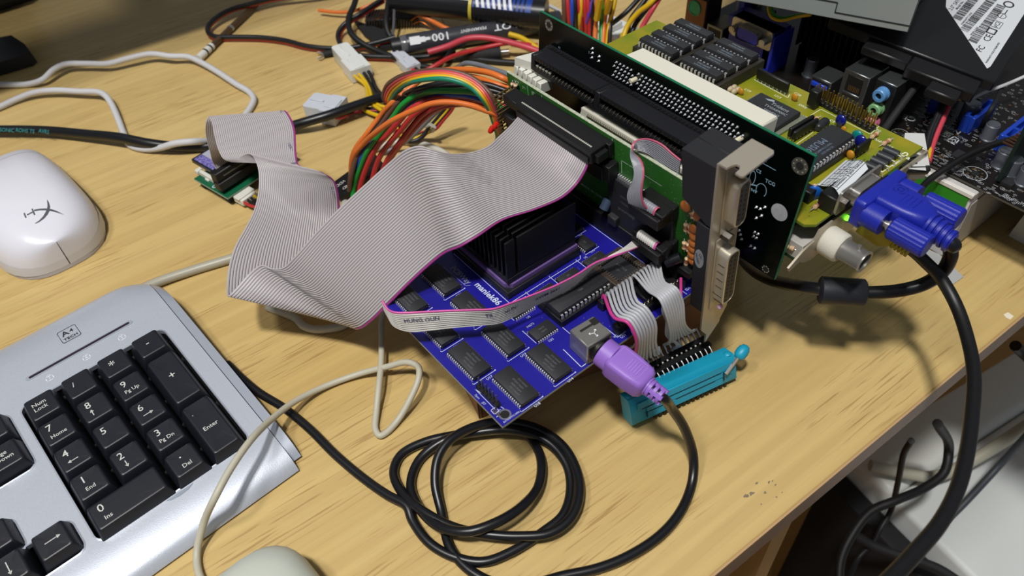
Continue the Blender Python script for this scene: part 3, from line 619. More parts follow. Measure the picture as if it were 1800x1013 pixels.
for k in range(16): ct.box(13+k*2.9, 14.8+k*2.9, 4, 8.8, -1.3, 0, ZM); 
part('contact_slot', ct, mat('contact_dark', '#2b2722', .4, metal=.5), zf)
part('end_bump', MB().sphere((ZL-2.6, 6.0, 15.2), 2.2, ZM, sc=(1, 1, .5)), M_teal, zf); part('end_bump', MB().sphere((2.8, 4.5, 15.2), 2.4, ZM, sc=(1, 1, .4)), M_teal, zf)
k0 = ZM @ V((ZL-7, 10.9, 8.2)); k1 = P(1298, 628, 17)
part('lever_rod', MB().tube([k0-(k1-k0)*.12, k0, k1], 1.0, 8), M_nick, zf, 'thin steel lever')
kd = (k1-k0).normalized(); kn = MB(); KN = frame(k1, V((0, 0, 1)).cross(kd), V((0, 0, 1))); 
kn.lathe([(0.2, -1), (2.3, -.6), (3.1, 1), (3.3, 3.5), (3.0, 5.5), (1.9, 7.2), (.2, 7.9)], frame(k1, kd.orthogonal(), kd.cross(kd.orthogonal())), 16)
part('lever_knob', kn, M_teal, zf, 'rounded teal lever knob', sharp=70)
E0, E1 = P(1105, 655, 17), P(1229, 592, 17); ed = (E1-E0).normalized(); en = V((0, 0, 1)).cross(ed)
if en.x < 0: en = -en
SM_ = frame(E0, ed, V((0, 0, 1)).cross(ed)); sgn = 1 if (SM_.to_3x3() @ V((0, 1, 0))).x > 0 else -1
sl = (E1-E0).length
def sbox(m, x0, x1, y0, y1, z0, z1, bev=0): return m.box(x0, x1, *sorted((y0*sgn, y1*sgn)), z0, z1, SM_, bev)
st1 = part('pin_strip', sbox(sbox(MB(), -2, sl+2, .9, 3.9, -12, .8, .2), -2, sl+2, 5.0, 8.2, -12, .8, .2), M_hdr, zf, 'two black strips stacked on the socket pins')
pw = MB(); gl = MB()
for k in range(16):
    x = sl*k/15
    pw.sphere((x, 4.45*sgn, .6), .62, SM_, seg=6); gl.tube([SM_ @ V((x, 8*sgn, .2)), SM_ @ V((x, 9.6*sgn, -.4)), SM_ @ V((x, 11.4*sgn, -2.0))], .35, 6)
part('pin_dot', pw, mat('pin_cream', '#cfcfc2', .4), zf); part('socket_pin', gl, M_tin, zf)
jt = MB()
for k in range(16): x = sl*k/15; jt.tube([SM_ @ V((x, -3.4*sgn, 3.0)), SM_ @ V((x, -1.2*sgn, 1.6)), SM_ @ V((x, 1.0*sgn, 0))], .75, 8)
part('solder_joint', jt, M_solder, zf, kind='stuff')
M_wgrey = mat('wire_grey', '#b4b6bb', .42); M_wpink = mat('wire_pink', '#c23a86', .42)
wb = thing('jumper_ribbon', 'two split grey ribbon wires soldered between the black chip socket and the teal socket', 'wires', (-165, 205, 60))
def lerp(a, b, t): return tuple(a[i]+(b[i]-a[i])*t for i in range(len(a)))
for bnd in range(2):
    for i in range(8):
        t = i/7; k = i+8*bnd
        s0 = V((-177.2, 186+2.54*k, ZB+7.5)); e0 = SM_ @ V((sl*k/15, -3.2*sgn, 3.2))
        if bnd == 0: st = [lerp((1080, 559, 71), (1120, 530, 75), t), lerp((1103, 567, 73), (1136, 542, 76), t), lerp((1117, 592, 66), (1151, 566, 69), t), lerp((1117, 620, 50), (1152, 602, 52), t), lerp((1108, 640, 34), (1158, 622, 36), t)]
        else: st = [lerp((1140, 512, 70), (1168, 497, 73), t), lerp((1160, 526, 73), (1188, 507, 76), t), lerp((1170, 550, 66), (1199, 528, 69), t), lerp((1178, 582, 50), (1203, 568, 52), t), lerp((1177, 600, 36), (1214, 582, 38), t)]
        part('wire', MB().tube([s0, s0+V((.6, 0, 2.2))]+[P(*q) for q in st]+[e0], .78 if i or bnd else .85, 8, sm=5), M_wpink if (bnd == 0 and i == 0) else M_wgrey, wb, 'pink wire' if (bnd == 0 and i == 0) else None, sharp=80)
for i in range(3):
    s0 = V((-161.6, 186+2.54*i, ZB+7.0)); part('wire', MB().tube([s0, s0+V((1, 0, 2))]+[P(1112+3*i, 582-4*i, 66), P(1120+1.5*i, 598-3*i, 56), P(1113+2*i, 609-i, 44), P(1096, 615-i*1.5, 34), P(1080, 618, 30)], .78, 8, sm=5), M_wgrey, wb, sharp=80)
for i in range(3):
    s0 = V((-161.6, 211+2.54*i, ZB+7.0)); part('wire', MB().tube([s0, s0+V((1, 0, 2))]+[P(1165+6*i, 545-6*i, 60), P(1172+3*i, 565, 50), P(1172+2*i, 590, 38), P(1190+2*i, 606, 27), SM_ @ V((sl*(9+i)/15, -2*sgn, -3))], .78, 8, sm=5), M_wgrey, wb, sharp=80)
part('wire', MB().tube([V((-161.6, 224.1, ZB+7.0)), P(1197, 520, 62), P(1198, 545, 50), P(1196, 570, 40)], .78, 8, sm=5), M_wpink, wb, 'short pink wire', sharp=80)
# ---------------------------------------------------------------- beige mouse cord and the grey cable behind the keyboard
cpath = [P(372, 1040, 4), P(352, 1015, 3), P(346, 975, 3), P(358, 920, 12), P(378, 875, 25), P(405, 825, 28), P(440, 775, 27), P(480, 735, 16), P(520, 705, 8), P(570, 680, 3), P(630, 658, 3.5), P(680, 645, 9), P(715, 637, 14), P(735, 645, 15), P(736, 665, 14), P(722, 700, 9), P(700, 738, 3), P(680, 760, 1.8), P(668, 766, 1.8), P(660, 755, 2), P(662, 720, 4), P(666, 680, 8), P(670, 640, 8), P(671, 600, 8), P(672, 560, 9), P(690, 525, 11), P(690, 480, 6), P(650, 420, 2), P(620, 370, 2)]
M_beige = mat('beige_cord', '#b9b5a3', .5)
part('cord', MB().tube(cpath, 1.75, 10, sm=10), M_beige, bmo, 'thin beige cord crossing the keyboard and looping on the desk', sharp=80)
cable('grey_cord', [P(215, 545, 8), P(245, 512, 5), P(275, 497, 4), P(340, 475, 3), P(415, 452, 3), P(470, 432, 3), P(520, 425, 3)], 3.0, mat('silver_cord', '#a9a595', .4), 'thick silver grey cord leaving the back corner of the keyboard')
cable('grey_cord', [P(470, 540, 2), P(520, 560, 2), P(533, 573, 2), P(552, 579, 2), P(580, 578, 2), P(605, 572, 2), P(640, 540, 2), P(640, 480, 2), P(600, 420, 2), P(610, 340, 2), P(630, 285, 2.4), P(660, 262, 2.4), P(700, 250, 2.4), P(740, 253, 2.4), P(775, 266, 2.4), P(810, 290, 3)], 2.4, mat('pale_cord', '#c2c0b4', .5), 'pale grey cord curling out from under the folded ribbon')
# ---------------------------------------------------------------- green interface card standing in the first socket
AL = 0.1045
CO = V((-143, 220.8, 46)); CLv = V((0, math.cos(AL), math.sin(AL))); CUv = V((0, -math.sin(AL), math.cos(AL)))
CM = frame(CO, V((1, 0, 0)), CLv)                         # x along the card, y away from the camera, z up the card
def CL(u, v, L): p = PN(u, v, CO+CLv*L, CLv)-CO; return p.x, p.dot(CUv)
M_cgreen = mat('card_green', '#2c6a24', .45, var=.12, vscale=90); M_cdark = mat('card_green_dark', '#10240f', .5)
M_brk = mat('bracket_metal', '#b3aa98', .42, metal=.55, var=.1, vscale=25); M_brkh = mat('shell_metal', '#c4bcab', .34, metal=.6)
M_tan = mat('resistor_tan', '#c9a883', .5); M_orange = mat('orange_ceramic', '#b9692c', .5); M_red = mat('red_band', '#8e2c1e', .5)
io = thing('interface_card', 'green interface card with a worn metal bracket, standing upright on the blue board', 'circuit card', (-215, 228, 56))
Lf = 10.2
part('board', MB().box(-150, -1, Lf, Lf+1.5, 21, 73, CM).box(-112, -30, Lf+.2, Lf+1.3, 15.5, 21, CM), M_cgreen, io)
part('board_edge', MB().box(-150.1, -1, Lf-.05, Lf+1.55, 72.9, 73.25, CM), mat('edge_pale', '#aab19a', .6, var=.25, vscale=900), io, 'pale upper edge of the card')
ck = MB(); FK = CM @ T(0, Lf-.05, 0) @ Rx(math.radians(90))            # printed face towards the camera: x right, y up
ck.text('IDE1', 3.4, FK @ T(-126.5, 69.4, 0), bold=.05); ck.text('JP1', 2.2, FK @ T(-136, 69.5, 0)); ck.text('XZ', 3.0, FK @ T(-142, 70, 0), bold=.06)
ck.line([(-121.5, 72), (-121.5, 64)], .35, FK); ck.line([(-133, 72), (-133, 66), (-129.5, 62)], .35, FK); ck.line([(-70, 72), (-70, 58), (-66.5, 56.5), (-66.5, 40)], .35, FK); ck.line([(-64, 62), (-38, 62)], .35, FK); ck.line([(-64, 62), (-64, 54)], .35, FK); ck.line([(-66.5, 40), (-66.5, 24), (-72, 22)], .35, FK)
ck.text('MADE IN CHINA', 2.6, FK @ T(-86, 27, 0), bold=.02); ck.text('C2', 2.0, FK @ T(-69.5, 26, 0)); ck.text('R28', 2.0, FK @ T(-72, 22, 0)); ck.text('R12', 1.9, FK @ T(-64.5, 38, 0) @ Rz(1.57)); ck.text('83', 2.0, FK @ T(-55, 60.5, 0))
part('silkscreen', ck, mat('silk_green', '#b9cfc0', .6), io, 'printed legends such as IDE1')
# bracket
brk = MB()
out = [(.1, 104.4), (18.4, 104.4), (18.4, 0), (14.1, -6.9), (13.9, -9.2), (4.5, -17.8), (4.5, -11.6), (2.5, -8.4), (.0, -4.0)]
BY = CM @ Mx(((0, 0, 1, 0), (1, 0, 0, 0), (0, 1, 0, 0), (0, 0, 0, 1)))     # local x->l, y->u, z->x
brk.prism(out, -.5, .5, BY)
part('bracket', brk, M_brk, io, 'long worn metal bracket')
tabp = [(0, .2), (4.2, .2), (4.6, 2.6), (5.6, 4.4), (7.2, 4.4), (8.2, 2.8), (8.4, .2), (11.2, .2), (11.8, .9), (11.8, 18.6), (10.6, 20), (0, 20)]
part('bracket_tab', MB().prism(tabp, 104.0, 105.0, CM), M_brkh, io, 'bent top tab with a screw notch')
def dsub(h, u0, u1, l0, l1, d, n1, nm, lab):
    bx = part(nm, MB().loft([[(x, y, z) for y, z in rrect(l1-l0, u1-u0, min(3.2, (l1-l0)/2.2), 5, (l0+l1)/2, (u0+u1)/2)] for x in (.4, d)], CM, caps=False).loft([[(x, y, z) for y, z in rrect(l1-l0-i, u1-u0-i, min(3.0, (l1-l0-i)/2.2), 5, (l0+l1)/2, (u0+u1)/2)] for x, i in ((d, 0), (d+.35, .7), (d+.35, 1.3), (d-.3, 1.4))], CM), M_brkh, io, lab)
    part('port_face', MB().prism(rrect(l1-l0-1.4, u1-u0-1.4, 2.6, 5, (l0+l1)/2, (u0+u1)/2), d-.2, d+.1, BY), mat('port_black', '#1d1b1c', .5), bx)
    ho = MB()
    for r in (0, 1):
        for k in range(n1-r):
            ho.disc(.62, BY @ T((l0+l1)/2+(-1.35 if r else 1.35), (u0+u1)/2+(k-(n1-1-r)/2)*2.77, d+.13), 0, 10)
    part('pin_hole', ho, mat('hole_black', '#030303', .8), bx, kind='stuff')
    part('flange', MB().box(.4, 1.0, l0-1.5, l1+1.5, u0-6.5, u1+6.5, CM, .3), M_brk, bx)
    return bx
d1 = dsub('', 16.2, 51.5, 5.2, 13.4, 6.6, 13, 'long_port', 'long lower port with two rows of holes')
part('stamp_line', MB().box(.9, 6, 5.05, 5.2, 22, 22.4, CM).box(2, 5.5, 5.05, 5.2, 28, 28.4, CM).box(2, 5.5, 5.05, 5.2, 33, 33.4, CM).box(2, 5.5, 5.05, 5.2, 38, 38.4, CM).box(2, 5.5, 5.05, 5.2, 43, 43.4, CM).box(2, 5.5, 5.05, 5.2, 18, 18.4, CM), M_nickd, d1)
d2 = dsub('', 67, 92.8, 6.8, 14.2, 6.4, 8, 'short_port', 'shorter upper port with two rows of holes')
part('jack_screw', MB().cyl(CM @ V((.5, 8.5, 59)), CM @ V((5, 8.5, 59)), 2.3, 6), M_nickd, io); part('jack_screw', MB().cyl(CM @ V((.5, 11.5, 11.5)), CM @ V((3.4, 11.5, 11.5)), 1.9, 12), M_nickd, io)
part('pink_cap', MB().sphere((4.2, 7.6, 11.6), 1.4, CM), mat('pink_plug', '#c9a2c0', .5), io, 'tiny pink screw end')
M_bcard = mat('black_shell', '#1a1b20', .6, bump=.1, bscale=1500)
part('port_housing', MB().prism([(-19.2, 101), (-.6, 101), (-.6, 67.6), (-3.6, 67.6), (-17.4, 75)], -10.2, -.9, CM @ Rx(math.radians(90)) ).box(-8.9, -.6, 1, 10.2, 8, 66, CM, .3), M_bcard, io, 'black plastic housings behind the two ports')
part('port_housing', MB().box(-19.6, 7, 10.4, 19.6, 96, 101, CM, .4), M_bcard, io, 'black block behind the bracket top')
stq = MB(); FS = CM @ T(0, .93, 0) @ Rx(math.radians(90)); stq.disc(2.7, FS @ T(-5.6, 44, 0), 0, 28, ry=6.0)
so_ = part('test_sticker', stq, mat('sticker_grey', '#8d9096', .5), io, 'oval grey sticker reading QC PASSED')
tq = MB(); tq.text('QC', 2.3, FS @ T(-4.7, 46, .05) @ Rz(math.radians(-72)), bold=.02); tq.text('PASSED', 1.9, FS @ T(-6.6, 43.6, .05) @ Rz(math.radians(-72)), bold=.02); part('sticker_print', tq, M_ink, so_)
# IDE header with its ribbon plug is a thing of the ribbon; header here
part('drive_header', MB().box(-126.5, -68.5, 6.6, Lf, 63.0, 71, CM, .3), M_hdr, io, 'long black drive header')
part('floppy_header', MB().box(-122, -69.5, 2, Lf, 50, 58.5, CM, .3).box(-70, -65.5, 3.0, 9.8, 51, 60.5, CM, .4), M_hdr, io, 'second black header below')
jp = MB(); jg = MB()
for k in range(11):
    u_ = 68-k*5.0; x_ = -143.8-k*.25
    for dx in (0, 2.6): jg.box(x_+dx-.36, x_+dx+.36, -4.5, Lf-2.5, u_-.32, u_+.32, CM)
    jp.box(x_-1.3, x_+3.9, Lf-2.5, Lf, u_-1.5, u_+1.5, CM, .3)
jo = part('jumper_header', jp, M_hdr, io); part('gold_pin', jg, M_gold, jo)
for X_, u_, w_ in ((-138, 67.0, 11.5), (-146, 53.5, 13)):
    part('jumper_cap', MB().box(X_-2, X_+w_-1, -1.5, 7.6, u_-3.2, u_+2.6, CM, .5), M_hdr, io, 'black jumper cap')
led = MB(); 
for q in ((-148.4, -3.8, 46.0), (-150.5, -5.5, 43.2)): led.lathe([(.2, -2.4), (1.2, -2.0), (1.55, -.9), (1.6, 1.3), (1.8, 1.4), (1.8, 2.0), (.2, 2.0)], CM @ T(*q) @ Rx(math.radians(-100)) @ Ry(-.5), 14)
part('status_lamp', led, mat('red_led', '#d8281f', .2, trans=.2, spec=.6), io, 'pair of small red lamps')
def resistor(m, a, b, r, bands=()):
    a, b = V(a), V(b); d = b-a; L_ = d.length; q = d.orthogonal().normalized(); F_ = frame(a, d, q) @ Ry(math.radians(90))
    m.tube([a-d*.35, a+d*.02], .28, 5, 2); m.tube([b-d*.02, b+d*.35], .28, 5, 2)
    m.lathe([(.3, 0), (r*.95, .1*L_), (r, .22*L_), (r*.8, .34*L_), (r*.8, .66*L_), (r, .78*L_), (r*.95, .9*L_), (.3, L_)], F_, 10, 0)
    for t in bands: m.lathe([(r*.82, (t-.035)*L_), (r*.86, (t-.03)*L_), (r*.86, (t+.03)*L_), (r*.82, (t+.035)*L_)], F_, 10, 1)
    return m
RM = [M_tan, M_red, M_tin]
def cpt(u, v, L): x, z = CL(u, v, L); return CM @ V((x, L, z))
for (u0, v0), (u1, v1) in (((901, 146), (901, 158)), ((906, 148), (906, 160)), ((1073, 296), (1073, 312)), ((1206, 393), (1206, 407)), ((1213, 397), (1213, 410)), ((1203, 425), (1203, 438)), ((1210, 428), (1210, 442)), ((1208, 453), (1206, 466)), ((1214, 371), (1219, 384)), ((1220, 373), (1224, 386))):
    part('resistor', resistor(MB(), cpt(u0, v0, 8.6), cpt(u1, v1, 8.6), 1.25, (.3, .45, .6)), RM, io)
for (u0, v0), r in (((1205, 363), 3.0), ((1229, 382), 3.2), ((1219, 403), 2.6), ((1219, 416), 2.6), ((1218, 428), 2.6), ((1217, 438), 2.6), ((1216, 449), 2.6), ((1216, 459), 2.4)):
    part('ceramic_capacitor', MB().sphere((0, 0, 0), r, T(cpt(u0, v0, 7.4)), sc=(1, .45, 1), seg=14).tube([cpt(u0, v0, 7.4), cpt(u0+2, v0+6, 10)], .25, 5), M_orange, io)
qx0, qx1, qu0, qu1 = -71, -27.5, 18, 51
qf = part('controller_chip', MB().box(qx0, qx1, Lf-3.2, Lf-.5, qu0, qu1, CM, .4), M_chip, io, 'large square black chip with rows of fine leads')
ql = MB()
for k in range(30): x = qx0+1.8+k*1.37; ql.box(x-.3, x+.3, Lf-1.6, Lf-.1, qu1-.2, qu1+2.0, CM); ql.box(x-.3, x+.3, Lf-1.6, Lf-.1, qu0-2.0, qu0+.2, CM)
part('leads', ql, M_tin, qf)
tq = MB(); FQ = CM @ T(0, Lf-3.24, 0) @ Rx(math.radians(90))
tq.text('puomaip', 3.4, FQ @ T(-58, 33, 0) @ Rz(0), bold=.03); tq.text('18006-dp', 2.2, FQ @ T(-58, 38, 0)); tq.text('SS901155', 2.2, FQ @ T(-58, 42, 0)); part('marking', tq, M_cprint, qf)
part('electrolytic', MB().cyl(cpt(1061, 368, 4), cpt(1070, 350, 8), 2.6, 14), mat('cap_blue', '#39465e', .4), io, 'small blue grey capacitor')
part('electrolytic', MB().cyl(cpt(1170, 462, 1.5), cpt(1197, 452, 7), 2.8, 14), mat('cap_black', '#15161b', .3), io, 'black capacitor lying at the card foot')
part('transistor', MB().box(-3, 3, 4, 9, -3, 3, CM @ T(CL(1079, 386, 6)[0], 0, CL(1079, 386, 6)[1]), .5), M_chip, io)
part('jumper_block', MB().box(-4, 5, 5, 10, -2.2, 2.2, CM @ T(CL(1205, 472, 8)[0], 0, CL(1205, 472, 8)[1]), .3), M_hdr, io)
cv = MB(); random.seed(5)
for k in range(120): cv.disc(.4, FK @ T(random.uniform(-66, -8), random.uniform(14, 72), .02), 0, 6)
for k in range(60): cv.disc(.4, FK @ T(random.uniform(-145, -70), random.uniform(12, 30), .02), 0, 6)
part('via', cv, mat('via_green', '#8fa07a', .35, metal=.5), io, kind='stuff')
# small ribbon plugs on the card
CONN = {}
for nm, X_, u_, L0 in (('upper', -36.5, 55.5, -1.5), ('lower', -35.5, 33.0, -3.0)):
    CONN[nm] = (X_, u_, L0)
    part('serial_header', MB().box(X_-9, X_+10, 5.2, Lf, u_-6, u_+1.5, CM, .4), M_hdr, io, nm+' small black shrouded header')
# ---------------------------------------------------------------- tall dark green backplane
LEAN = .063
RO = V((-243.6, 255.4, 133.6)); RN = V((0, math.cos(LEAN), -math.sin(LEAN))); RU = V((0, math.sin(LEAN), math.cos(LEAN)))
RM_ = frame(RO, V((1, 0, 0)), RN)                         # x right, y away from camera, z up
def RY(u, v, y=0): p = PN(u, v, RO+RN*y, RN)-RO; return p.x, p.dot(RU)
M_dkg = mat('dark_green_mask', '#010605', .2, spec=.35, var=.15, vscale=40); M_gedge = mat('green_edge', '#0b6a47', .35)
rs = thing('backplane_board', 'tall dark green backplane board with glossy face, standing behind the interface card', 'circuit board', (-215, 252, 60))
part('board', MB().box(-59.5, 115.3, .06, 1.6, -65, 4.9, RM_), M_dkg, rs)
part('board_edge', MB().box(-59.7, 115.5, .16, 1.66, -65.2, 5.1, RM_), M_gedge, rs, 'bright green rim of the board')
FR = RM_ @ Rx(math.radians(90))                           # printed on the face towards the camera
def ring(cx_, cz_, r, rin, m_=None):
    m_ = m_ or MB(); m_.disc(r, FR @ T(cx_, cz_, .03), 0, 28, rin); m_.disc(rin, FR @ T(cx_, cz_, .02), 1, 28)
    for k in range(8): m_.disc(.3, FR @ T(cx_+.5*(r+rin)*math.cos(k*.785), cz_+.5*(r+rin)*math.sin(k*.785), .05), 2, 8)
    return m_
RG = [mat('ring_metal', '#6f6f66', .4, metal=.6), mat('ring_hole', '#141412', .8), mat('ring_dot', '#b9b6a8', .4)]
part('mounting_ring', ring(-51.8, .2, 3.3, 1.6), RG, rs); part('mounting_ring', ring(110.2, -2.5, 4.0, 1.9), RG, rs); part('mounting_ring', ring(109.6, -62.4, 1.9, 1.6), RG, rs)
part('round_sticker', MB().disc(4.3, FR @ T(107.6, -29.0, .06), 0, 32), mat('sticker_white', '#aeb0b6', .6, var=.08, vscale=500), rs, 'blank round pale sticker')
rk = MB()
rk.line([(-41.5, -10.3), (100, -10.3)], .3, FR, z=.04); rk.text('TCG', 2.6, FR @ T(99.2, -17.5, .04) @ Rz(.06), bold=.03); rk.text('CS', 2.4, FR @ T(92.2, -15.2, .04), bold=.03); rk.text('!', 2.4, FR @ T(94.5, -8.2, .04))
rk.line([(96+3.4*math.cos(a)*.8, -23.5+3.4*math.sin(a)) for a in [k*math.pi/10 for k in range(-2, 13)]], .35, FR, z=.04); rk.line([(90+2.2*math.cos(a)*.7, -20+3.6*math.sin(a)) for a in [k*math.pi/8 for k in range(17)]], .35, FR, z=.04)
rk.text('94V', 2.2, FR @ T(92.5, -26, .04), bold=.03); rk.line([(89, -24), (93, -22.6)], .6, FR, z=.04); rk.text('R1', 1.6, FR @ T(-42.5, -9.2, .04))
rk.text('T', 1.8, FR @ T(-20, -3, .04))
part('silkscreen', rk, mat('silk_blue', '#8fb0c4', .6), rs, 'fine printed lines and letters')
sp_ = MB(); M_sp = mat('solder_point', '#d9dbe2', .3, metal=.5)
def pt_(x, z, r=.42): sp_.lathe([(r*1.5, 0), (r*1.25, .25), (r*.55, .6), (r*.4, 1.3), (.05, 1.4)], FR @ T(x, z, .05), 7)
for row in range(4):
    off = 0 if row % 2 == 0 else -1.27
    for c_ in range(5+(row % 2)): pt_(off+2.54*c_, -2.54*row)
    for c_ in range(25+(row % 2)): pt_(off+15.24+2.54*c_+(1.27*2 if row % 2 else 0)-(0 if row % 2 == 0 else 1.27*2)+(0 if row % 2 == 0 else 2.54), -2.54*row)
for u_, v_ in ((1042, 85), (1042, 93), (1041, 101), (1054, 99), (1053, 107), (1330, 364), (1337, 367), (1345, 364), (1339, 379), (1330, 383), (1325, 415), (1330, 418), (1333, 411), (1327, 408), (1320, 432), (1327, 436), (1300, 405), (1302, 412), (1304, 420), (1297, 395)): pt_(*RY(u_, v_), .5)
part('solder_point', sp_, M_sp, rs, kind='stuff')
for u_, v_ in ((1112, 142), (1297, 246)):
    x, z = RY(u_+6, v_-3); part('plastic_peg', MB().lathe([(1.25, 0), (1.25, 3.4), (.9, 3.9), (.1, 3.95)], FR @ T(x, z, 0), 14), mat('peg_cream', '#cfcab0', .5), rs)
# black 16 bit slot on the face
M_slot = mat('slot_plastic', '#17181d', .5, var=.1, vscale=300)
sl_ = MB()
x0, x1, zt_, zb_ = -50.0, 88.5, -11.0, -20.2
for a0, a1 in ((x0+3, x0+49.5), (x0+53.5, x1-3)):
    sl_.box(a0, a1, -14, 0, zt_-2.6, zt_, RM_); sl_.box(a0, a1, -14, 0, zb_, zb_+2.6, RM_); sl_.box(a0, a1, -3, 0, zb_+2.6, zt_-2.6, RM_)
for a0, a1 in ((x0, x0+3), (x0+49.5, x0+53.5), (x1-3, x1)): sl_.box(a0, a1, -13.9, 0, zb_, zt_, RM_, .4)
sl_.box(x0, x1, -3.2, 0, zb_-.5, zt_+.9, RM_)
so_ = part('long_slot', sl_, M_slot, rs, 'long black card slot with two rows of springs')
cn = MB()
for k in range(49):
    x = x0+5.2+2.54*k+(5.2 if k >= 18 else 0)
    for s_ in (0, 1):
        z = zb_+2.3 if s_ else zt_-2.3; dz = 1.5 if s_ else -1.5
        cn.tube([RM_ @ V((x, -14.15, z-dz*.4)), RM_ @ V((x, -13.6, z+dz*.3)), RM_ @ V((x+.1, -11.5, z+dz)), RM_ @ V((x, -8, z+dz*.6))], .34, 5)
    cn.box(x-.5, x+.5, -14.2, -13.9, zt_-1.5, zt_-.9, RM_)
part('spring_contact', cn, mat('contact_metal', '#665c4a', .3, metal=.9), so_)
rb = MB()
for k in range(54): rb.box(x0+4+2.54*k, x0+5.4+2.54*k, -3.3, -1.6, zt_+.85, zt_+1.2, RM_)
part('slot_foot', rb, M_hdr, so_)
# white slots: one below on the face, one on the back
M_wslot = mat('slot_white', '#ccc9bb', .45)
def pcislot(m_, X_, Y0, Y1, zc, sgn_):
    m_.box(X_, X_+84.8, *sorted((Y0, Y1)), zc+1.0, zc+4.1, RM_, .4); m_.box(X_, X_+84.8, *sorted((Y0, Y1)), zc-4.1, zc-1.0, RM_, .4)
    m_.box(X_, X_+4.5, *sorted((Y0, Y1)), zc-1, zc+1, RM_); m_.box(X_+80.3, X_+84.8, *sorted((Y0, Y1)), zc-1, zc+1, RM_); m_.box(X_+66, X_+69, *sorted((Y0, Y1)), zc-1, zc+1, RM_); m_.box(X_, X_+84.8, *sorted((Y0, (Y0+Y1)/2)), zc-1, zc+1, RM_)
    return m_
ws = part('white_slot', pcislot(MB(), -9.5, 0, -13.5, -29.2, -1), M_wslot, rs, 'short cream slot below the black one')
wc = MB()
for k in range(58): wc.box(-4+1.32*k, -3.4+1.32*k, -13.62, -13.4, -27.9, -26.4, RM_)
part('slot_contact', wc, mat('slot_mark', '#8a8470', .5), ws)
part('white_slot', MB().box(-1.5, 83.5, 1.6, 20, -10, 1.2, RM_, .8), mat('slot_white2', '#d9d6c8', .5), rs, 'cream slot on the far side')
wp = MB(); 
for k in range(6): wp.box(-62+k*4.4, -58.6+k*4.4, -16-.4*k, -9, -27.5-.2*k, -22, RM_, .5)
wp.prism([(-61, -16), (-50, -12.5), (-35, -12.5), (-35, 0), (-58, 0)], -22.1, -17, RM_)
part('power_header', wp, mat('white_header', '#d6d6cc', .5), rs, 'white toothed power connector at the left end')
# ---------------------------------------------------------------- graphics card behind
ZV = 102.0
M_olive = mat('olive_mask', '#87841f', .4, var=.2, vscale=60)
for e_, c_ in zip(M_olive.node_tree.nodes['Color Ramp'].color_ramp.elements, ('#6b7d14', '#9a8c1f')): e_.color = srgb(c_); M_oledge = mat('olive_edge', '#6b7f25', .45)
vc = thing('graphics_card', 'yellow green graphics card lying flat behind the backplane, full of chips', 'circuit card', (-210, 300, 100))
part('board', MB().prism([(-300, 258), (-125, 258), (-121.6, 262), (-121.6, 347.5), (-300, 347.5)], ZV-1.6, ZV, None), M_olive, vc)
part('board_edge', MB().prism([(-300.1, 257.9), (-124.9, 257.9), (-121.5, 261.9), (-121.5, 347.6), (-300.1, 347.6)], ZV-1.5, ZV-.2), M_oledge, vc)
vk = MB(); VS = T(0, 0, ZV+.03)
def vp_(u, v, z=ZV): q = P(u, v, z); return q.x, q.y
def vtext(t, u, v, s_, r=0, b=.03): x, y = vp_(u, v); vk.text(t, s_, VS @ T(x, y, 0) @ Rz(math.radians(r)), bold=b)
for t, u, v in (('U6', 1312, 135), ('U7', 1293, 144), ('U8', 1272, 156), ('C19', 1314, 159), ('U13', 1367, 170), ('C20', 1402, 166), ('SW2', 1411, 187), ('Y3', 1414, 206), ('C5', 1463, 213), ('C6', 1505, 232), ('JMP2', 1540, 228), ('R13', 1543, 247), ('R14', 1563, 257), ('C30', 1440, 352), ('ADC', 1335, 123)): vtext(t, u, v, 2.5)
vk.line([vp_(*q) for q in ((1535, 243), (1570, 262), (1586, 272))], .5, VS); vk.line([vp_(*q) for q in ((1425, 203), (1443, 192), (1530, 236), (1545, 222))], .4, VS); vk.line([vp_(*q) for q in ((1550, 303), (1592, 275), (1570, 292))], .5, VS)
vk.text('3', 6, VS @ T(*vp_(1577, 270), 0), bold=.1); vk.text('0', 6, VS @ T(*vp_(1590, 272), 0), bold=.1); vk.text('a', 4, VS @ T(*vp_(1597, 278), 0), bold=.1)
vk.line([vp_(*q) for q in ((1326, 140), (1385, 172), (1388, 166))], .4, VS); vk.line([vp_(*q) for q in ((1395, 257), (1437, 227), (1430, 232))], .4, VS)
part('silkscreen', vk, mat('silk_cream', '#d8dcc0', .6), vc, 'white printed part numbers')
for gx in (-264.6, -232.8):
    part('chip_rail', MB().box(gx-14.5, gx+14.5, 304.5, 347, ZV, ZV+7.2, None, .4), mat('socket_dark', '#2a2620', .55), vc, 'dark socket block under four chips')
    for k in range(4):
        chip(vc, 'memory_chip', 'dip20', lambda: dip(25.6, 6.9, 10, .6, 4.4, 8.2), T(gx, 311.0+k*9.6, ZV+7.4), (('SAMSUNG', 1.9, 0, .9, 180), ('KM44C256AP-8', 1.5, 0, -1.3, 180)), pm=mat('dram_print', '#7d8a98', .6))
c0, c1 = V(P(1338.8, 161.3, 106)), V(P(1409, 197.2, 106)); c2 = V(P(1357.5, 231.5, 106))
qx, qy = (c0.x+c1.x)/2, (c1.y+c2.y)/2-.3
part('chip_base', MB().box(c0.x-2.5, c1.x+2.5, c2.y-3, c1.y+2, ZV, ZV+1.2), mat('chip_leads_grey', '#8c9180', .4, metal=.4), vc, 'fringe of fine grey leads')
qo = part('video_chip', MB().box(c0.x, c1.x, c2.y, c1.y, ZV+1.2, ZV+4.2, None, .6), M_chip, vc, 'large square black video chip')
tq = MB(); TQ = T(qx+2, qy, ZV+4.24) @ Rz(math.radians(0)); 
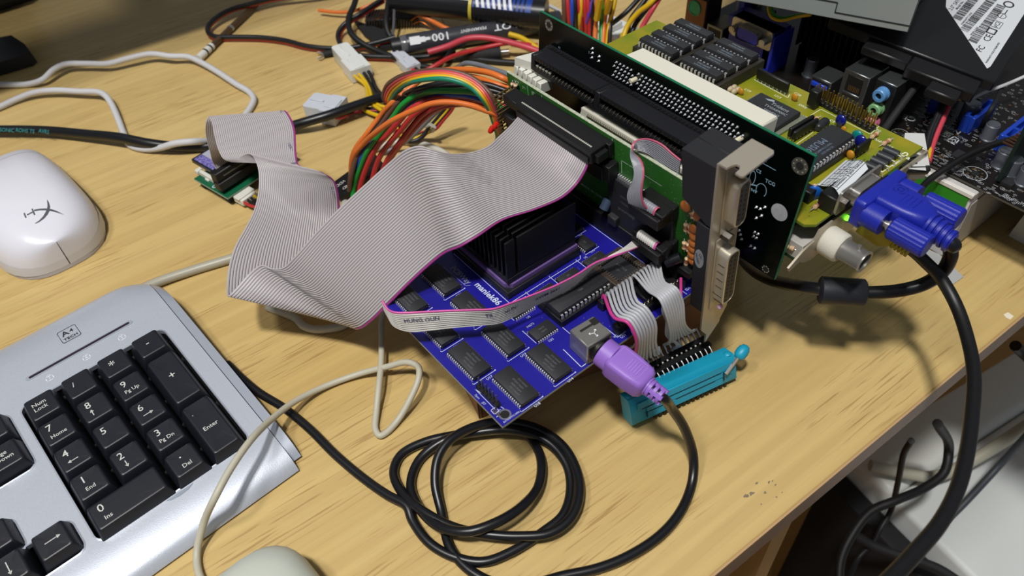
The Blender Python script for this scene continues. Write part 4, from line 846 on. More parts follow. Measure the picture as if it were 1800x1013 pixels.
for k, (t, s_) in enumerate((('Trident', 3.6), ('TVGA8900C', 2.6), ('SIEMENS', 2.6), ('N40007F0', 2.3), ('W18W320', 2.3), ('170012S-1', 2.1))): tq.text(t, s_, TQ @ T(1, 7.8-k*3.6, 0))
tq.add([(-9.5, 9, 0), (-5, 11.2, 0), (-4, 9.6, 0), (-7, 8.6, 0)], [(0, 1, 2, 3)], TQ); part('marking', tq, mat('video_print', '#9aa3ad', .6), qo)
m0 = V(P(1501, 235, 112)); m1 = V(P(1460, 216.4, 112)); 
MUM = T((m0.x+m1.x)/2, m0.y-17.0, ZV+4.2) @ Rz(math.radians(90))
part('chip_socket', MB().box(-18.3, 18.3, -8.6, 8.6, -4.2, 0, MUM, .3), M_hdr, vc)
chip(vc, 'palette_chip', 'dip28b', lambda: dip(36.4, 13.4, 14, .5, 4.6, 15.24), MUM, (('MUSIC', 5.4, -3.0, 1.0, 180), ('TR9C1710-80PCA', 1.7, -2, -2.8, 180), ('SC-7601 B221', 1.6, -2, -5, 180)), pm=mat('music_print', '#68788f', .6), label='long black chip printed MUSIC')
def strip(u0, v0, u1, v1, w_, h_, label=None):
    a, b = P(u0, v0, ZV), P(u1, v1, ZV); d = b-a; F_ = frame(a, d, V((0, 0, 1)).cross(d)); L_ = d.length; m_ = MB().box(0, L_, -w_/2, w_/2, 1.6, h_, F_, .5); n = max(3, int(L_/2.54)); l_ = MB()
    for k in range(n): x = (k+.5)*L_/n; l_.box(x-.3, x+.3, -.25, .25, 0, 1.7, F_)
    o_ = part('resistor_strip', m_, M_hdr, vc, label); part('leads', l_, M_tin, o_)
strip(1329, 141, 1383, 168, 2.2, 7.5, 'upright black resistor strip at the far edge'); strip(1384, 246, 1425, 222, 2.0, 7); strip(1391, 251, 1433, 226, 2.0, 6.5); strip(1500, 280, 1523, 265, 2.0, 7.5)
a, b = P(1428, 174, ZV), P(1534, 231, ZV); d = b-a; HF = frame(a, d, V((0, 0, 1)).cross(d)); HL = d.length
h = MB(); hp = MB()
for k in range(13):
    x = HL*(k+.5)/13
    for s_ in (-1.27, 1.27): h.box(x-HL/26+.1, x+HL/26-.1, s_-1.2, s_+1.2, 0, 2.4, HF, .3); hp.box(x-.34, x+.34, s_-.34, s_+.34, 2.4, 9.4, HF)
ho = part('feature_header', h, M_hdr, vc); part('gold_pin', hp, mat('gold_bright', '#a98a3a', .3, metal=.9), ho)
part('jumper_cap', MB().box(-2.5, 2.5, -2.4, 2.4, 2, 11, T(P(1427, 190, ZV)), .4), M_hdr, vc)
def drop(u, v, r, c_, lab, h=3.5, fl=.5, ang=0):
    q = P(u, v, ZV+h); part('capacitor', MB().sphere((0, 0, 0), r, T(q) @ Rz(ang), sc=(1, fl, 1.1), seg=14).tube([q+V((1, 0, 0)), q+V((1.2, 0, -h))], .25, 5).tube([q-V((1, 0, 0)), q-V((1.2, 0, h))], .25, 5), c_, vc, lab)
M_cblue = mat('cap_deepblue', '#131a72', .2, spec=.6); M_cteal = mat('cap_teal', '#0f7c78', .3); M_cor = mat('cap_orange', '#b8801e', .4); M_cbl2 = mat('cap_blue2', '#1559b0', .3)
drop(1478, 212, 3.0, M_cblue, 'dark blue drop capacitor', 4.5); drop(1507, 240, 3.2, M_cteal, 'teal disc capacitor', 4, .45); drop(1513, 249, 3.3, M_cblue, 'dark blue disc capacitor beside the teal one', 5, .5); drop(1431, 338, 3.4, M_cbl2, 'light blue disc capacitor', 4, .4, .6)
drop(1302, 161, 1.9, M_cor, 'orange bead', 2); drop(1397, 171, 2, M_cor, 'orange bead', 2.4); drop(1495, 272, 2.2, M_cor, 'orange bead', 2.4); drop(1483, 227, 1.5, M_cor, 'orange bead', 2)
M_bead = mat('bead_beige', '#b7a888', .5)
for u_, v_ in ((1284, 157), (1291, 161), (1290, 154), (1297, 158)): part('bead', MB().sphere((0, 0, 0), 1.9, T(P(u_, v_, ZV+1.8)), sc=(.8, 1.2, .9)), M_bead, vc)
for a, b in (((1424, 216), (1438, 207)), ((1531, 242), (1543, 234)), ((1551, 254), (1565, 246)), ((1422, 334), (1434, 326)), ((1430, 366), (1443, 356))):
    part('resistor', resistor(MB(), P(*a, ZV+1.4), P(*b, ZV+1.4), 1.25, (.3, .45, .6)), RM, vc)
part('crystal', MB().tube([P(1436, 226, ZV+2), P(1438, 224, ZV+2), P(1451, 214, ZV+2), P(1453, 212, ZV+2)], 2.4, 12, rfun=lambda t: 1.6 if t in (0, 1) else 2.5), mat('crystal_black', '#25272b', .35), vc, 'black rounded cylinder')
for k in range(4):
    a, b = P(1521+11*k, 289-9*k, ZV+2.4), P(1546+11*k, 302-9*k-2, ZV+2.4)
    part('ferrite_bead', MB().cyl(a, b, 2.1, 12), mat('ferrite', '#2b2e33', .4), vc, None); 
    part('bead_lead', MB().tube([b, b+V((1.5, 0, 0)), b+V((2.2, 0, -2.3))], .3, 5), M_tin, vc)
dm = MB()
for k in range(9): q = P(1398+random.uniform(0, 42), 368+random.uniform(-6, 18), ZV+.02); dm.disc(.3, T(q), 0, 6)
part('via', dm, mat('via_brown', '#4a3d14', .6), vc, kind='stuff')
part('jumper_block', MB().box(-4, 4, -3, 3, 0, 6.5, T(P(1414, 348, ZV)), .4), M_hdr, vc)
# video connector on the card: black back, metal flange
part('port_block', MB().box(-129, -120.5, 271.5, 303.5, ZV, ZV+9.0, None, .5), M_hdr, vc, 'black block of the video port')
part('port_flange', MB().prism(rrect(31.5, 13.4, 2.2, 4, 287.3, ZV+7.0), -120.4, -119.2, Mx(((0, 0, 1, 0), (1, 0, 0, 0), (0, 1, 0, 0), (0, 0, 0, 1)))).loft([[(x, y, z) for y, z in rrect(17.5, 9, 2.6, 4, 288.5, ZV+7)] for x in (-119.2, -115.5)]), M_nick, vc, 'shiny metal port plate'); 
part('port_screw', MB().cyl((-119.3, 275.2, ZV+7), (-116.8, 275.2, ZV+7), 2.4, 6).cyl((-119.3, 299.6, ZV+7), (-116.8, 299.6, ZV+7), 2.4, 6), M_nickd, vc)
sk_ = [(1485, 280, 103), (1495, 276.5, 103)]
stk = []
for t in (0, .2, .4, .55, .7, .85, 1):
    aL = (P(1437, 325, ZV+1.0)).lerp(P(1487, 281, ZV+.8), t); aR = (P(1476, 346, ZV+9.8)).lerp(P(1526, 297, ZV+9.8), t)
    stk.append((aL, aR))
sm_ = MB(); rows_ = 8
gridp = []
for aL, aR in stk:
    r_ = []
    for j in range(rows_+1):
        s_ = j/rows_; q = aL.lerp(aR, s_); q = q+V((0, 0, 2.6*math.sin(math.pi*s_)-.9*math.sin(2*math.pi*s_))); r_.append(q)
    gridp.append(r_)
sm_.loft(gridp, closed=False)
st_o = part('warranty_sticker', sm_, mat('paper_white', '#d3d8de', .6), vc, 'curved white paper sticker with a printed grid and dates', sharp=80)
def son(s, t):                       # point on the sticker: s across (0 inner .. 1 outer), t along
    i = min(int(t*(len(gridp)-1)), len(gridp)-2); f = t*(len(gridp)-1)-i; j = min(int(s*rows_), rows_-1); g = s*rows_-j
    a_ = gridp[i][j].lerp(gridp[i][j+1], g); b_ = gridp[i+1][j].lerp(gridp[i+1][j+1], g); return a_.lerp(b_, f)+V((.1, 0, .22))
sg_ = MB()
for s_ in (.12, .42, .62, .80): sg_.tube([son(s_, k/8) for k in range(9)], .12, 4)
for t in (.03, .22, .40, .58, .97): sg_.tube([son(.12+(.5)*k/6, t) for k in range(7)], .12, 4)
def stext(txt, s_, t, size, mi=0):
    o_ = son(s_, t); x_ = son(s_, t-.05)-o_; y_ = son(s_+.05, t)-o_
    if x_.cross(y_).dot(FW) > 0: x_ = -x_
    sg_.text(txt, size, frame(o_+V((0, 0, .05)), x_, y_), mi)
for k, t in enumerate((.12, .31, .49, .66)): stext('12 11 10 9'.split()[k], .26, t, 3.0); stext('6 5 4 3'.split()[k], .52, t, 3.0)
stext('warranty void if removed', .71, .5, 2.7); stext('91/92', .28, .86, 4.0, 1)
part('sticker_print', sg_, [M_ink, mat('blue_stamp', '#2a5f94', .6)], st_o)
# ---------------------------------------------------------------- network card under the graphics card
nc = thing('network_card', 'network card with a metal bracket and round wrapped socket, below the graphics card', 'circuit card', (-190, 300, 80))
part('board', MB().box(-260, -123, 258, 344, 79.4, 81, None), mat('net_green', '#1d3a22', .5), nc)
NB = Mx(((0, 0, 1, 0), (1, 0, 0, 0), (0, 1, 0, 0), (0, 0, 0, 1)))
part('bracket', MB().prism([(264, 98), (352, 98), (352, 79.6), (264, 79.6), (257, 82), (254.5, 85), (247, 83), (245.5, 86), (254, 91), (258, 92), (262, 92.6)], -121.0, -120.0, NB), M_brk, nc, 'brown tinted metal bracket')
part('bracket_lip', MB().box(-131, -120, 352, 353, 79.6, 98, None, .3), M_brk, nc)
bc = V((-120, 271.8, 88.5)); 
part('tape_wrap', MB().tube([bc, bc+V((1, 0, 0)), bc+V((8.5, 0, -.2)), bc+V((9.5, 0, -.2))], 7.3, 24, rfun=lambda t: 6.6 if t in (0, 1) else 7.3), mat('white_tape', '#c9c6b9', .8, bump=.4, bscale=1200), nc, 'white tape wound around the socket')
bo = part('round_socket', MB().loft([[(bc.x+x, bc.y+r*math.cos(k*math.pi/12), bc.z-.2+r*math.sin(k*math.pi/12)) for k in range(24)] for x, r in ((7, 4.9), (9.5, 5.3), (19.5, 5.1), (20.3, 5.5), (20.9, 5.4), (20.9, 4.3), (12, 4.2), (12, .1))]), M_nick, nc, 'bare metal round socket barrel')
part('bayonet_pin', MB().cyl(bc+V((16, 0, 4.6)), bc+V((16, 0, 6.6)), 1.0, 10), M_nick, bo)
part('status_lamp', MB().sphere((-119.6, 286, 93.0), 1.4), mat('green_led', '#6de03a', .3, emit='#6dff2a', estr=3.0), nc, 'lit green lamp')
part('white_sheet', MB().box(-134, -122.5, 258, 275, 81, 90, None, .3), mat('net_white', '#b9b7b0', .5), nc, 'white part behind the bracket')
part('resistor', resistor(MB(), (-131, 256, 86.5), (-126, 258, 86.0), 1.3, (.3, .5)), [M_tan, mat('green_band', '#1f6b2c', .5), M_tin], nc)
# ---------------------------------------------------------------- ribbon cables
OFFS = (.08, .2, .5, .8, .92)
def ribbon(pairs, n, amp, thick, sm=6):
    """ruled strip between two edges: n round conductors joined by thin webs; returns (body, edge conductor) meshes"""
    Ls = spline([a for a, b in pairs], sm); Rs = spline([b for a, b in pairs], sm); body = MB(); edge = MB()
    cs_ = [((w_+o)/n, thick*.5+amp*math.sin(math.pi*(o-.08)/.84)) for w_ in range(n) for o in OFFS]
    top = []; bot = []
    for k in range(len(Ls)):
        t = (Ls[min(k+1, len(Ls)-1)]-Ls[max(k-1, 0)]).normalized()+(Rs[min(k+1, len(Ls)-1)]-Rs[max(k-1, 0)]).normalized()
        w_ = Rs[k]-Ls[k]; nn = w_.cross(t); nn = nn.normalized() if nn.length > 1e-6 else V((0, 0, 1))
        top.append([Ls[k]+w_*s_+nn*h for s_, h in cs_]); bot.append([Ls[k]+w_*s_-nn*h for s_, h in cs_])
    def strip(m, c0, c1):
        N_ = c1-c0; vs = []; 
        for k in range(len(top)): vs += top[k][c0:c1]+bot[k][c0:c1]
        fa, fb = [], []
        for k in range(len(top)-1):
            o = k*2*N_; q = (k+1)*2*N_
            for c in range(N_-1):
                tgt = fb if (c0+c) % 5 == 4 else fa
                tgt.append((o+c, o+c+1, q+c+1, q+c)); tgt.append((o+N_+c+1, o+N_+c, q+N_+c, q+N_+c+1))
            fa.append((o+N_, o, q, q+N_)); fa.append((o+N_-1, o+2*N_-1, q+2*N_-1, q+N_-1))
        m.add(vs, fa, None, 0); k0_ = len(m.v)-len(vs)
        for f in fb: m.f.append(tuple(k0_+i for i in f)); m.m.append(1)
    strip(body, 0, (n-1)*5); strip(edge, (n-1)*5-1, n*5)
    return body, edge, Ls, Rs
M_web = mat('ribbon_web', '#37333a', .5); M_webl = mat('ribbon_web_pale', '#77757a', .5)
M_rib = mat('ribbon_grey', '#b5afb1', .38, spec=.4, var=.02, vscale=30); M_ribp = mat('ribbon_magenta', '#98307f', .4); M_ribl = mat('ribbon_pale', '#d2d0cb', .4); M_ribd = mat('ribbon_blue_grey', '#8d8e97', .4); M_pink = mat('ribbon_pink', '#d0559f', .42); M_pinkd = mat('ribbon_rose', '#b85570', .42)
# adapter frame (flash card adapter at the other end)
A_, B_ = P(341, 314, 9), P(401, 349, 9); AF = frame(A_, B_-A_, V((0, 0, 1)).cross(B_-A_))
def af(i, j, z): return AF @ V((i, j, z))
rc = thing('ribbon_cable', 'wide grey ribbon cable with a magenta edge, folded over in front of the blue board', 'ribbon cable', (-320, 95, 25))
pairs = [(P(912, 203, 110), P(1037, 284, 110)), (P(896, 221, 112), P(1029, 303, 105)), (P(876, 240, 114), P(1015, 325, 99)), (P(855, 258, 117), P(990, 348, 97)), (P(825, 268, 119), P(940, 370, 95.5)), (P(790, 270, 121.5), P(885, 388, 94.5)), (P(762, 263, 124), P(842, 416, 94)), (P(738, 256, 124.5), P(812, 434, 91)), (P(712, 263, 120), P(780, 448, 82)), (P(682, 287, 111), P(748, 474, 74)),
         (P(640, 325, 101), P(720, 500, 67)), (P(600, 362, 91), P(698, 522, 61)), (P(555, 408, 79), P(678, 542, 54)), (P(520, 448, 68), P(660, 560, 47)), (P(497, 470, 60), P(648, 570, 42)), (P(478, 472, 57), P(640, 576, 38)), (P(458, 466, 55), P(632, 579, 34)), (P(440, 478, 52), P(628, 580, 31)), (P(415, 506, 48), P(624, 578, 28)), (P(401, 520, 45.5), P(619, 573, 24)), (P(398, 517, 43.5), P(613, 564, 22)), (P(398, 500, 41.5), P(606, 545, 19)), (P(402, 467, 42), P(600, 500, 18)), (P(413, 432, 44), P(599, 450, 22)), (P(430, 402, 46), P(598, 405, 30)), (P(445, 372, 48), P(598, 370, 38)), (P(454, 335, 53), P(595, 338, 50)), (P(454, 300, 60), P(588, 318, 58)), (P(447, 279, 64), P(574, 307, 63)), (P(436, 269.5, 63), P(553, 300, 62.5)), (P(422, 275, 59), P(535, 295, 60)), (P(407, 284, 56.5), P(525, 289, 58.5)), (P(393, 280, 57.5), P(521.5, 272, 60)), (P(383, 262, 61.5), P(520.5, 252, 63)), (P(376, 236, 66), P(519, 228, 66.5)), (P(372, 216, 69), P(511, 206, 69.5)), (P(366.5, 205, 70.5), P(501, 195, 70.5)), (P(362.5, 212, 68.5), P(494, 202, 68.5)), (P(361, 235, 58), P(487, 228, 57)), (P(368, 264, 44), P(480, 258, 43)), (af(25.5, 5, 20), af(25.5, 54, 20)), (af(27.5, 5, 13.5), af(27.5, 54, 13.5))]
body, edge, Lr, Rr = ribbon(pairs, 40, .42, .14, 6)
part('ribbon', body, [M_rib, M_web], rc, sharp=85); part('edge_wire', edge, [M_ribp, M_web], rc, 'magenta edge conductor', sharp=85)
pt2 = MB()                                                # print near the magenta edge
def onrib(k, s_): k = max(0, min(k, len(Lr)-2)); a = Lr[k].lerp(Rr[k], s_); x_ = (Lr[k+1]-Lr[k-1]).normalized(); w_ = (Rr[k]-Lr[k]); n_ = w_.cross(x_).normalized(); return a, x_, w_.normalized(), n_
for k, txt in ((158, 'IC051M'), (196, '105LM'), (214, 'IC'), (186, '00S')):
    a, x_, w_, n_ = onrib(k, .93); side = 1 if n_.dot(CAM-a) > 0 else -1
    pt2.text(txt, 2.4, frame(a+n_*side*.75, -x_, w_*1.0 if side*(-x_).cross(w_).dot(n_) > 0 else -w_))
part('printing', pt2, mat('blue_print', '#3d4066', .6), rc, 'dark blue printing along the edge')
# plug on the interface card
pg = part('card_plug', MB().box(-127, -70, -3.8, 6.5, 64.4, 72, CM, .5).box(-125.5, -71.5, -4.6, -3.8, 65, 68.5, CM, .2).box(-70.1, -67.6, -1.6, 5.4, 64.8, 69.8, CM, .4), M_hdr, rc, 'long black plug on the interface card', sharp=30)
wl_ = MB()
for k in range(46): wl_.box(-124.5+1.13*k, -123.7+1.13*k, -1.0, -.2, 72, 72.3, CM)
part('ribbon_end', wl_, mat('ribbon_cut', '#b5b3aa', .6), pg, 'row of cut wire ends in the top of the plug')
pg2 = part('drive_plug', MB().box(24.6, 31.5, .5, 58.5, 2.5, 16.5, AF, .6).box(26.5, 33, -.2, 58, 3, 9.5, AF, .5), M_hdr, rc, 'long black plug on the small green adapter')
part('ribbon_end', MB().box(31.45, 31.7, 6, 50, 12.2, 12.9, AF), mat('ribbon_cut2', '#6e6b60', .6), pg2)
# small ribbon with ten wires looping over the card top
r1 = thing('ribbon_cable', 'narrow blue grey ribbon with a rose edge, arching over the green interface card', 'ribbon cable', cpt(1150, 330, 3))
def cz(u, v, L): return cpt(u, v, L)
pq = [(cz(1193, 309, 12.6), cz(1197, 281, 13)), (cz(1176, 302, 12.6), cz(1180, 267, 13)), (cz(1163, 291, 12.5), cz(1166, 254.5, 13)), (cz(1150, 278, 12), cz(1152, 247, 12.5)), (cz(1134, 268, 11), cz(1134, 243, 12)), (cz(1120, 263, 9.5), cz(1121, 245.5, 10)), (cz(1112, 262, 7), cz(1113.5, 252, 8)), (cz(1108.5, 268, 4.5), cz(1113, 265, 5.5)), (cz(1109, 279, 2.5), cz(1122, 275, 3.5)), (cz(1113, 291, 1.5), cz(1128, 284, 2)), (cz(1115, 305, 0), cz(1132, 298, 0)), (cz(1112.5, 319, -1.5), cz(1132, 311, -1.5)), (cz(1105, 334, -3), cz(1130, 325, -3)), (cz(1102.5, 347, -4), cz(1129, 343, -4)), (cz(1108, 362, -3.5), cz(1134, 360, -3.5)), (cz(1118, 372, -1.5), cz(1146, 371, -1.5)), (cz(1130, 377, 1), cz(1160, 377, 1))]
b_, e_, _, _ = ribbon(pq, 10, .36, .34, 6); part('ribbon', b_, [M_ribd, M_web], r1, sharp=85); part('edge_wire', e_, [M_pinkd, M_web], r1, 'rose edge conductor', sharp=85)
def idc(nm, root, rm, pm, X_, u_, lbl):
    o_ = part('plug', MB().box(X_-8.6, X_+10.2, -4.5, 5.1, u_-5.2, u_+1.2, CM, .5).box(X_-9.6, X_+11.2, -2.5, 5.1, u_+1.2, u_+3.4, CM, .5), M_hdr, root, lbl)
    rl = MB(); c0 = CM @ V((X_-5.2, -.8, u_+3.2)); 
    for k in range(10):
        x = X_-5.2+1.25*k; rl.loft([[(x+dx, -.8+(2.4-.35*abs(dx)/.6)*math.cos(a), u_+2.6+(2.9-.35*abs(dx)/.6)*math.sin(a)) for a in [math.radians(-10+200*j/10) for j in range(11)]] for dx in (-.62, -.4, 0, .4, .62)], CM, mi=1 if k == 9 else 0, closed=False)
    part('strain_loop', rl, [rm, pm], root, 'ribbon turned back over the plug', sharp=80); return o_
X_, u_, L0 = CONN['upper']; idc('upper', r1, M_ribd, M_pinkd, X_, u_, 'small black plug')
r2 = thing('ribbon_cable', 'narrow pale ribbon with a bright pink edge, lying across the blue board', 'ribbon cable', (-200, 150, 62))
pq = [(P(1130, 404, 80), P(1162, 419, 76)), (P(1117, 418, 78), P(1140, 428, 76)), (P(1094, 437, 76), P(1110, 440, 76)), (P(1066, 455, 73), P(1075, 451.5, 76)), (P(1040, 472, 69), P(1046, 462, 77)), (P(1018, 494, 66), P(1018, 480, 77)), (P(1000, 507, 66), P(990, 495, 77)), (P(978, 519, 66), P(968, 505, 77)), (P(950, 533, 66), P(935, 518, 77.5)), (P(912, 552, 66), P(900, 531, 78)), (P(880, 568, 66.5), P(866, 542, 78.5)), (P(840, 573, 67), P(830, 543.5, 79)), (P(795, 577, 67), P(785, 545, 79)), (P(752, 582, 67), P(742, 547, 79)), (P(727, 584, 66.5), P(712, 548.5, 79)), (P(707, 581, 66.5), P(692, 547.5, 79)), (P(692, 573, 67), P(682, 543, 79)), (P(683, 558, 69), P(676, 535, 80)), (P(676, 545, 71), P(672, 528, 81))]
b_, e_, L2, R2 = ribbon(pq, 10, .36, .34, 6); part('ribbon', b_, [M_ribl, M_webl], r2, sharp=85); part('edge_wire', e_, [M_pink, M_webl], r2, 'bright pink edge conductor', sharp=85)
X_, u_, L0 = CONN['lower']; idc('lower', r2, M_ribl, M_pink, X_, u_, 'small black plug')
t2 = MB()
for k, txt in ((82, 'HUNG'), (76, 'OUN'), (55, 'HUNG'), (44, 'AWM 2651'), (62, 'TR')):
    a = L2[k].lerp(R2[k], .62); x_ = (L2[k-1]-L2[k+1]).normalized(); w_ = (R2[k]-L2[k]).normalized(); n_ = x_.cross(w_).normalized(); sd_ = 1 if n_.dot(CAM-a) > 0 else -1
    t2.text(txt, 3.0, frame(a+n_*sd_*.7, x_ if sd_ > 0 else -x_, w_), bold=.03)
part('printing', t2, mat('blue_print', '#3d4066', .6), r2, 'dark printed letters')
# ---------------------------------------------------------------- flash card adapter
ad = thing('flash_card_adapter', 'small green adapter board holding a dark flash card under the ribbon crest', 'circuit board', AF @ V((18, 28, -9)))
part('board', MB().box(0, 37, 0, 62, -1.6, 0, AF), mat('adapter_green', '#0c5a3a', .4, var=.1, vscale=60), ad)
part('board_edge', MB().box(-.1, 37.1, -.1, 62.1, -1.4, -.3, AF), mat('adapter_edge', '#8aa694', .5), ad)
at = MB(); at.text('CF', 4.5, AF @ T(20, 3.4, .04) @ Rz(1.2), bold=.08); at.text('7.0', 3, AF @ T(22, 7, .04)); part('silkscreen', at, M_silk, ad)
part('card_holder', MB().box(-1, 20, 4.6, 7.4, .0, 3.6, AF, .4).box(-2.2, 1.2, 3.4, 8, 1, 4.4, AF, .4).box(8, 12, 3.4, 4.6, -.4, 1.4, AF, .3), M_whd if 'M_whd' in globals() else mat('white_header', '#d6d6cc', .5), ad, 'white card holder edge')
for fx_, fy_ in ((2, 2), (30, 52), (2, 52), (30, 2)): part('foot', MB().box(fx_, fx_+4, fy_, fy_+4, -7.6, -1.6, AF), M_blkm, ad)
fl = thing('flash_card', 'dark flash memory card with a purple speckled label, held in the green adapter', 'memory card', AF @ V((8, 28, 4)))
part('card_body', MB().box(-9.5, 27, 7.6, 51, 4.6, 8.2, AF, .6), mat('card_black', '#1c1d24', .4), fl)
part('label_light', MB().box(-7.4, 25.5, 15.5, 48, 8.2, 8.36, AF), mat('label_pale', '#a9a9b8', .5), fl, 'pale label')
lm = bpy.data.materials.new('label_purple'); lm.use_nodes = True; nt = lm.node_tree; vz = nt.nodes.new('ShaderNodeTexVoronoi'); vz.inputs['Scale'].default_value = 700; rp = nt.nodes.new('ShaderNodeValToRGB'); rp.color_ramp.elements[0].color = srgb('#16183a'); rp.color_ramp.elements[1].color = srgb('#9a8fe0'); tcn = nt.nodes.new('ShaderNodeTexCoord'); nt.links.new(tcn.outputs['Object'], vz.inputs['Vector']); nt.links.new(vz.outputs['Distance'], rp.inputs['Fac']); nt.links.new(rp.outputs['Color'], nt.nodes['Principled BSDF'].inputs['Base Color']); nt.nodes['Principled BSDF'].inputs['Roughness'].default_value = .4
part('label_speckled', MB().box(-7.4, 25.5, 8.6, 15.3, 8.2, 8.36, AF), lm, fl, 'purple speckled band')
M_whd = mat('white_header', '#d6d6cc', .5)
def wire(root, pts, r, m, label=None, seg=8, sm=7): return part('wire', MB().tube(pts, r, seg, sm=sm), m, root, label, sharp=80)
C_red = mat('wire_red', '#b52a2e', .42); C_blk = mat('wire_black', '#17171b', .4); C_yel = mat('wire_yellow', '#d2ad14', .42); C_org = mat('wire_orange', '#d8702c', .42); C_grn = mat('wire_green', '#128a32', .4); C_blu = mat('wire_blue', '#1a46b0', .4); C_gry = mat('wire_slate', '#70747c', .4); C_brn = mat('wire_brown', '#5f4335', .45); C_pur = mat('wire_purple', '#5a36a0', .42); C_wht = mat('wire_white', '#cdcdcf', .45); C_pnk = mat('wire_coral', '#c03f4e', .42); C_teal = mat('wire_sea', '#0d7f62', .42)
fp = thing('power_plug', 'white four wire power plug at the edge of the green adapter', 'plug', AF @ V((41, 11, -9)))
part('plug_body', MB().box(36.0, 46, 4.5, 17, -6.8, -1.8, AF, .5).box(38, 44, 3.6, 17.6, -2, -.8, AF, .3), M_whd, fp)
for k, m in enumerate((C_red, C_blk, C_blk, C_yel)): p0 = AF @ V((46, 6.0+2.8*k, -4)); wire(fp, [p0-V((2, 0, 0)), p0+V((4, 1, 0)), p0+V((14, 6, 0)), p0+V((34, 20, -2))], 1.0, m)
# ---------------------------------------------------------------- video cable with the blue plug
vcb = thing('video_cable', 'black video cable with a big blue screw-down plug on the graphics card', 'cable', (-95, 290, 60))
M_bplug = mat('plug_blue', '#17249a', .42, bump=.15, bscale=1800, sss=.03)
VO = V((-113.8, 290.5, 107.5)); VPM = frame(VO, V((1, .0, .0)), V((0, 1, 0)))
def rx(w_, h_, r, x, n=4, cy=0, cz=0): return [(x, a, b) for a, b in rrect(w_, h_, r, n, cy, cz)]
pbk = part('plug_body', MB().loft([rx(33, 14, 2, 0), rx(33.4, 14.4, 2.2, .8), rx(33.4, 14.4, 2.2, 4.6), rx(32, 13.4, 2.2, 5.4)], VPM).loft([rx(17.6, 14, 2.4, 5), rx(17.6, 14.2, 2.4, 8), rx(17.4, 14.2, 2.6, 17), rx(15, 13.6, 3, 22), rx(12.5, 12.6, 4, 26), rx(11, 11.6, 4.4, 27)], VPM), M_bplug, vcb, 'moulded blue plug shell', sharp=45)
lg = MB()
for k in range(4): lg.box(13+2.0*k, 13.5+2.0*k, -4.6+.5*k, 3.0+.3*k, 7.0, 7.35, VPM, .1)
lg.line(rrect(5, 5, 1.2, 3, 9.2, 3.6), .3, VPM, closed=True, z=7.15); lg.line(rrect(2.4, 2.4, .8, 3, 9.2, 3.6), .3, VPM, closed=True, z=7.15)
part('raised_marks', lg, M_bplug, pbk)
for s_, nm in ((-1, 'near'), (1, 'far')):
    y = s_*12.6
    part('screw_collar', MB().cyl(VPM @ V((4.8, y, 0)), VPM @ V((14.0, y, 0)), 5.7, 20), M_bplug, vcb, sharp=45)
    part('screw_shaft', MB().cyl(VPM @ V((14, y, 0)), VPM @ V((17.5, y, 0)), 1.6, 12).cyl(VPM @ V((15.6, y, 0)), VPM @ V((16.5, y, 0)), 2.4, 12), M_nick, vcb)
    kb_ = MB(); N_ = 22; rings = []
    for x, rr in ((17.2, 4.4), (17.8, 5.1), (33.4, 5.3), (34.2, 4.6)):
        rings.append([(x, y+(rr+(.18 if k % 2 else -.12))*math.cos(2*math.pi*k/(2*N_)), (rr+(.18 if k % 2 else -.12))*math.sin(2*math.pi*k/(2*N_))) for k in range(2*N_)])
    kb_.loft(rings, VPM); part('thumb_screw', kb_, M_bplug, vcb, 'ribbed blue thumb screw')
bt = MB()
for k in range(5):
    x = 26.5+2.5*k; r0 = 6.1-.25*k; bt.loft([[(xx, rr*math.cos(2*math.pi*j/20), rr*math.sin(2*math.pi*j/20)-.12*k*k) for j in range(20)] for xx, rr in ((x, r0-1.2), (x+.3, r0), (x+1.7, r0), (x+2.0, r0-1.0), (x+2.5, r0-1.2))], VPM)
part('strain_relief', bt, M_bplug, vcb, 'ribbed blue strain relief')
c0 = VPM @ V((34, 0, -1.6))
part('cord', MB().tube([c0, c0+V((5, 0, -1.5)), P(1668, 428, 90), P(1671, 450, 82), P(1656, 478, 72), P(1625, 499, 64), P(1580, 511, 60), P(1520, 515, 58), P(1478, 514, 58), P(1430, 507, 55), P(1390, 501, 46), P(1350, 490, 34), P(1318, 470, 20), P(1300, 440, 8), P(1310, 400, 4)], 3.3, 14, sm=8), mat('cable_black', '#131418', .34), vcb, 'glossy black cord', sharp=80)
f0, f1 = P(1441, 510, 57.5), P(1520, 515.5, 58)
fm = MB(); fd = (f1-f0); FM_ = frame(f0, fd, V((0, 0, 1)).cross(fd)); L_ = fd.length
fm.loft([[(x, r*math.cos(2*math.pi*k/24), r*math.sin(2*math.pi*k/24)) for k in range(24)] for x, r in ((-.2, 5.8), (.5, 6.9), (L_-.6, 6.9), (L_+.2, 6.0))], FM_)
part('ferrite_core', fm, mat('ferrite_shell', '#1d2027', .5, bump=.2, bscale=1500), vcb, 'fat cylindrical ferrite shell', sharp=50)
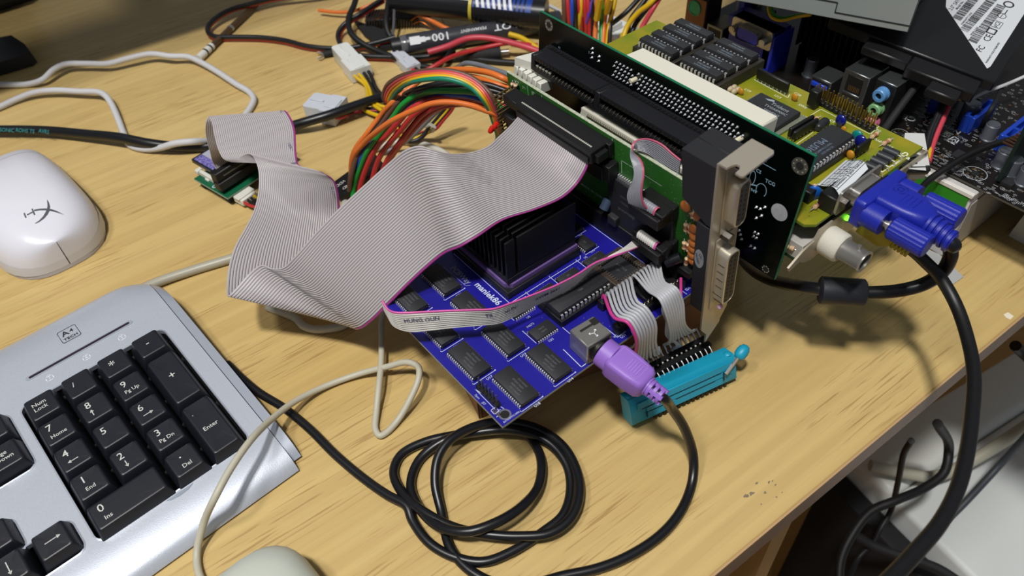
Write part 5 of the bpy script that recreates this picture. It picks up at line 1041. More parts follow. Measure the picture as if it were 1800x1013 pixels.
# ---------------------------------------------------------------- network cable with the yellow boot
ncb = thing('network_cable', 'black network cable with a translucent yellow boot under the blue plug', 'cable', (-80, 300, 50))
M_yb = mat('boot_yellow', '#c7b521', .35, trans=.25, sss=.1); M_clear = mat('clear_plastic', '#d8d8c8', .12, trans=.85)
n0 = V((-119, 297, 90)); n1 = P(1604, 440, 84); nd = n1-n0; NM = frame(n0, nd, V((0, 1, 0))); NL = nd.length
part('clear_plug', MB().box(-2, 9, -5.8, 5.8, -4, 4, NM, .5), M_clear, ncb, 'clear plastic plug tip')
part('boot', MB().loft([rx(13.4, 11, 1.6, 4), rx(14, 11.6, 2, 6), rx(13.6, 11.4, 2.4, NL*.55), rx(10, 9.6, 3.4, NL*.66), rx(8.6, 8.6, 3.6, NL*.7)], NM), M_yb, ncb, 'yellow boot body')
part('boot_latch', MB().box(6, NL*.5, -3, 3, 5.6, 7.4, NM, .8), M_yb, ncb)
bb2 = MB()
for k in range(5): x = NL*(.70+.06*k); bb2.loft([rx(8, 8, 3.4, x), rx(9.2-.2*k, 9.2-.2*k, 3.8, x+.25), rx(9.2-.2*k, 9.2-.2*k, 3.8, x+1.2), rx(8, 8, 3.4, x+1.5)], NM)
part('boot_rib', bb2, M_yb, ncb, 'yellow strain relief ribs')
part('cord', MB().tube([NM @ V((NL*.6, 0, 0)), n1, P(1628, 462, 79), P(1652, 487, 74), P(1680, 535, 68), P(1702, 600, 65), P(1712, 660, 65), P(1708, 735, 66), P(1699, 800, 68), P(1682, 862, 71), P(1652, 920, 74), P(1612, 968, 77), P(1565, 1018, 80), P(1520, 1060, 82)], 2.9, 14, sm=8, rfun=lambda t: 2.9), mat('cable_black_matte', '#0f0f11', .45), ncb, sharp=80)
# ---------------------------------------------------------------- cartons and paper under the black motherboard
M_wbox = mat('white_carton', '#c2bfbd', .6, var=.04, vscale=30); M_gbox = mat('green_carton', '#2c8a22', .45, var=.08, vscale=25)
ca = thing('carton', 'white carton with a green panel propping up the black motherboard', 'carton', (-150, 430, 0))
part('carton_body', MB().box(-215, -106, 406, 475, 0, 47.5, None, .8), M_wbox, ca)
part('green_panel', MB().prism([(-196, 46), (-107.5, 46), (-106.8, 24), (-196, 24)], 405.2, 405.85, Mx(((1, 0, 0, 0), (0, 0, 1, 0), (0, 1, 0, 0), (0, 0, 0, 1)))), M_gbox, ca, 'glossy green printed panel')
part('lid_edge', MB().box(-196, -105.6, 404.6, 407.5, 46.2, 48.8, None, .3), mat('paper_edge', '#dedad4', .6), ca)
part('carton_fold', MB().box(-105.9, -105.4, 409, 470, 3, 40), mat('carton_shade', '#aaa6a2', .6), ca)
c2 = thing('carton', 'second white package at the right edge under the motherboard', 'carton', (-60, 460, 0))
part('carton_body', MB().prism([(-90, 453), (-25, 449), (-22, 540), (-86, 545)], 0, 26, None, 0, [(-88, 458), (-27, 454), (-24, 536), (-84, 541)]), mat('white_plastic_bag', '#c9cbcc', .35), c2)
sheet = MB(); sp = [(1602, 428), (1650, 448), (1693, 488), (1668, 506), (1640, 480)]
sheet.prism([tuple(P(u, v, 0))[:2] for u, v in sp], .2, .7); solo('paper_slip', sheet, mat('paper_grey', '#a9abab', .6), 'flat grey white plastic slip lying on the desk beside the white carton', 'paper')
# ---------------------------------------------------------------- black motherboard
ZM_ = 50.0
M_mb = mat('black_solder_mask', '#15110f', .35, var=.2, vscale=60); M_msilk = mat('white_legend', '#b9bdc2', .55)
mb = thing('motherboard', 'black motherboard with blue slots lying on the white carton at the right', 'circuit board', (-200, 500, 48))
part('board', MB().box(-345, 60, 412, 640, ZM_-1.6, ZM_, None), M_mb, mb)
part('board_edge', MB().box(-345.1, 60.1, 411.9, 640.1, ZM_-1.4, ZM_-.3), mat('mb_edge', '#4d4a42', .6), mb)
ms_ = MB(); MS = T(0, 0, ZM_+.04)
def mxy(u, v, z=ZM_): q = P(u, v, z); return q.x, q.y
def mtext(t, pa, pb, size, bold=.05):       # text whose baseline runs from pixel a to pixel b
    a, b = P(*pa, ZM_+.05), P(*pb, ZM_+.05); ms_.text(t, size, frame((a+b)/2, b-a, V((0, 0, 1)).cross(b-a)), bold=bold)
mtext('Network iCon', (1700, 240), (1592, 190), 5.4, .1); mtext('CE', (1609, 211), (1588, 204), 7, .08); mtext('PCIEX1_1', (1710, 238), (1670, 220), 2.6); mtext('PCIEX16', (1636, 200), (1612, 190), 2.4)
ms_.line([mxy(1668, 245), mxy(1678, 240), mxy(1686, 246), mxy(1680, 252), mxy(1670, 250)], .8, MS); ms_.line([mxy(1664, 247), mxy(1677, 254)], .7, MS); ms_.line([mxy(1672, 246), mxy(1680, 245), mxy(1679, 249)], .6, MS)
x, y = mxy(1714, 305); ms_.disc(6.6, MS @ T(x, y, 0), 0, 28, 6.2)
x2, y2 = mxy(1582, 235); ms_.disc(5.2, MS @ T(x2, y2, 0), 0, 24, 4.9)
random.seed(11)
for k in range(340):
    u, v = random.uniform(1575, 1800), random.uniform(150, 380)
    q = P(u, v, ZM_)
    if q.y < 414: continue
    if random.random() < .6: ms_.line(rrect(random.uniform(1.4, 3.4), random.uniform(.9, 1.8), .1, 1, q.x, q.y), .18, MS, closed=True)
    else: ms_.line([(q.x, q.y), (q.x+random.choice((-1, 1))*random.uniform(1, 3), q.y)], .3, MS)
for u, v, w_, h_ in ((1770, 345, 26, 8), (1660, 285, 22, 6), (1690, 300, 10, 6)):
    for k in range(26): ms_.line(rrect(1.6, 1.0, .1, 1, mxy(u, v)[0]+random.uniform(-w_, w_)*.6, mxy(u, v)[1]+random.uniform(-h_, h_)*.6), .2, MS, closed=True)
for k in range(60): ms_.line([(-95+k*.9, 414+random.uniform(0, 1.5)), (-95+k*.9, 416.5)], .25, MS)
part('silkscreen', ms_, M_msilk, mb, 'dense white legends, among them Network iCon and CE')
smd = MB()
for k in range(220):
    u, v = random.uniform(1580, 1800), random.uniform(170, 385); q = P(u, v, ZM_)
    if q.y < 414: continue
    s_ = random.uniform(.4, 1.0); smd.box(q.x-s_, q.x+s_, q.y-.45, q.y+.45, ZM_, ZM_+.6, None, 0, random.choice((0, 0, 1)))
part('small_component', smd, [mat('smd_tin', '#8f8f8c', .35, metal=.7), mat('smd_brown', '#5e4630', .5)], mb, kind='stuff')
hm = MB(); x, y = mxy(1714, 305); hm.disc(2.2, MS @ T(x, y, .02), 1, 18)
for k in range(8): hm.disc(.7, MS @ T(x+4*math.cos(k*.785), y+4*math.sin(k*.785), .02), 0, 8)
hm.disc(1.8, MS @ T(x2, y2, .02), 1, 16)
for k in range(8): hm.disc(.6, MS @ T(x2+3.4*math.cos(k*.785), y2+3.4*math.sin(k*.785), .02), 0, 8)
part('mounting_hole', hm, [mat('gold', '#b59a58', .3, metal=.9), M_blkm], mb)
part('sound_chip', MB().box(mxy(1768, 318)[0]-5, mxy(1768, 318)[0]+5, mxy(1768, 318)[1]-4, mxy(1768, 318)[1]+4, ZM_, ZM_+1.2), M_chip, mb)
part('network_chip', MB().box(mxy(1688, 275)[0]-4, mxy(1688, 275)[0]+4, mxy(1688, 275)[1]-4, mxy(1688, 275)[1]+4, ZM_, ZM_+1.2), M_chip, mb)
M_al = mat('aluminium_can', '#9aa0a8', .3, metal=.9); M_can = mat('can_sleeve', '#6d717b', .4, metal=.3)
def ecap(u, v, r, h, lab=None):
    q = P(u, v, ZM_); o_ = part('capacitor', MB().lathe([(r+.5, 0), (r+.5, .8), (r, 1.2), (r, h-.6), (r-.5, h)], T(q.x, q.y, ZM_), 22), M_can, mb, lab)
    part('can_top', MB().lathe([(r-.3, h-.05), (r-.5, h+.3), (.1, h+.3)], T(q.x, q.y, ZM_), 22), M_al, o_); part('can_foot', MB().lathe([(r+.7, .1), (r+.7, .9), (r+.1, 1.3)], T(q.x, q.y, ZM_), 22), M_al, o_)
ecap(1422, 133, 4.2, 12.5); ecap(1697, 214, 5.0, 13); ecap(1735, 244, 4.0, 10.5); ecap(1757, 292, 4.4, 11); ecap(1772, 306, 4.4, 11); ecap(1797, 322, 4.4, 10)
M_pcie = mat('slot_blue', '#173fae', .4)
def pcie(u, v, L_, lab=None):
    q = P(u, v, ZM_); m_ = MB(); x, y = q.x, q.y; w_ = 3.8
    m_.box(x-w_, x-1.2, y, y+L_, ZM_, ZM_+11, None, .3); m_.box(x+1.2, x+w_, y, y+L_, ZM_, ZM_+11, None, .3); m_.box(x-1.2, x+1.2, y, y+L_, ZM_, ZM_+5)
    for a, b in ((0, 2), (11.5, 13.5), (L_-2, L_)): m_.box(x-1.2, x+1.2, y+a, y+b, ZM_+5, ZM_+10.9)
    part('expansion_slot', m_, M_pcie, mb, lab)
pcie(1637, 200, 27); pcie(1692, 232, 27); pcie(1755, 268, 60)
# rear port blocks along its edge
YF = 419
M_port = mat('port_metal', '#6f7274', .35, metal=.85); M_pin = mat('port_inside', '#0b0a0a', .6); M_cu = mat('port_face_copper', '#6d4a36', .4, metal=.6)
def boxp(name, x0, x1, y0, y1, z0, z1, m, label=None, root=None): return part(name, MB().box(x0, x1, y0, y1, z0, z1, None, .4), m, root or mb, label)
lan = boxp('network_port', -207.5, -190.5, YF, YF+21, ZM_, 79.5, M_port, 'tall metal network and usb port block')
boxp('port_opening', -204.5, -193.5, YF-.2, YF+.4, 66, 77, M_pin, None, lan); boxp('port_lip', -205, -193, YF-1.2, YF, 64.2, 66, M_port, None, lan); boxp('port_opening', -205, -193.5, YF-.2, YF+.4, 53, 60, M_pin, None, lan)
gc = MB()
for k in range(7): gc.box(-202+1.1*k, -201.5+1.1*k, YF-.3, YF+.2, 67, 70.5)
part('contacts', gc, M_gold, lan)
au = boxp('audio_block', -186.2, -173.4, YF, YF+14, ZM_, 81, M_pin, 'dark block with three coloured jacks'); boxp('block_lid', -186.3, -173.2, YF-.1, YF+15, 80.6, 82, M_port, None, au)
for z, c_, nm in ((74.5, '#5c92c8', 'blue'), (64.5, '#7cb07a', 'green'), (55.2, '#cf7590', 'pink')):
    part('audio_jack', MB().lathe([(2.0, 1.0), (2.0, 5), (3.6, 5), (4.1, 4.4), (4.1, 1.2), (4.4, 1.0), (4.4, -1), (.1, -1)], T(-180, YF-.3, z) @ Rx(math.radians(90)), 20), mat('jack_'+nm, c_, .4), au, nm+' audio jack'); part('jack_hole', MB().disc(2.1, T(-180, YF-4, z) @ Rx(math.radians(90)), 0, 16), M_pin, au)
ub = boxp('usb_port', -228, -213.5, YF, YF+17, ZM_, 66, M_port, 'low usb port with a blue tongue'); boxp('port_opening', -227, -214.5, YF-.2, YF+.3, 51, 65, M_pin, None, ub); boxp('blue_tongue', -226.5, -215, YF-1.5, YF, 60, 63, mat('usb_blue', '#1b3fbe', .4), None, ub)
vg = part('video_port', MB().box(-297, -262, YF+1, YF+14, ZM_+4, 80, None, .5).box(-268, -260.5, YF+1, YF+22, ZM_, 78, None, .4).box(-300, -262, YF+2, YF+20, 74, 80, None, .5), mat('vga_blue', '#1a28a0', .45), mb, 'blue video port')
part('port_plate', MB().prism(rrect(33, 13, 2, 4, -278.5, 74.5), -YF-1.2, -YF-.2, Mx(((1, 0, 0, 0), (0, 0, -1, 0), (0, 1, 0, 0), (0, 0, 0, 1)))).loft([[(x, y, z) for x, z in rrect(18, 9, 2.4, 4, -278.5, 74.5)] for y in (YF, YF-5)], caps=False), M_nick, vg)
part('port_face', MB().prism(rrect(17, 8, 2.2, 4, -278.5, 74.5), YF-4, YF-1, Mx(((1, 0, 0, 0), (0, 0, 1, 0), (0, 1, 0, 0), (0, 0, 0, 1)))), mat('vga_face', '#2233c8', .4), vg)
for x in (-291, -266): part('port_screw', MB().cyl((x, YF+.2, 74.5), (x, YF-5, 74.5), 2.5, 6).cyl((x, YF-5, 74.5), (x, YF-5.2, 74.5), 1.4, 10), M_nick, vg)
pk = boxp('mouse_port', -335, -317, YF, YF+16, ZM_, 84, M_pin, 'black block with a copper face and a round green port'); boxp('port_plate', -335, -317.4, YF-.8, YF, 52, 83.5, M_cu, None, pk)
part('round_port', MB().lathe([(5.4, 0), (5.4, .6), (4.9, .8), (4.9, .3), (.1, .3)], T(-327, YF-.7, 75.5) @ Rx(math.radians(90)), 24), mat('port_green', '#14a070', .4), pk, 'round green port'); 
uu = boxp('usb_port', -316, -302, YF+1, YF+20, ZM_, 68, M_port, 'double usb port beside the green one'); boxp('port_opening', -314.5, -303.5, YF+.8, YF+1.2, 54, 66, M_pin, None, uu)
part('dvi_header', MB().box(-300, -288, YF+24, YF+40, ZM_, 74, None, .4), mat('header_blue', '#22456e', .45), mb, 'dark blue square header'); part('sata_socket', MB().box(-305, -300, YF+18, YF+34, ZM_, 84, None, .4), M_pcie, mb)
part('pale_connector', MB().box(-312, -300, YF+26, YF+40, ZM_, 80, None, .5), mat('pale_conn', '#b9bcc6', .5), mb)
# processor cooler under the power supply
ck_ = thing('processor_cooler', 'black finned processor cooler in the shade under the grey power supply', 'heat sink', (-220, 500, 50))
part('cooler_base', MB().box(-262, -205, 454, 545, 50.2, 60), M_anod, ck_)
for k in range(15): part('fin', MB().box(-264+4.4*k, -263.2+4.4*k, 452, 547, 60, 104), M_blkm, ck_)
for k in range(4): part('fin', MB().box(-198+4.4*k, -197.2+4.4*k, 452, 500, 52, 76), M_blkm, ck_)
# ---------------------------------------------------------------- power supply box
ps = thing('power_supply', 'grey metal power supply box resting on the black cooler at the top', 'power supply', (-240, 480, 105))
PU = frame(P(1596, 58, 108), P(1350, 12, 108)-P(1596, 58, 108), V((0, 1, 0)).cross(V((0, 0, 1)))*-1 if False else V((.25, 1, 0)))
if PU.to_3x3().col[2].z < 0: PU = PU @ Mx.Diagonal((1, -1, 1, 1)) if False else frame(P(1596, 58, 108), P(1350, 12, 108)-P(1596, 58, 108), V((-.25, -1, 0)))
sy = 1 if (PU.to_3x3() @ V((0, 1, 0))).y > 0 else -1
M_psu = mat('psu_metal', '#a9b2b2', .4, metal=.35, var=.05, vscale=20)
part('box_body', MB().box(0, 150, *sorted((0, 140*sy)), 0, 86, PU, .6), M_psu, ps)
part('box_seam', MB().box(60, 150, *sorted((-.35*sy, .3*sy)), 17, 17.6, PU).box(42, 60, *sorted((-.35*sy, .3*sy)), 10, 10.6, PU).box(59.5, 60.1, *sorted((-.35*sy, .3*sy)), 10, 17.4, PU).box(41.5, 42.1, *sorted((-.35*sy, .3*sy)), 4, 10.4, PU).box(0, 42, *sorted((-.35*sy, .3*sy)), 4, 4.6, PU), mat('psu_seam', '#22272a', .6), ps, 'stepped seam of the box lid')
gw = thing('ground_wire', 'thin green and yellow wire pair looping under the power supply', 'wire', (-250, 440, 90))
wire(gw, [P(1352, 0, 95), P(1351, 15, 92), P(1356, 30, 90), P(1372, 36, 90), P(1400, 30, 94), P(1425, 26, 100)], 1.0, C_yel, 'yellow wire'); wire(gw, [P(1356, 0, 96), P(1356, 14, 93), P(1362, 27, 91), P(1378, 31, 91), P(1404, 26, 95), P(1428, 23, 101)], 1.0, C_grn, 'green wire')
# ---------------------------------------------------------------- solid state drive with its plugs
SD0, SD1, SD2 = P(1750, 146, 90), P(1640, -12, 105), P(1830, 20, 102)
sx = (SD1-SD0); sy_ = (SD2-SD0); SDM = frame(SD0, sx, sy_); 
if SDM.to_3x3().col[2].z < 0: SDM = frame(SD0, sy_, sx); SWAP = True
else: SWAP = False
def sd_(m, a0, a1, b0, b1, z0, z1, bev=0): return m.box(*((b0, b1, a0, a1) if SWAP else (a0, a1, b0, b1)), z0, z1, SDM, bev)
sd = thing('solid_state_drive', 'black solid state drive with a white barcode label, propped up beside the power supply', 'drive', SD0-V((0, 0, 34)))
part('drive_body', sd_(MB(), 0, 100, 0, 70, -7, 0, .8), mat('ssd_black', '#16171a', .4), sd)
lab = MB()
def lp(u, v): return PN(u, v, SDM @ V((0, 0, .12)), SDM.to_3x3().col[2])
quad = [(1735, 120.5), (1662.5, 12), (1665, -20), (1815, -20), (1803, 20), (1741, 117)]
lab.add([lp(*q) for q in quad], [tuple(range(len(quad)))]); lo = part('label', lab, mat('label_white', '#cfd3d8', .5), sd, 'white label with barcodes and approval marks')
SWAP2 = SDM.to_3x3().col[2]
lx = (lp(1735, 60)-lp(1690, 100)); 
LM = frame(lp(1700, 62)+SWAP2*.08, lp(1740, 20)-lp(1703, 68), SWAP2.cross(lp(1740, 20)-lp(1703, 68)))
lt = MB(); random.seed(21)
def lpos(u, v): q = LM.inverted() @ (lp(u, v)+SWAP2*.1); return q.x, q.y
def bars(u0, v0, u1, v1, h):
    a, b = V((*lpos(u0, v0), 0)), V((*lpos(u1, v1), 0)); d = b-a; L_ = d.length; F_ = LM @ frame(a, d, V((0, 0, 1)).cross(d)); x = 0
    while x < L_: w_ = random.choice((.25, .4, .7)); lt.add([(x, -h/2, .02), (x+w_, -h/2, .02), (x+w_, h/2, .02), (x, h/2, .02)], [(0, 1, 2, 3)], F_); x += w_+random.choice((.2, .35, .6))
bars(1681, 34, 1735, -28, 5.2); bars(1694, 54, 1752, -10, 5.2); bars(1709, 74, 1760, 10, 5.2)
def ltext(t, u0, v0, u1, v1, s_, b=.02): a, b_ = V((*lpos(u0, v0), 0.03)), V((*lpos(u1, v1), 0.03)); lt.text(t, s_, LM @ frame((a+b_)/2, b_-a, V((0, 0, 1)).cross(b_-a)), bold=b)
ltext('2.5" SATA', 1668, 20, 1690, -6, 3.4); ltext('Model No.', 1674, 25, 1700, -6, 2.2); ltext('WARRANTY CODE', 1688, 46, 1710, 20, 1.6); ltext('WWN CODE', 1703, 66, 1722, 44, 1.6)
ltext('FC', 1719, 92, 1729, 80, 5, .06); ltext('CE', 1732, 74, 1742, 60, 5.6, .04); ltext('VCI', 1747, 52, 1758, 36, 4, .03); ltext('WARRANTY VOID IF REMOVED', 1734, 110, 1756, 76, 1.5)
lt.line(rrect(4.6, 4.6, .5, 2, *lpos(1743, 55)), .9, LM, closed=True); lt.line(rrect(6.4, 5.4, .5, 2, *lpos(1752, 43)), .3, LM, closed=True); lt.disc(2.6, LM @ T(*lpos(1761, 28), .02), 0, 20, 2.2); lt.line([lpos(1758, 31), lpos(1764, 24)], .4, LM); lt.line([lpos(1766, 25), lpos(1771, 18)], .6, LM)
lt.disc(3.2, LM @ T(*lpos(1773, 8), .02), 0, 20, 2.2)
part('label_print', lt, M_ink, lo)
dpl = thing('drive_plug', 'black angled drive power plug with red, yellow and black wires, on the drive edge', 'plug', SD0-V((4, 0, 20)))
part('plug_body', sd_(MB(), 6, 46, -13, -.5, -9, -1.5, .8), M_blk, dpl); part('plug_hood', sd_(sd_(MB(), 12, 30, -22, -13, -8.5, -2.5, .8), 46, 74, -9, -.5, -8, -2, .8), M_blk, dpl)
for k, (m, off) in enumerate(((C_blk, -7), (C_pnk, 2), (C_yel, -3), (C_blk, -11))):
    pts = [P(1682+off*.8, 150-off*.2, 84), P(1672+off, 172, 76), P(1660+off, 200, 70), P(1645+off, 235, 64), P(1636+off*.7, 262, 60), P(1631+off*.6, 285, 57)]
    if m is C_yel: pts = [P(1692, 171, 68), P(1680, 174, 68), P(1668, 182, 67), P(1655, 205, 65), P(1641, 232, 62), P(1634, 262, 60), P(1630, 280, 58)]
    wire(dpl, pts, 1.7 if m is not C_blk else 1.8, m)
cable('data_cable', [P(1655, 95, 84), P(1640, 112, 82), P(1615, 145, 78), P(1585, 185, 70), P(1560, 220, 62), P(1540, 250, 58)], 2.2, M_blkm, 'flat black data cable slanting down from the drive')
cable('antenna_wire', [P(1705, 175, 66), P(1730, 163, 68), P(1765, 150, 70), P(1800, 135, 72), P(1830, 120, 72)], 1.1, C_wht, 'thin white wire over the blue slots')
cable('audio_cable', [P(1612, 340, 52), P(1632, 318, 54), P(1660, 298, 57), P(1700, 274, 60), P(1745, 255, 62), P(1800, 240, 64), P(1850, 230, 65)], 2.0, M_blk, 'black cable crossing the motherboard corner')
cable('sensor_wire', [P(1762, 150, 66), P(1752, 175, 68), P(1742, 192, 70), P(1732, 210, 62), P(1726, 222, 52)], 1.4, M_blkm, 'short dark wire hooked over the middle blue slot')
rm = thing('riser_module', 'dark green upright module with bronze pins at the right edge', 'circuit board', P(1795, 300, 52))
q0 = P(1764, 292, 62); part('board', MB().box(q0.x, q0.x+2, q0.y, q0.y+60, 52, 88), mat('module_green', '#0c2320', .35), rm)
mp = MB()
for k in range(6): mp.box(q0.x-7, q0.x, q0.y+4+k*4, q0.y+4.8+k*4, 72-k*.5, 72.8-k*.5)
part('bronze_pin', mp, mat('bronze', '#7a5a44', .35, metal=.8), rm)
wcd = thing('wifi_card', 'small white edged card with black lines beside the graphics card corner', 'card', P(1590, 300, 88))
part('card_body', MB().add([P(1590, 243, 95), P(1620, 244, 95), P(1628, 300, 95), P(1585, 296, 95)], [(0, 1, 2, 3)]).prism([tuple(P(u, v, 92))[:2] for u, v in ((1588, 241), (1622, 242), (1631, 298), (1583, 299))], 86, 94.6), mat('white_card', '#c8c9c8', .5), wcd)
part('card_rim', MB().tube([P(1583, 300, 93), P(1630, 299, 93)], 2.2, 8).tube([P(1630, 299, 93), P(1622, 243, 93)], 1.6, 8), M_blk, wcd, 'black rim')
part('card_line', MB().tube([P(1598, 284, 95.2), P(1614, 281, 95.2)], .4, 5).tube([P(1598, 279, 95.2), P(1610, 276, 95.2)], .4, 5).tube([P(1600, 289, 95.2), P(1612, 287, 95.2)], .4, 5), M_ink, wcd)
# ---------------------------------------------------------------- monitor that throws the shade at the back left
M_mon = mat('monitor_black', '#161618', .5, bump=.3, bscale=1200)
mA, mB = V((-690, -300, 122)), V((-640, 262, 122)); md = mB-mA; MM = frame(mA, md, V((0, 0, 1)).cross(md)); sg = 1 if (MM.to_3x3() @ V((0, 1, 0))).x < 0 else -1
part('screen', MB().box(0, md.length, *sorted((0, 34*sg)), 0, 300, MM, 3), M_mon, mon)
part('stand_foot', MB().prism([tuple(P(u, v, 0))[:2] for u, v in ((-80, 40), (0, 20), (66, -2), (40, -60), (-120, -30))], 0, 9), M_mon, mon, 'dark textured foot')
part('stand_post', MB().box(-905, -870, 40, 80, 9, 250).box(-905, -640, 45, 75, 230, 250), M_mon, mon)
bt_ = MB(); bp_ = [(-40, 92), (32, 80), (56, 96), (66, 109), (60, 116), (0, 134), (-60, 150)]
bt_.prism([tuple(P(u, v, 0))[:2] for u, v in bp_], .2, 11, None, 0, [tuple(P(u, v, 0).lerp(P(10, 108, 0), .06))[:2] for u, v in bp_]); solo('phone', bt_, M_blk, 'black slab shaped gadget lying at the left edge in the shade', 'gadget')
# ---------------------------------------------------------------- white braided cord with a striped plug, black cord, speaker wire
M_braid = mat('white_braid', '#c6c6c9', .6, bump=.5, bscale=1500)
cable('braided_cord', [P(-30, 150, 3), P(0, 149, 3), P(50, 148, 3), P(75, 140, 6), P(95, 122, 9), P(115, 113, 9), P(150, 112, 8), P(190, 112, 8), P(225, 103, 9), P(265, 95, 9), P(300, 99, 8), P(330, 100, 7), P(350, 108, 6), P(380, 125, 5), P(415, 148, 4), P(438, 162, 3), P(446, 175, 3), P(440, 190, 2.6), P(425, 210, 2.6), P(405, 235, 2.6), P(375, 247, 4), P(340, 249, 12), P(310, 252, 12), P(280, 260, 6), P(250, 262, 2.6), P(228, 255, 2.6), P(218, 236, 2.6), P(208, 210, 4), P(196, 183, 6), P(185, 168, 8), P(172, 162, 8), P(140, 161, 7), P(95, 159, 7), P(60, 163, 6), P(30, 174, 4), P(0, 188, 3), P(-40, 205, 3)], 2.5, M_braid, 'white braided cord winding across the back left of the desk')
cable('thick_cord', [P(-40, 231, 6), P(0, 229, 6), P(80, 230, 6), P(150, 236, 7), P(210, 242, 9), P(260, 252, 8), P(310, 258, 5), P(360, 258, 4), P(430, 250, 4), P(500, 226, 6), P(540, 214, 10), P(580, 202, 12), P(625, 186, 12), P(670, 172, 10), P(720, 165, 6), P(780, 165, 4)], 3.7, mat('cable_black', '#131418', .34), 'thick black cord with pale green lettering passing under the ribbon')
lz = MB()
for k, (t, u0, u1) in enumerate((('SONIC', 2, 22), ('ROHS TS', 32, 56), ('AVRS', 68, 86))):
    a, b = P(u0, 228.5+.02*u0, 9.9), P(u1, 228.5+.05*u1, 9.9); x_ = b-a; lz.text(t, 4.2, frame((a+b)/2, x_, V((-.4, -.1, 1)).cross(x_) if False else (UP-x_.normalized()*UP.dot(x_.normalized()))), bold=.03)
solo('cord_lettering', lz, mat('cord_print', '#2f7f80', .5), 'pale green lettering printed on the thick black cord', 'lettering') if False else part('lettering', lz, mat('cord_print', '#2f7f80', .5), bpy.data.objects['thick_cord'])
pn = thing('audio_plug', 'slim metal and white striped plug lying across the back of the desk', 'plug', P(390, 80, 0))
a, b = P(349, 103, 4), P(450, 8, 4); d = (b-a); PF = frame(a, d, V((0, 0, 1)).cross(d)) ; L_ = d.length
def seg_(x0, x1, r, m, lab=None, nm='plug_section'): part(nm, MB().loft([[(x, r*math.cos(2*math.pi*k/16), r*math.sin(2*math.pi*k/16)) for k in range(16)] for x in (x0*L_, x1*L_)], PF), m, pn, lab)
M_wp = mat('white_plug', '#d5d5cf', .4)
seg_(0, .095, 3.2, M_wp); seg_(.095, .115, 3.25, M_blk, 'black band'); seg_(.115, .165, 3.2, M_wp); seg_(.165, .185, 3.25, M_blk, 'black band'); seg_(.185, .215, 3.2, M_wp); seg_(.215, .52, 2.6, mat('brown_rod', '#5b4733', .35, metal=.4), 'brown metal rod'); seg_(.52, .55, 3.0, M_nick); seg_(.55, 1.0, 2.7, mat('brown_rod', '#5b4733', .35, metal=.4))
sw = thing('speaker_wire', 'red and black twin speaker wire looping across the back of the desk', 'wire', P(560, 70, 0))
pth = [(640, -25, 8), (560, -12, 8), (480, -2, 8), (440, 8, 8), (405, 18, 8), (380, 32, 7), (366, 47, 5), (366, 58, 4), (378, 65, 3), (420, 66, 3), (460, 67, 3), (500, 72, 3), (540, 82, 3), (580, 86, 3), (620, 84, 3.5), (660, 76, 6), (695, 66, 9)]
for off, m in ((0, C_blk), (1, C_red)):
    wire(sw, [P(u+off*1.2*(1 if v < 60 else 0), v+off*(2.6 if v > 52 else 2.0)-1, z+(1-off)*2.0) for u, v, z in pth], 2.1, m, 'red conductor' if off else 'black conductor')
pth2 = [(672, 0, 18), (650, 14, 16), (630, 27, 14), (612, 38, 10), (598, 52, 6), (594, 65, 3), (600, 80, 3), (615, 92, 3), (640, 99, 3), (680, 101, 3), (720, 102, 4), (760, 99, 6), (800, 90, 6)]
for off, m in ((0, C_blk), (1, C_red)): wire(sw, [P(u+off*2.2*(1 if k < 6 else 0), v+off*2.4-1, z+(1-off)*2.0) for k, (u, v, z) in enumerate(pth2)], 2.1, m, 'red conductor' if off else 'black conductor')
cable('hookup_cable', [P(628, -10, 20), P(622, 10, 18), P(614, 28, 16), P(613, 45, 14), P(618, 60, 12), P(635, 75, 9), P(660, 88, 6), P(690, 100, 5), P(720, 112, 4), P(760, 120, 4)], 2.6, M_blkr, 'thin black cord arching down beside the speaker wire')
cable('hookup_cable', [P(684, -5, 22), P(681, 20, 20), P(679, 40, 16), P(684, 60, 10), P(700, 75, 5), P(740, 90, 4)], 2.6, M_blkr, 'thin black cord dropping behind the marker cap')
fx = thing('flat_strap', 'black perforated strap lying beside the marker cap', 'strap', P(670, 65, 0))
part('strap_body', MB().prism([tuple(P(u, v, 2))[:2] for u, v in ((622, 38), (634, 44), (690, 62), (700, 84), (672, 88), (640, 62))], 1, 5), M_blkm, fx)
part('cable_tie', MB().tube([P(692, 2, 26), P(693, 20, 20), P(692, 45, 14), P(690, 62, 10)], 1.2, 6).box(-3, 3, -3, 3, -2, 3, T(P(694, 3, 26))), mat('tie_grey', '#55565c', .4), fx, 'grey cable tie')
cable('orange_wire', [P(560, 18, 6), P(585, 21, 6), P(610, 21, 7), P(630, 17, 10), P(660, 5, 14), P(690, -8, 16)], 1.5, C_org, 'short orange wire near the top of the desk')
cable('orange_wire', [P(725, 14, 18), P(738, 25, 16), P(760, 37, 12), P(785, 50, 9), P(800, 55, 6)], 2.0, C_org, 'orange wire slipping behind the marker')
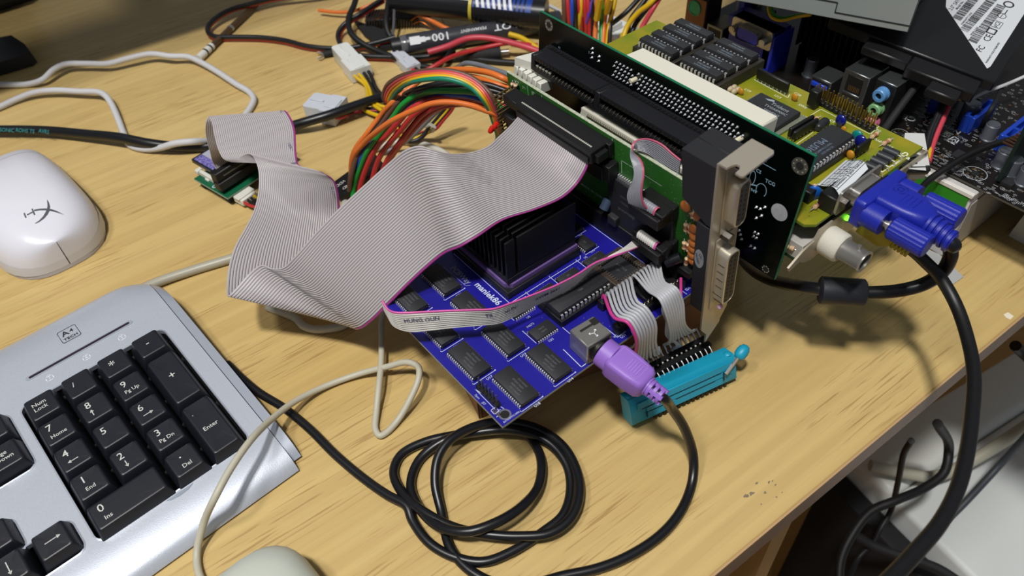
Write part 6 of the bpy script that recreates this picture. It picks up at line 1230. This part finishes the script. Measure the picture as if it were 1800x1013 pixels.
# comb like pin strip with fine copper
pc_ = thing('pin_comb', 'dark comb of bent pins on a scrap of green board behind the marker', 'component', P(690, 40, 0))
a, b = P(642, 45, 6), P(735, 40, 6); d = b-a; CF = frame(a, d, V((0, 0, 1)).cross(d)); L_ = d.length; sgc = 1 if (CF.to_3x3() @ V((0, 1, 0))).x < 0 else -1
part('comb_body', MB().box(0, L_, *sorted((2*sgc, 22*sgc)), -4, 4, CF, .6), mat('comb_dark', '#201d1c', .5), pc_)
cb = MB()
for k in range(20): x = 1+k*(L_-2)/19; cb.tube([CF @ V((x, 1*sgc, -5)), CF @ V((x, 0, -2)), CF @ V((x+.5, 1*sgc, 3)), CF @ V((x+2, 10*sgc, 5)), CF @ V((x+3, 20*sgc, 4.4))], .7, 5)
part('bent_pin', cb, mat('comb_pin', '#4d453c', .35, metal=.7), pc_)
part('green_scrap', MB().box(22, L_-12, *sorted((18*sgc, 30*sgc)), 3, 6, CF, .4), mat('scrap_green', '#1b6650', .45), pc_, 'scrap of green circuit board')
cw = MB(); random.seed(9)
for k in range(7): u, v = random.uniform(650, 780), random.uniform(15, 50); cw.tube([P(u, v, 8), P(u+12, v-4+random.uniform(-4, 6), 12), P(u+30, v+random.uniform(-6, 10), 8), P(u+40, v+12, 4)], .35, 5, sm=5)
part('copper_strand', cw, mat('copper', '#b5622a', .3, metal=.9), pc_, kind='stuff')
# ---------------------------------------------------------------- marker and the screwdriver-like tube
mk_ = thing('marker', 'dark grey permanent marker with white lettering lying behind the backplane', 'marker', P(820, 65, 0))
a, b = P(688, 83, 9), P(985, 36, 9); d = b-a; MF = frame(a, d, V((0, 0, 1)).cross(d)); L_ = d.length
M_mk = mat('marker_grey', '#34353b', .35, spec=.5)
def mring_(x, r): return [(x, r*math.cos(2*math.pi*k/28), r*math.sin(2*math.pi*k/28)) for k in range(28)]
part('barrel', MB().loft([mring_(.09*L_, 8.3), mring_(.10*L_, 8.6), mring_(L_-1, 8.6), mring_(L_, 8)], MF), M_mk, mk_, sharp=60)
part('cap_ring', MB().loft([mring_(.055*L_, 7.8), mring_(.06*L_, 8.2), mring_(.09*L_, 8.2)], MF), mat('marker_clear', '#5a5b60', .2), mk_, 'shiny end ring'); part('end_plug', MB().loft([mring_(0, 6.4), mring_(.5, 6.9), mring_(.055*L_, 7.2)], MF), M_blk, mk_)
mt = MB()
sgm = 1 if (MF.to_3x3() @ V((0, 1, 0))).x < 0 else -1
MT = MF @ Rx(.8*sgm)                                # turned towards the room side
def mtxt(t, x, size, yy=0, bold=.04, xs=1.0): mt.text(t, size, MT @ T(x, yy*sgm, 8.75) @ Rz(math.pi if sgm > 0 else math.pi), bold=bold, xs=xs)
mtxt('PILOT', .69*L_, 7.4, .2, .12, 1.45); mtxt('PERMANENT', .475*L_, 3.6, 1.6, .03, 1.1); mtxt('100', .285*L_, 9.0, .2, .1, 1.2)
for k, (x0, x1, w_) in enumerate(((.105, .165, 3.4), (.165, .195, 2.2), (.195, .222, 1.2))):
    mt.add([V((x0*L_, -w_, 8.75)), V((x1*L_, -w_, 8.75)), V((x1*L_, w_, 8.75)), V((x0*L_, w_, 8.75))], [(0, 1, 2, 3)], MT)
cr = [(.80*L_+16*t, (-4+9*t*t)*sgm) for t in [k/8 for k in range(9)]]
for k in range(8): mt.add([V((cr[k][0], cr[k][1]-(1-k/8)*2.4*sgm, 8.75)), V((cr[k+1][0], cr[k+1][1]-(1-(k+1)/8)*2.4*sgm, 8.75)), V((cr[k+1][0], cr[k+1][1]+.2, 8.75)), V((cr[k][0], cr[k][1]+.2, 8.75))], [(0, 1, 2, 3)], MT)
part('lettering', mt, mat('marker_print', '#d4d6da', .5), mk_, 'white lettering reading PILOT PERMANENT 100')
tb = thing('ratchet_handle', 'black tool handle with a white and blue striped grip at the top', 'tool', P(830, 10, 0))
a, b = P(690, -2, 26), P(960, 26, 22); d = b-a; TF = frame(a, d, V((0, 0, 1)).cross(d)); L_ = d.length
part('handle', MB().loft([mring_(0, 11), mring_(.52*L_, 12), mring_(.53*L_, 12.6), mring_(L_, 12.6)], TF), mat('tool_black', '#17181b', .3), tb, sharp=60)
part('yellow_band', MB().loft([mring_(.525*L_, 12.9), mring_(.545*L_, 12.9)], TF, caps=False), mat('band_yellow', '#c5b33a', .4), tb, 'yellow band', sharp=60)
sgt = 1 if (TF.to_3x3() @ V((0, 1, 0))).x < 0 else -1
def arc_band(x0, x1, a0, a1, r, m, lab=None, sl=0):
    m_ = MB(); m_.loft([[((x0 if e == 0 else x1)*L_+sl*(k/8-.5), -r*math.sin(a)*sgt, r*math.cos(a)) for k, a in enumerate([math.radians(a0+(a1-a0)*j/8) for j in range(9)])] for e in (0, 1)], TF, closed=False); part('stripe', m_, m, tb, lab, sharp=80)
arc_band(.30, .56, -40, 38, 12.3, mat('tool_white', '#d8dbe2', .4), 'white label band')
for k in range(7): arc_band(.56+.035*k, .578+.035*k, -20, 60, 12.95, mat('tool_white', '#d8dbe2', .4), None, 5)
arc_band(.55, .92, -22, 62, 12.75, mat('tool_blue', '#143a8c', .4), 'blue grip background')
for k in range(12): part('grip_ring', MB().loft([mring_((.56+.028*k)*L_, 12.5), mring_((.563+.028*k)*L_, 12.85), mring_((.572+.028*k)*L_, 12.85), mring_((.575+.028*k)*L_, 12.5)], TF, caps=False), mat('tool_black', '#17181b', .3), tb)
# ---------------------------------------------------------------- power connectors lying on the desk
M_nyl = mat('nylon_white', '#e4e6e3', .4, trans=.1, sss=.2); M_nylc = mat('nylon_clear', '#dde2ec', .3, trans=.25, sss=.2)
def molex(name, pa, pb, w_, h_, m, label, wires, wr=1.0):
    a, b = P(*pa, h_/2+1), P(*pb, h_/2+1); d = b-a; F_ = frame(a, d, V((0, 0, 1)).cross(d)); L_ = d.length; r_ = thing(name, label, 'plug', a-V((0, 0, h_/2)))
    part('housing', MB().prism([(0, -w_/2+1.5), (2, -w_/2), (L_*.55, -w_/2), (L_*.55, -w_/2-1.4), (L_, -w_/2-1.4), (L_, w_/2+1.4), (L_*.55, w_/2+1.4), (L_*.55, w_/2), (2, w_/2), (0, w_/2-1.5)], -h_/2, h_/2, F_), m, r_)
    part('housing_rib', MB().box(2, L_*.5, -1, 1, h_/2, h_/2+1, F_, .3).box(L_*.6, L_-1, -w_*.3, w_*.3, h_/2, h_/2+.8, F_, .3), m, r_)
    for k, (c_, pts) in enumerate(wires): s0 = F_ @ V((L_-2, (k-(len(wires)-1)/2)*w_*.26, 0)); wire(r_, [s0, F_ @ V((L_+3, (k-(len(wires)-1)/2)*w_*.26, 0))]+[P(*q) for q in pts], wr, c_)
    return r_
molex('power_plug', (598, 88), (636, 130), 15, 11, M_nyl, 'white power plug with two yellow and two black wires, below the speaker wire', [(C_yel, [(641, 148, 4), (648, 172, 6), (657, 185, 8), (672, 195, 8)]), (C_yel, [(647, 150, 4), (654, 172, 6), (662, 183, 8), (680, 190, 8)]), (C_blk, [(652, 150, 5), (660, 165, 7), (668, 175, 9), (690, 182, 9)]), (C_blk, [(658, 148, 5), (667, 162, 8), (678, 172, 9), (700, 176, 9)])], 1.5)
molex('power_plug', (545, 186), (600, 196), 20, 12, M_nylc, 'translucent power plug with red, black and yellow wires, beside the thick black cord', [(C_pnk, [(620, 197, 3), (660, 195, 4), (700, 196, 6)]), (C_blk, [(625, 195, 3), (665, 200, 4), (705, 203, 6)]), (C_blk, [(620, 191, 4), (660, 192, 5), (700, 192, 6)]), (C_yel, [(625, 188, 4), (660, 202, 5), (690, 210, 6)])], 1.7)
molex('power_plug', (695, 94), (728, 122), 10, 7, M_nylc, 'translucent slim plug with a red wire, in front of the marker', [(C_red, [(740, 128, 8), (760, 118, 12), (785, 104, 14), (810, 94, 12), (850, 84, 12), (895, 76, 14), (945, 80, 10)]), (C_blk, [(745, 130, 7), (770, 118, 10), (795, 88, 10), (815, 78, 8)])], 1.8)
cable('red_wire', [P(752, 92, 14), P(785, 82, 16), P(820, 68, 18), P(850, 66, 18), P(890, 73, 16), P(930, 84, 14), P(960, 95, 10)], 2.5, C_pnk, 'thick red wire curving along the marker')
cable('yellow_wire', [P(895, 60, 14), P(915, 66, 13), P(935, 78, 11), P(955, 92, 8)], 2.2, C_yel, 'yellow wire dropping behind the backplane end')
cable('black_wire', [P(815, 76, 8), P(800, 82, 9), P(788, 95, 8), P(778, 110, 6), P(768, 125, 5)], 1.8, C_blk, 'black wire bending down in front of the marker')
cable('hookup_cable', [P(700, 100, 3), P(760, 105, 3), P(820, 103, 3), P(870, 108, 3), P(930, 112, 3)], 2.6, M_blkr, 'black cord lying in front of the marker')
part_ = thing('spade_lug', 'black wire end with a forked metal lug, left of the white power plug', 'connector', P(570, 96, 0))
part('sleeve', MB().tube([P(600, 88, 3), P(585, 93, 3), P(569, 96, 3)], 3.0, 10), M_blkm, part_); part('fork', MB().tube([P(569, 96, 3), P(562, 92, 3), P(557, 93, 3)], .9, 6).tube([P(569, 98, 3), P(563, 102, 3), P(558, 102, 3)], .9, 6), M_nick, part_)
ja = thing('barrel_jack', 'black barrel power jack lying in front of the marker', 'connector', P(860, 92, 0)); a, b = P(800, 100, 5), P(880, 92, 6); d = b-a; JF = frame(a, d, V((0, 0, 1)).cross(d)); part('jack_body', MB().loft([mring_(0, 2.8), mring_(.3*d.length, 3.4), mring_(.5*d.length, 5.5), mring_(d.length, 6.2)], JF), M_blkm, ja); part('jack_tip', MB().cyl(b, b+d.normalized()*7, 2.2, 10), M_nick, ja)
# ---------------------------------------------------------------- wire bundle arching to the card header, rainbow strip, tied pair
hb = thing('wire_bundle', 'thick bundle of red, green, blue, orange and black power wires arching over the desk', 'wires', (-360, 190, 40))
ends = [(892, 160, 106), (893, 166, 106), (890, 172, 104), (889, 178, 104), (888, 184, 102), (886, 190, 102), (883, 196, 100), (880, 200, 100)]
bpath = {  # colour, start at the header side -> lower end by the ribbon
 'orange1': (C_org, [(900, 146, 104), (885, 138, 108), (860, 128, 108), (825, 123, 104), (790, 123, 98), (755, 130, 90), (715, 160, 82), (690, 180, 78), (668, 205, 66), (645, 235, 56), (625, 262, 44), (618, 285, 32), (617, 310, 20)]),
 'orange2': (C_org, [(895, 155, 102), (872, 148, 104), (845, 139, 102), (815, 133, 98), (780, 133, 92)]),
 'black1': (C_blk, [(890, 160, 102), (860, 150, 104), (820, 144, 104), (780, 146, 102), (740, 155, 96), (705, 172, 78), (675, 210, 66), (650, 240, 54), (634, 270, 40), (628, 300, 24), (626, 330, 12)]),
 'black2': (C_blk, [(888, 166, 100), (855, 157, 102), (815, 150, 103), (775, 152, 100), (735, 163, 93), (705, 185, 74), (675, 220, 62), (652, 250, 50), (640, 280, 36), (636, 310, 20)]),
 'black3': (C_blk, [(885, 172, 98), (850, 163, 100), (810, 156, 101), (770, 159, 97), (735, 172, 89), (710, 190, 72), (684, 222, 60), (660, 252, 48), (648, 290, 30)]),
 'black4': (C_blk, [(882, 168, 94), (850, 158, 96), (812, 147, 98), (772, 150, 94), (735, 160, 86), (700, 190, 74)]),
 'brown': (C_brn, [(885, 166, 98), (852, 154, 98), (805, 146, 96), (760, 152, 90), (728, 164, 84), (704, 176, 80), (680, 205, 68), (655, 238, 56), (628, 275, 40), (617, 310, 26), (614, 335, 14)]),
 'blue': (C_blu, [(870, 182, 98), (820, 168, 98), (780, 167, 94), (740, 172, 88), (715, 184, 82), (690, 208, 72), (665, 236, 60), (640, 268, 44), (628, 300, 28), (624, 325, 16)]),
 'green': (C_grn, [(882, 192, 98), (865, 176, 102), (835, 163, 104), (800, 160, 102), (765, 160, 98), (735, 166, 92), (708, 184, 84), (690, 208, 74), (668, 236, 62), (645, 268, 46), (632, 300, 30), (622, 328, 16), (620, 350, 8)]),
 'yellow': (C_yel, [(884, 198, 96), (868, 184, 98), (845, 172, 98), (810, 165, 96), (780, 166, 92), (755, 170, 86)]),
 'red1': (C_red, [(888, 190, 94), (860, 176, 96), (830, 170, 96), (790, 170, 94), (755, 176, 90), (722, 192, 84), (700, 215, 74), (678, 240, 62), (660, 262, 50), (642, 300, 32), (632, 335, 16), (630, 360, 8)]),
 'red2': (C_red, [(892, 194, 92), (866, 182, 94), (830, 174, 94), (790, 175, 92), (758, 182, 88), (730, 200, 82), (708, 225, 70), (688, 248, 58), (668, 275, 44), (656, 310, 28), (650, 345, 14)]),
 'red3': (C_red, [(880, 196, 90), (845, 180, 92), (810, 178, 92), (775, 184, 88), (745, 200, 80), (722, 225, 68), (702, 252, 56), (682, 280, 42), (668, 312, 26), (660, 340, 14)]),
 'red4': (C_red, [(870, 196, 90), (835, 184, 90), (800, 184, 88), (768, 192, 82), (742, 212, 72), (718, 238, 60), (696, 264, 46), (678, 295, 32), (668, 330, 16)]),
 'orange3': (C_org, [(882, 203, 96), (860, 196, 98), (830, 186, 98), (795, 180, 98), (760, 182, 96), (725, 195, 90), (690, 212, 82), (662, 232, 70), (640, 252, 54), (626, 268, 44), (619, 290, 30), (618, 310, 18)])}
for k, (m, pts) in bpath.items(): wire(hb, [P(*q) for q in pts], 1.75, m)
part('header_plug', MB().box(-148, -139.5, 3, 9, 12, 46, CM, .5), M_hdr, hb, 'black plug on the header')
rw = thing('rainbow_ribbon', 'flat five colour ribbon of brown, red, orange, yellow and green wires arching over the bundle', 'ribbon cable', (-330, 190, 60))
ctr = [(692, 190, 70), (681, 178, 76), (686, 160, 86), (702, 145, 98), (725, 136, 108), (755, 131.5, 114), (785, 131.5, 116), (815, 139, 115), (838, 152, 112), (855, 170, 108), (867, 192, 100), (874, 216, 90), (879, 238, 78), (876, 256, 64), (862, 270, 50), (845, 282, 36)]
inn = [(0, 0), (2, 1), (3, 2), (2.6, 2.2), (1.4, 2.6), (.2, 2.8), (-.6, 2.8), (-1.8, 2.4), (-2.6, 1.6), (-3, .8), (-2.6, .4), (-2, .3), (-1.5, .6), (-2.4, -1), (-2, -2), (-2, -2)]
for k, m in enumerate((C_brn, C_pnk, C_org, C_yel, C_teal)): wire(rw, [P(u+dx*(k-2)*1.35, v+dy*(k-2)*1.35, z-(k-2)*.5) for (u, v, z), (dx, dy) in zip(ctr, inn)], 1.45, m)
tp = thing('tied_wires', 'yellow, black and red wires held by a pale cable tie, under the rainbow strip', 'wires', P(760, 215, 20))
for k, (m, o) in enumerate(((C_yel, 0), (C_blk, 4), (C_blk, -4), (C_red, 7))): wire(tp, [P(795+o*.6, 168, 40), P(788+o, 190, 28), P(772+o, 210, 20), P(758+o, 226, 14), P(740+o*.3, 240-o*.8, 8), P(722, 245-o, 6), P(706-o, 238-o, 6), P(698-o, 225, 6), P(690-o, 205, 8)], 1.7, m)
part('cable_tie', MB().tube([P(748, 222, 19), P(756, 218, 22), P(763, 224, 19), P(760, 230, 13), P(750, 226, 13)], 1.6, 8), mat('tie_clear', '#b9bab4', .4), tp, 'pale cable tie')
cable('slate_wire', [P(808, 160, 70), P(785, 182, 55), P(760, 205, 38), P(735, 230, 22), P(712, 250, 10), P(690, 262, 4), P(672, 268, 3)], 1.5, C_gry, 'slate grey wire running down beside the red bundle')
cable('slate_wire', [P(807, 122, 90), P(812, 114, 96), P(822, 111, 100), P(845, 115, 103), P(870, 123, 106), P(895, 132, 108), P(906, 138, 107)], 1.5, C_gry, 'slate grey wire arching to the header')
sb = thing('power_module', 'small black board printed VDD and GND at the foot of the wire bundle', 'circuit board', P(610, 330, 0))
a, b = P(588, 322, 8), P(614, 303, 12); d = b-a; BF = frame(a, d, V((0, 0, 1)).cross(d)); L_ = d.length+22; sgb = 1 if (BF.to_3x3() @ V((0, 1, 0))).x > 0 else -1
part('module_body', MB().box(-4, L_, *sorted((-2*sgb, 16*sgb)), -7, 0, BF, .5), M_blk, sb)
vt = MB(); vt.text('VDD', 3.6, BF @ T(3, 4*sgb, .05) @ Rz(math.pi), bold=.04); vt.text('GND', 3.6, BF @ T(6, 10*sgb, .05) @ Rz(math.pi), bold=.04); vt.add([(13, 6*sgb, .05), (16, 5*sgb, .05), (15, 9*sgb, .05)], [(0, 1, 2)], BF); vt.add([(18, -1*sgb, .05), (21, -1*sgb, .05), (21, 2*sgb, .05), (18, 2*sgb, .05)], [(0, 1, 2, 3)], BF); part('printing', vt, mat('module_print', '#c9c9c2', .5), sb)
for k, m in enumerate((C_red, C_yel)): wire(sb, [P(585, 331+4*k, 5), P(600, 327+4.5*k, 6), P(620, 326+4*k, 6), P(640, 330+4*k, 5)], 1.7, m)
# ---------------------------------------------------------------- power wires dropping behind the backplane
hw = thing('wire_bundle', 'coloured power supply wires hanging down behind the dark green backplane', 'wires', (-330, 330, 0))
def drop_(m, x0, x1, v1, r=1.9, x2=None, z0=70, z1=28): pts = [(x0, -25, z0), (x0+(x1-x0)*.35, 12, (z0*.7+z1*.3)), (x0+(x1-x0)*.7, 40, (z0*.4+z1*.6)), (x1, v1, z1)]; wire(hw, [P(*q) for q in pts], r, m)
for m, x0, x1, v1 in ((C_brn, 991, 993, 46), (C_red, 996, 1003, 52), (C_blu, 1006, 1005, 58), (C_blk, 1010, 1014, 62), (C_red, 1015, 1025, 66), (C_yel, 1022, 1018, 60), (C_red, 1026, 1032, 72), (C_red, 1032, 1038, 78), (C_blk, 1040, 1042, 80), (C_org, 1052, 1045, 88), (C_grn, 1059, 1057, 96), (C_org, 1070, 1059, 98), (C_pur, 1046, 1024, 62), (C_yel, 1085, 1066, 100), (C_blk, 1080, 1070, 108)): drop_(m, x0, x1, v1)
for a, b, m in ((( 1056, -4, 70), (1049, 34, 50), C_yel), ((1074, -4, 70), (1066, 22, 55), C_yel)): part('sleeve', MB().tube([P(*a), P(*b)], 2.5, 8), m, hw, 'yellow crimp sleeve')
hw2 = thing('wire_bundle', 'yellow, red and black wires curving down to the white connector behind the backplane', 'wires', (-320, 370, 0))
for m, pts in ((C_yel, [(1165, -20, 70), (1145, 4, 62), (1120, 24, 52), (1102, 48, 42), (1094, 75, 34), (1090, 105, 28)]), (C_pnk, [(1170, -20, 66), (1150, 12, 58), (1132, 42, 46), (1120, 70, 36), (1112, 95, 28)]), (C_blk, [(1150, -22, 66), (1128, 8, 56), (1108, 36, 46), (1102, 62, 36), (1098, 95, 28)]), (C_blk, [(1130, -10, 50), (1100, 22, 40), (1075, 42, 30), (1060, 52, 24)]), (C_blk, [(1160, -20, 60), (1138, 14, 50), (1116, 44, 40), (1107, 72, 32), (1102, 98, 26)]), (C_yel, [(1095, 60, 34), (1090, 85, 30), (1082, 104, 26)]), (C_pnk, [(1100, 58, 30), (1088, 72, 28), (1072, 86, 26)])): wire(hw2, [P(*q) for q in pts], 2.0, m)
wc2 = thing('main_power_connector', 'white block connector on the desk behind the backplane', 'connector', P(1100, 65, 0))
q = P(1100, 62, 14); part('connector_body', MB().box(q.x-30, q.x+34, q.y-12, q.y+14, 0, 16, None, .8), M_nyl, wc2); part('connector_step', MB().box(q.x-30, q.x-8, q.y-14, q.y+4, 16, 22, None, .8).box(q.x+6, q.x+14, q.y-10, q.y+10, 16, 18, None, .4), M_nyl, wc2)
cable('white_wire', [P(906, 36, 14), P(913, 22, 20), P(924, 10, 24), P(945, 4, 24), P(965, 10, 20), P(985, 20, 14)], 1.6, C_wht, 'white wire arching over the end of the marker')
# ---------------------------------------------------------------- small joined pieces
for o in bpy.data.objects:
    if o.type == 'MESH' and o.parent and o.name.split('.')[0] in ('leads', 'silkscreen', 'pins', 'gold_pin', 'contacts', 'spring_contact', 'socket_pin', 'pin_dot', 'slot_foot', 'bent_pin', 'contact_slot'): o['kind'] = 'stuff'
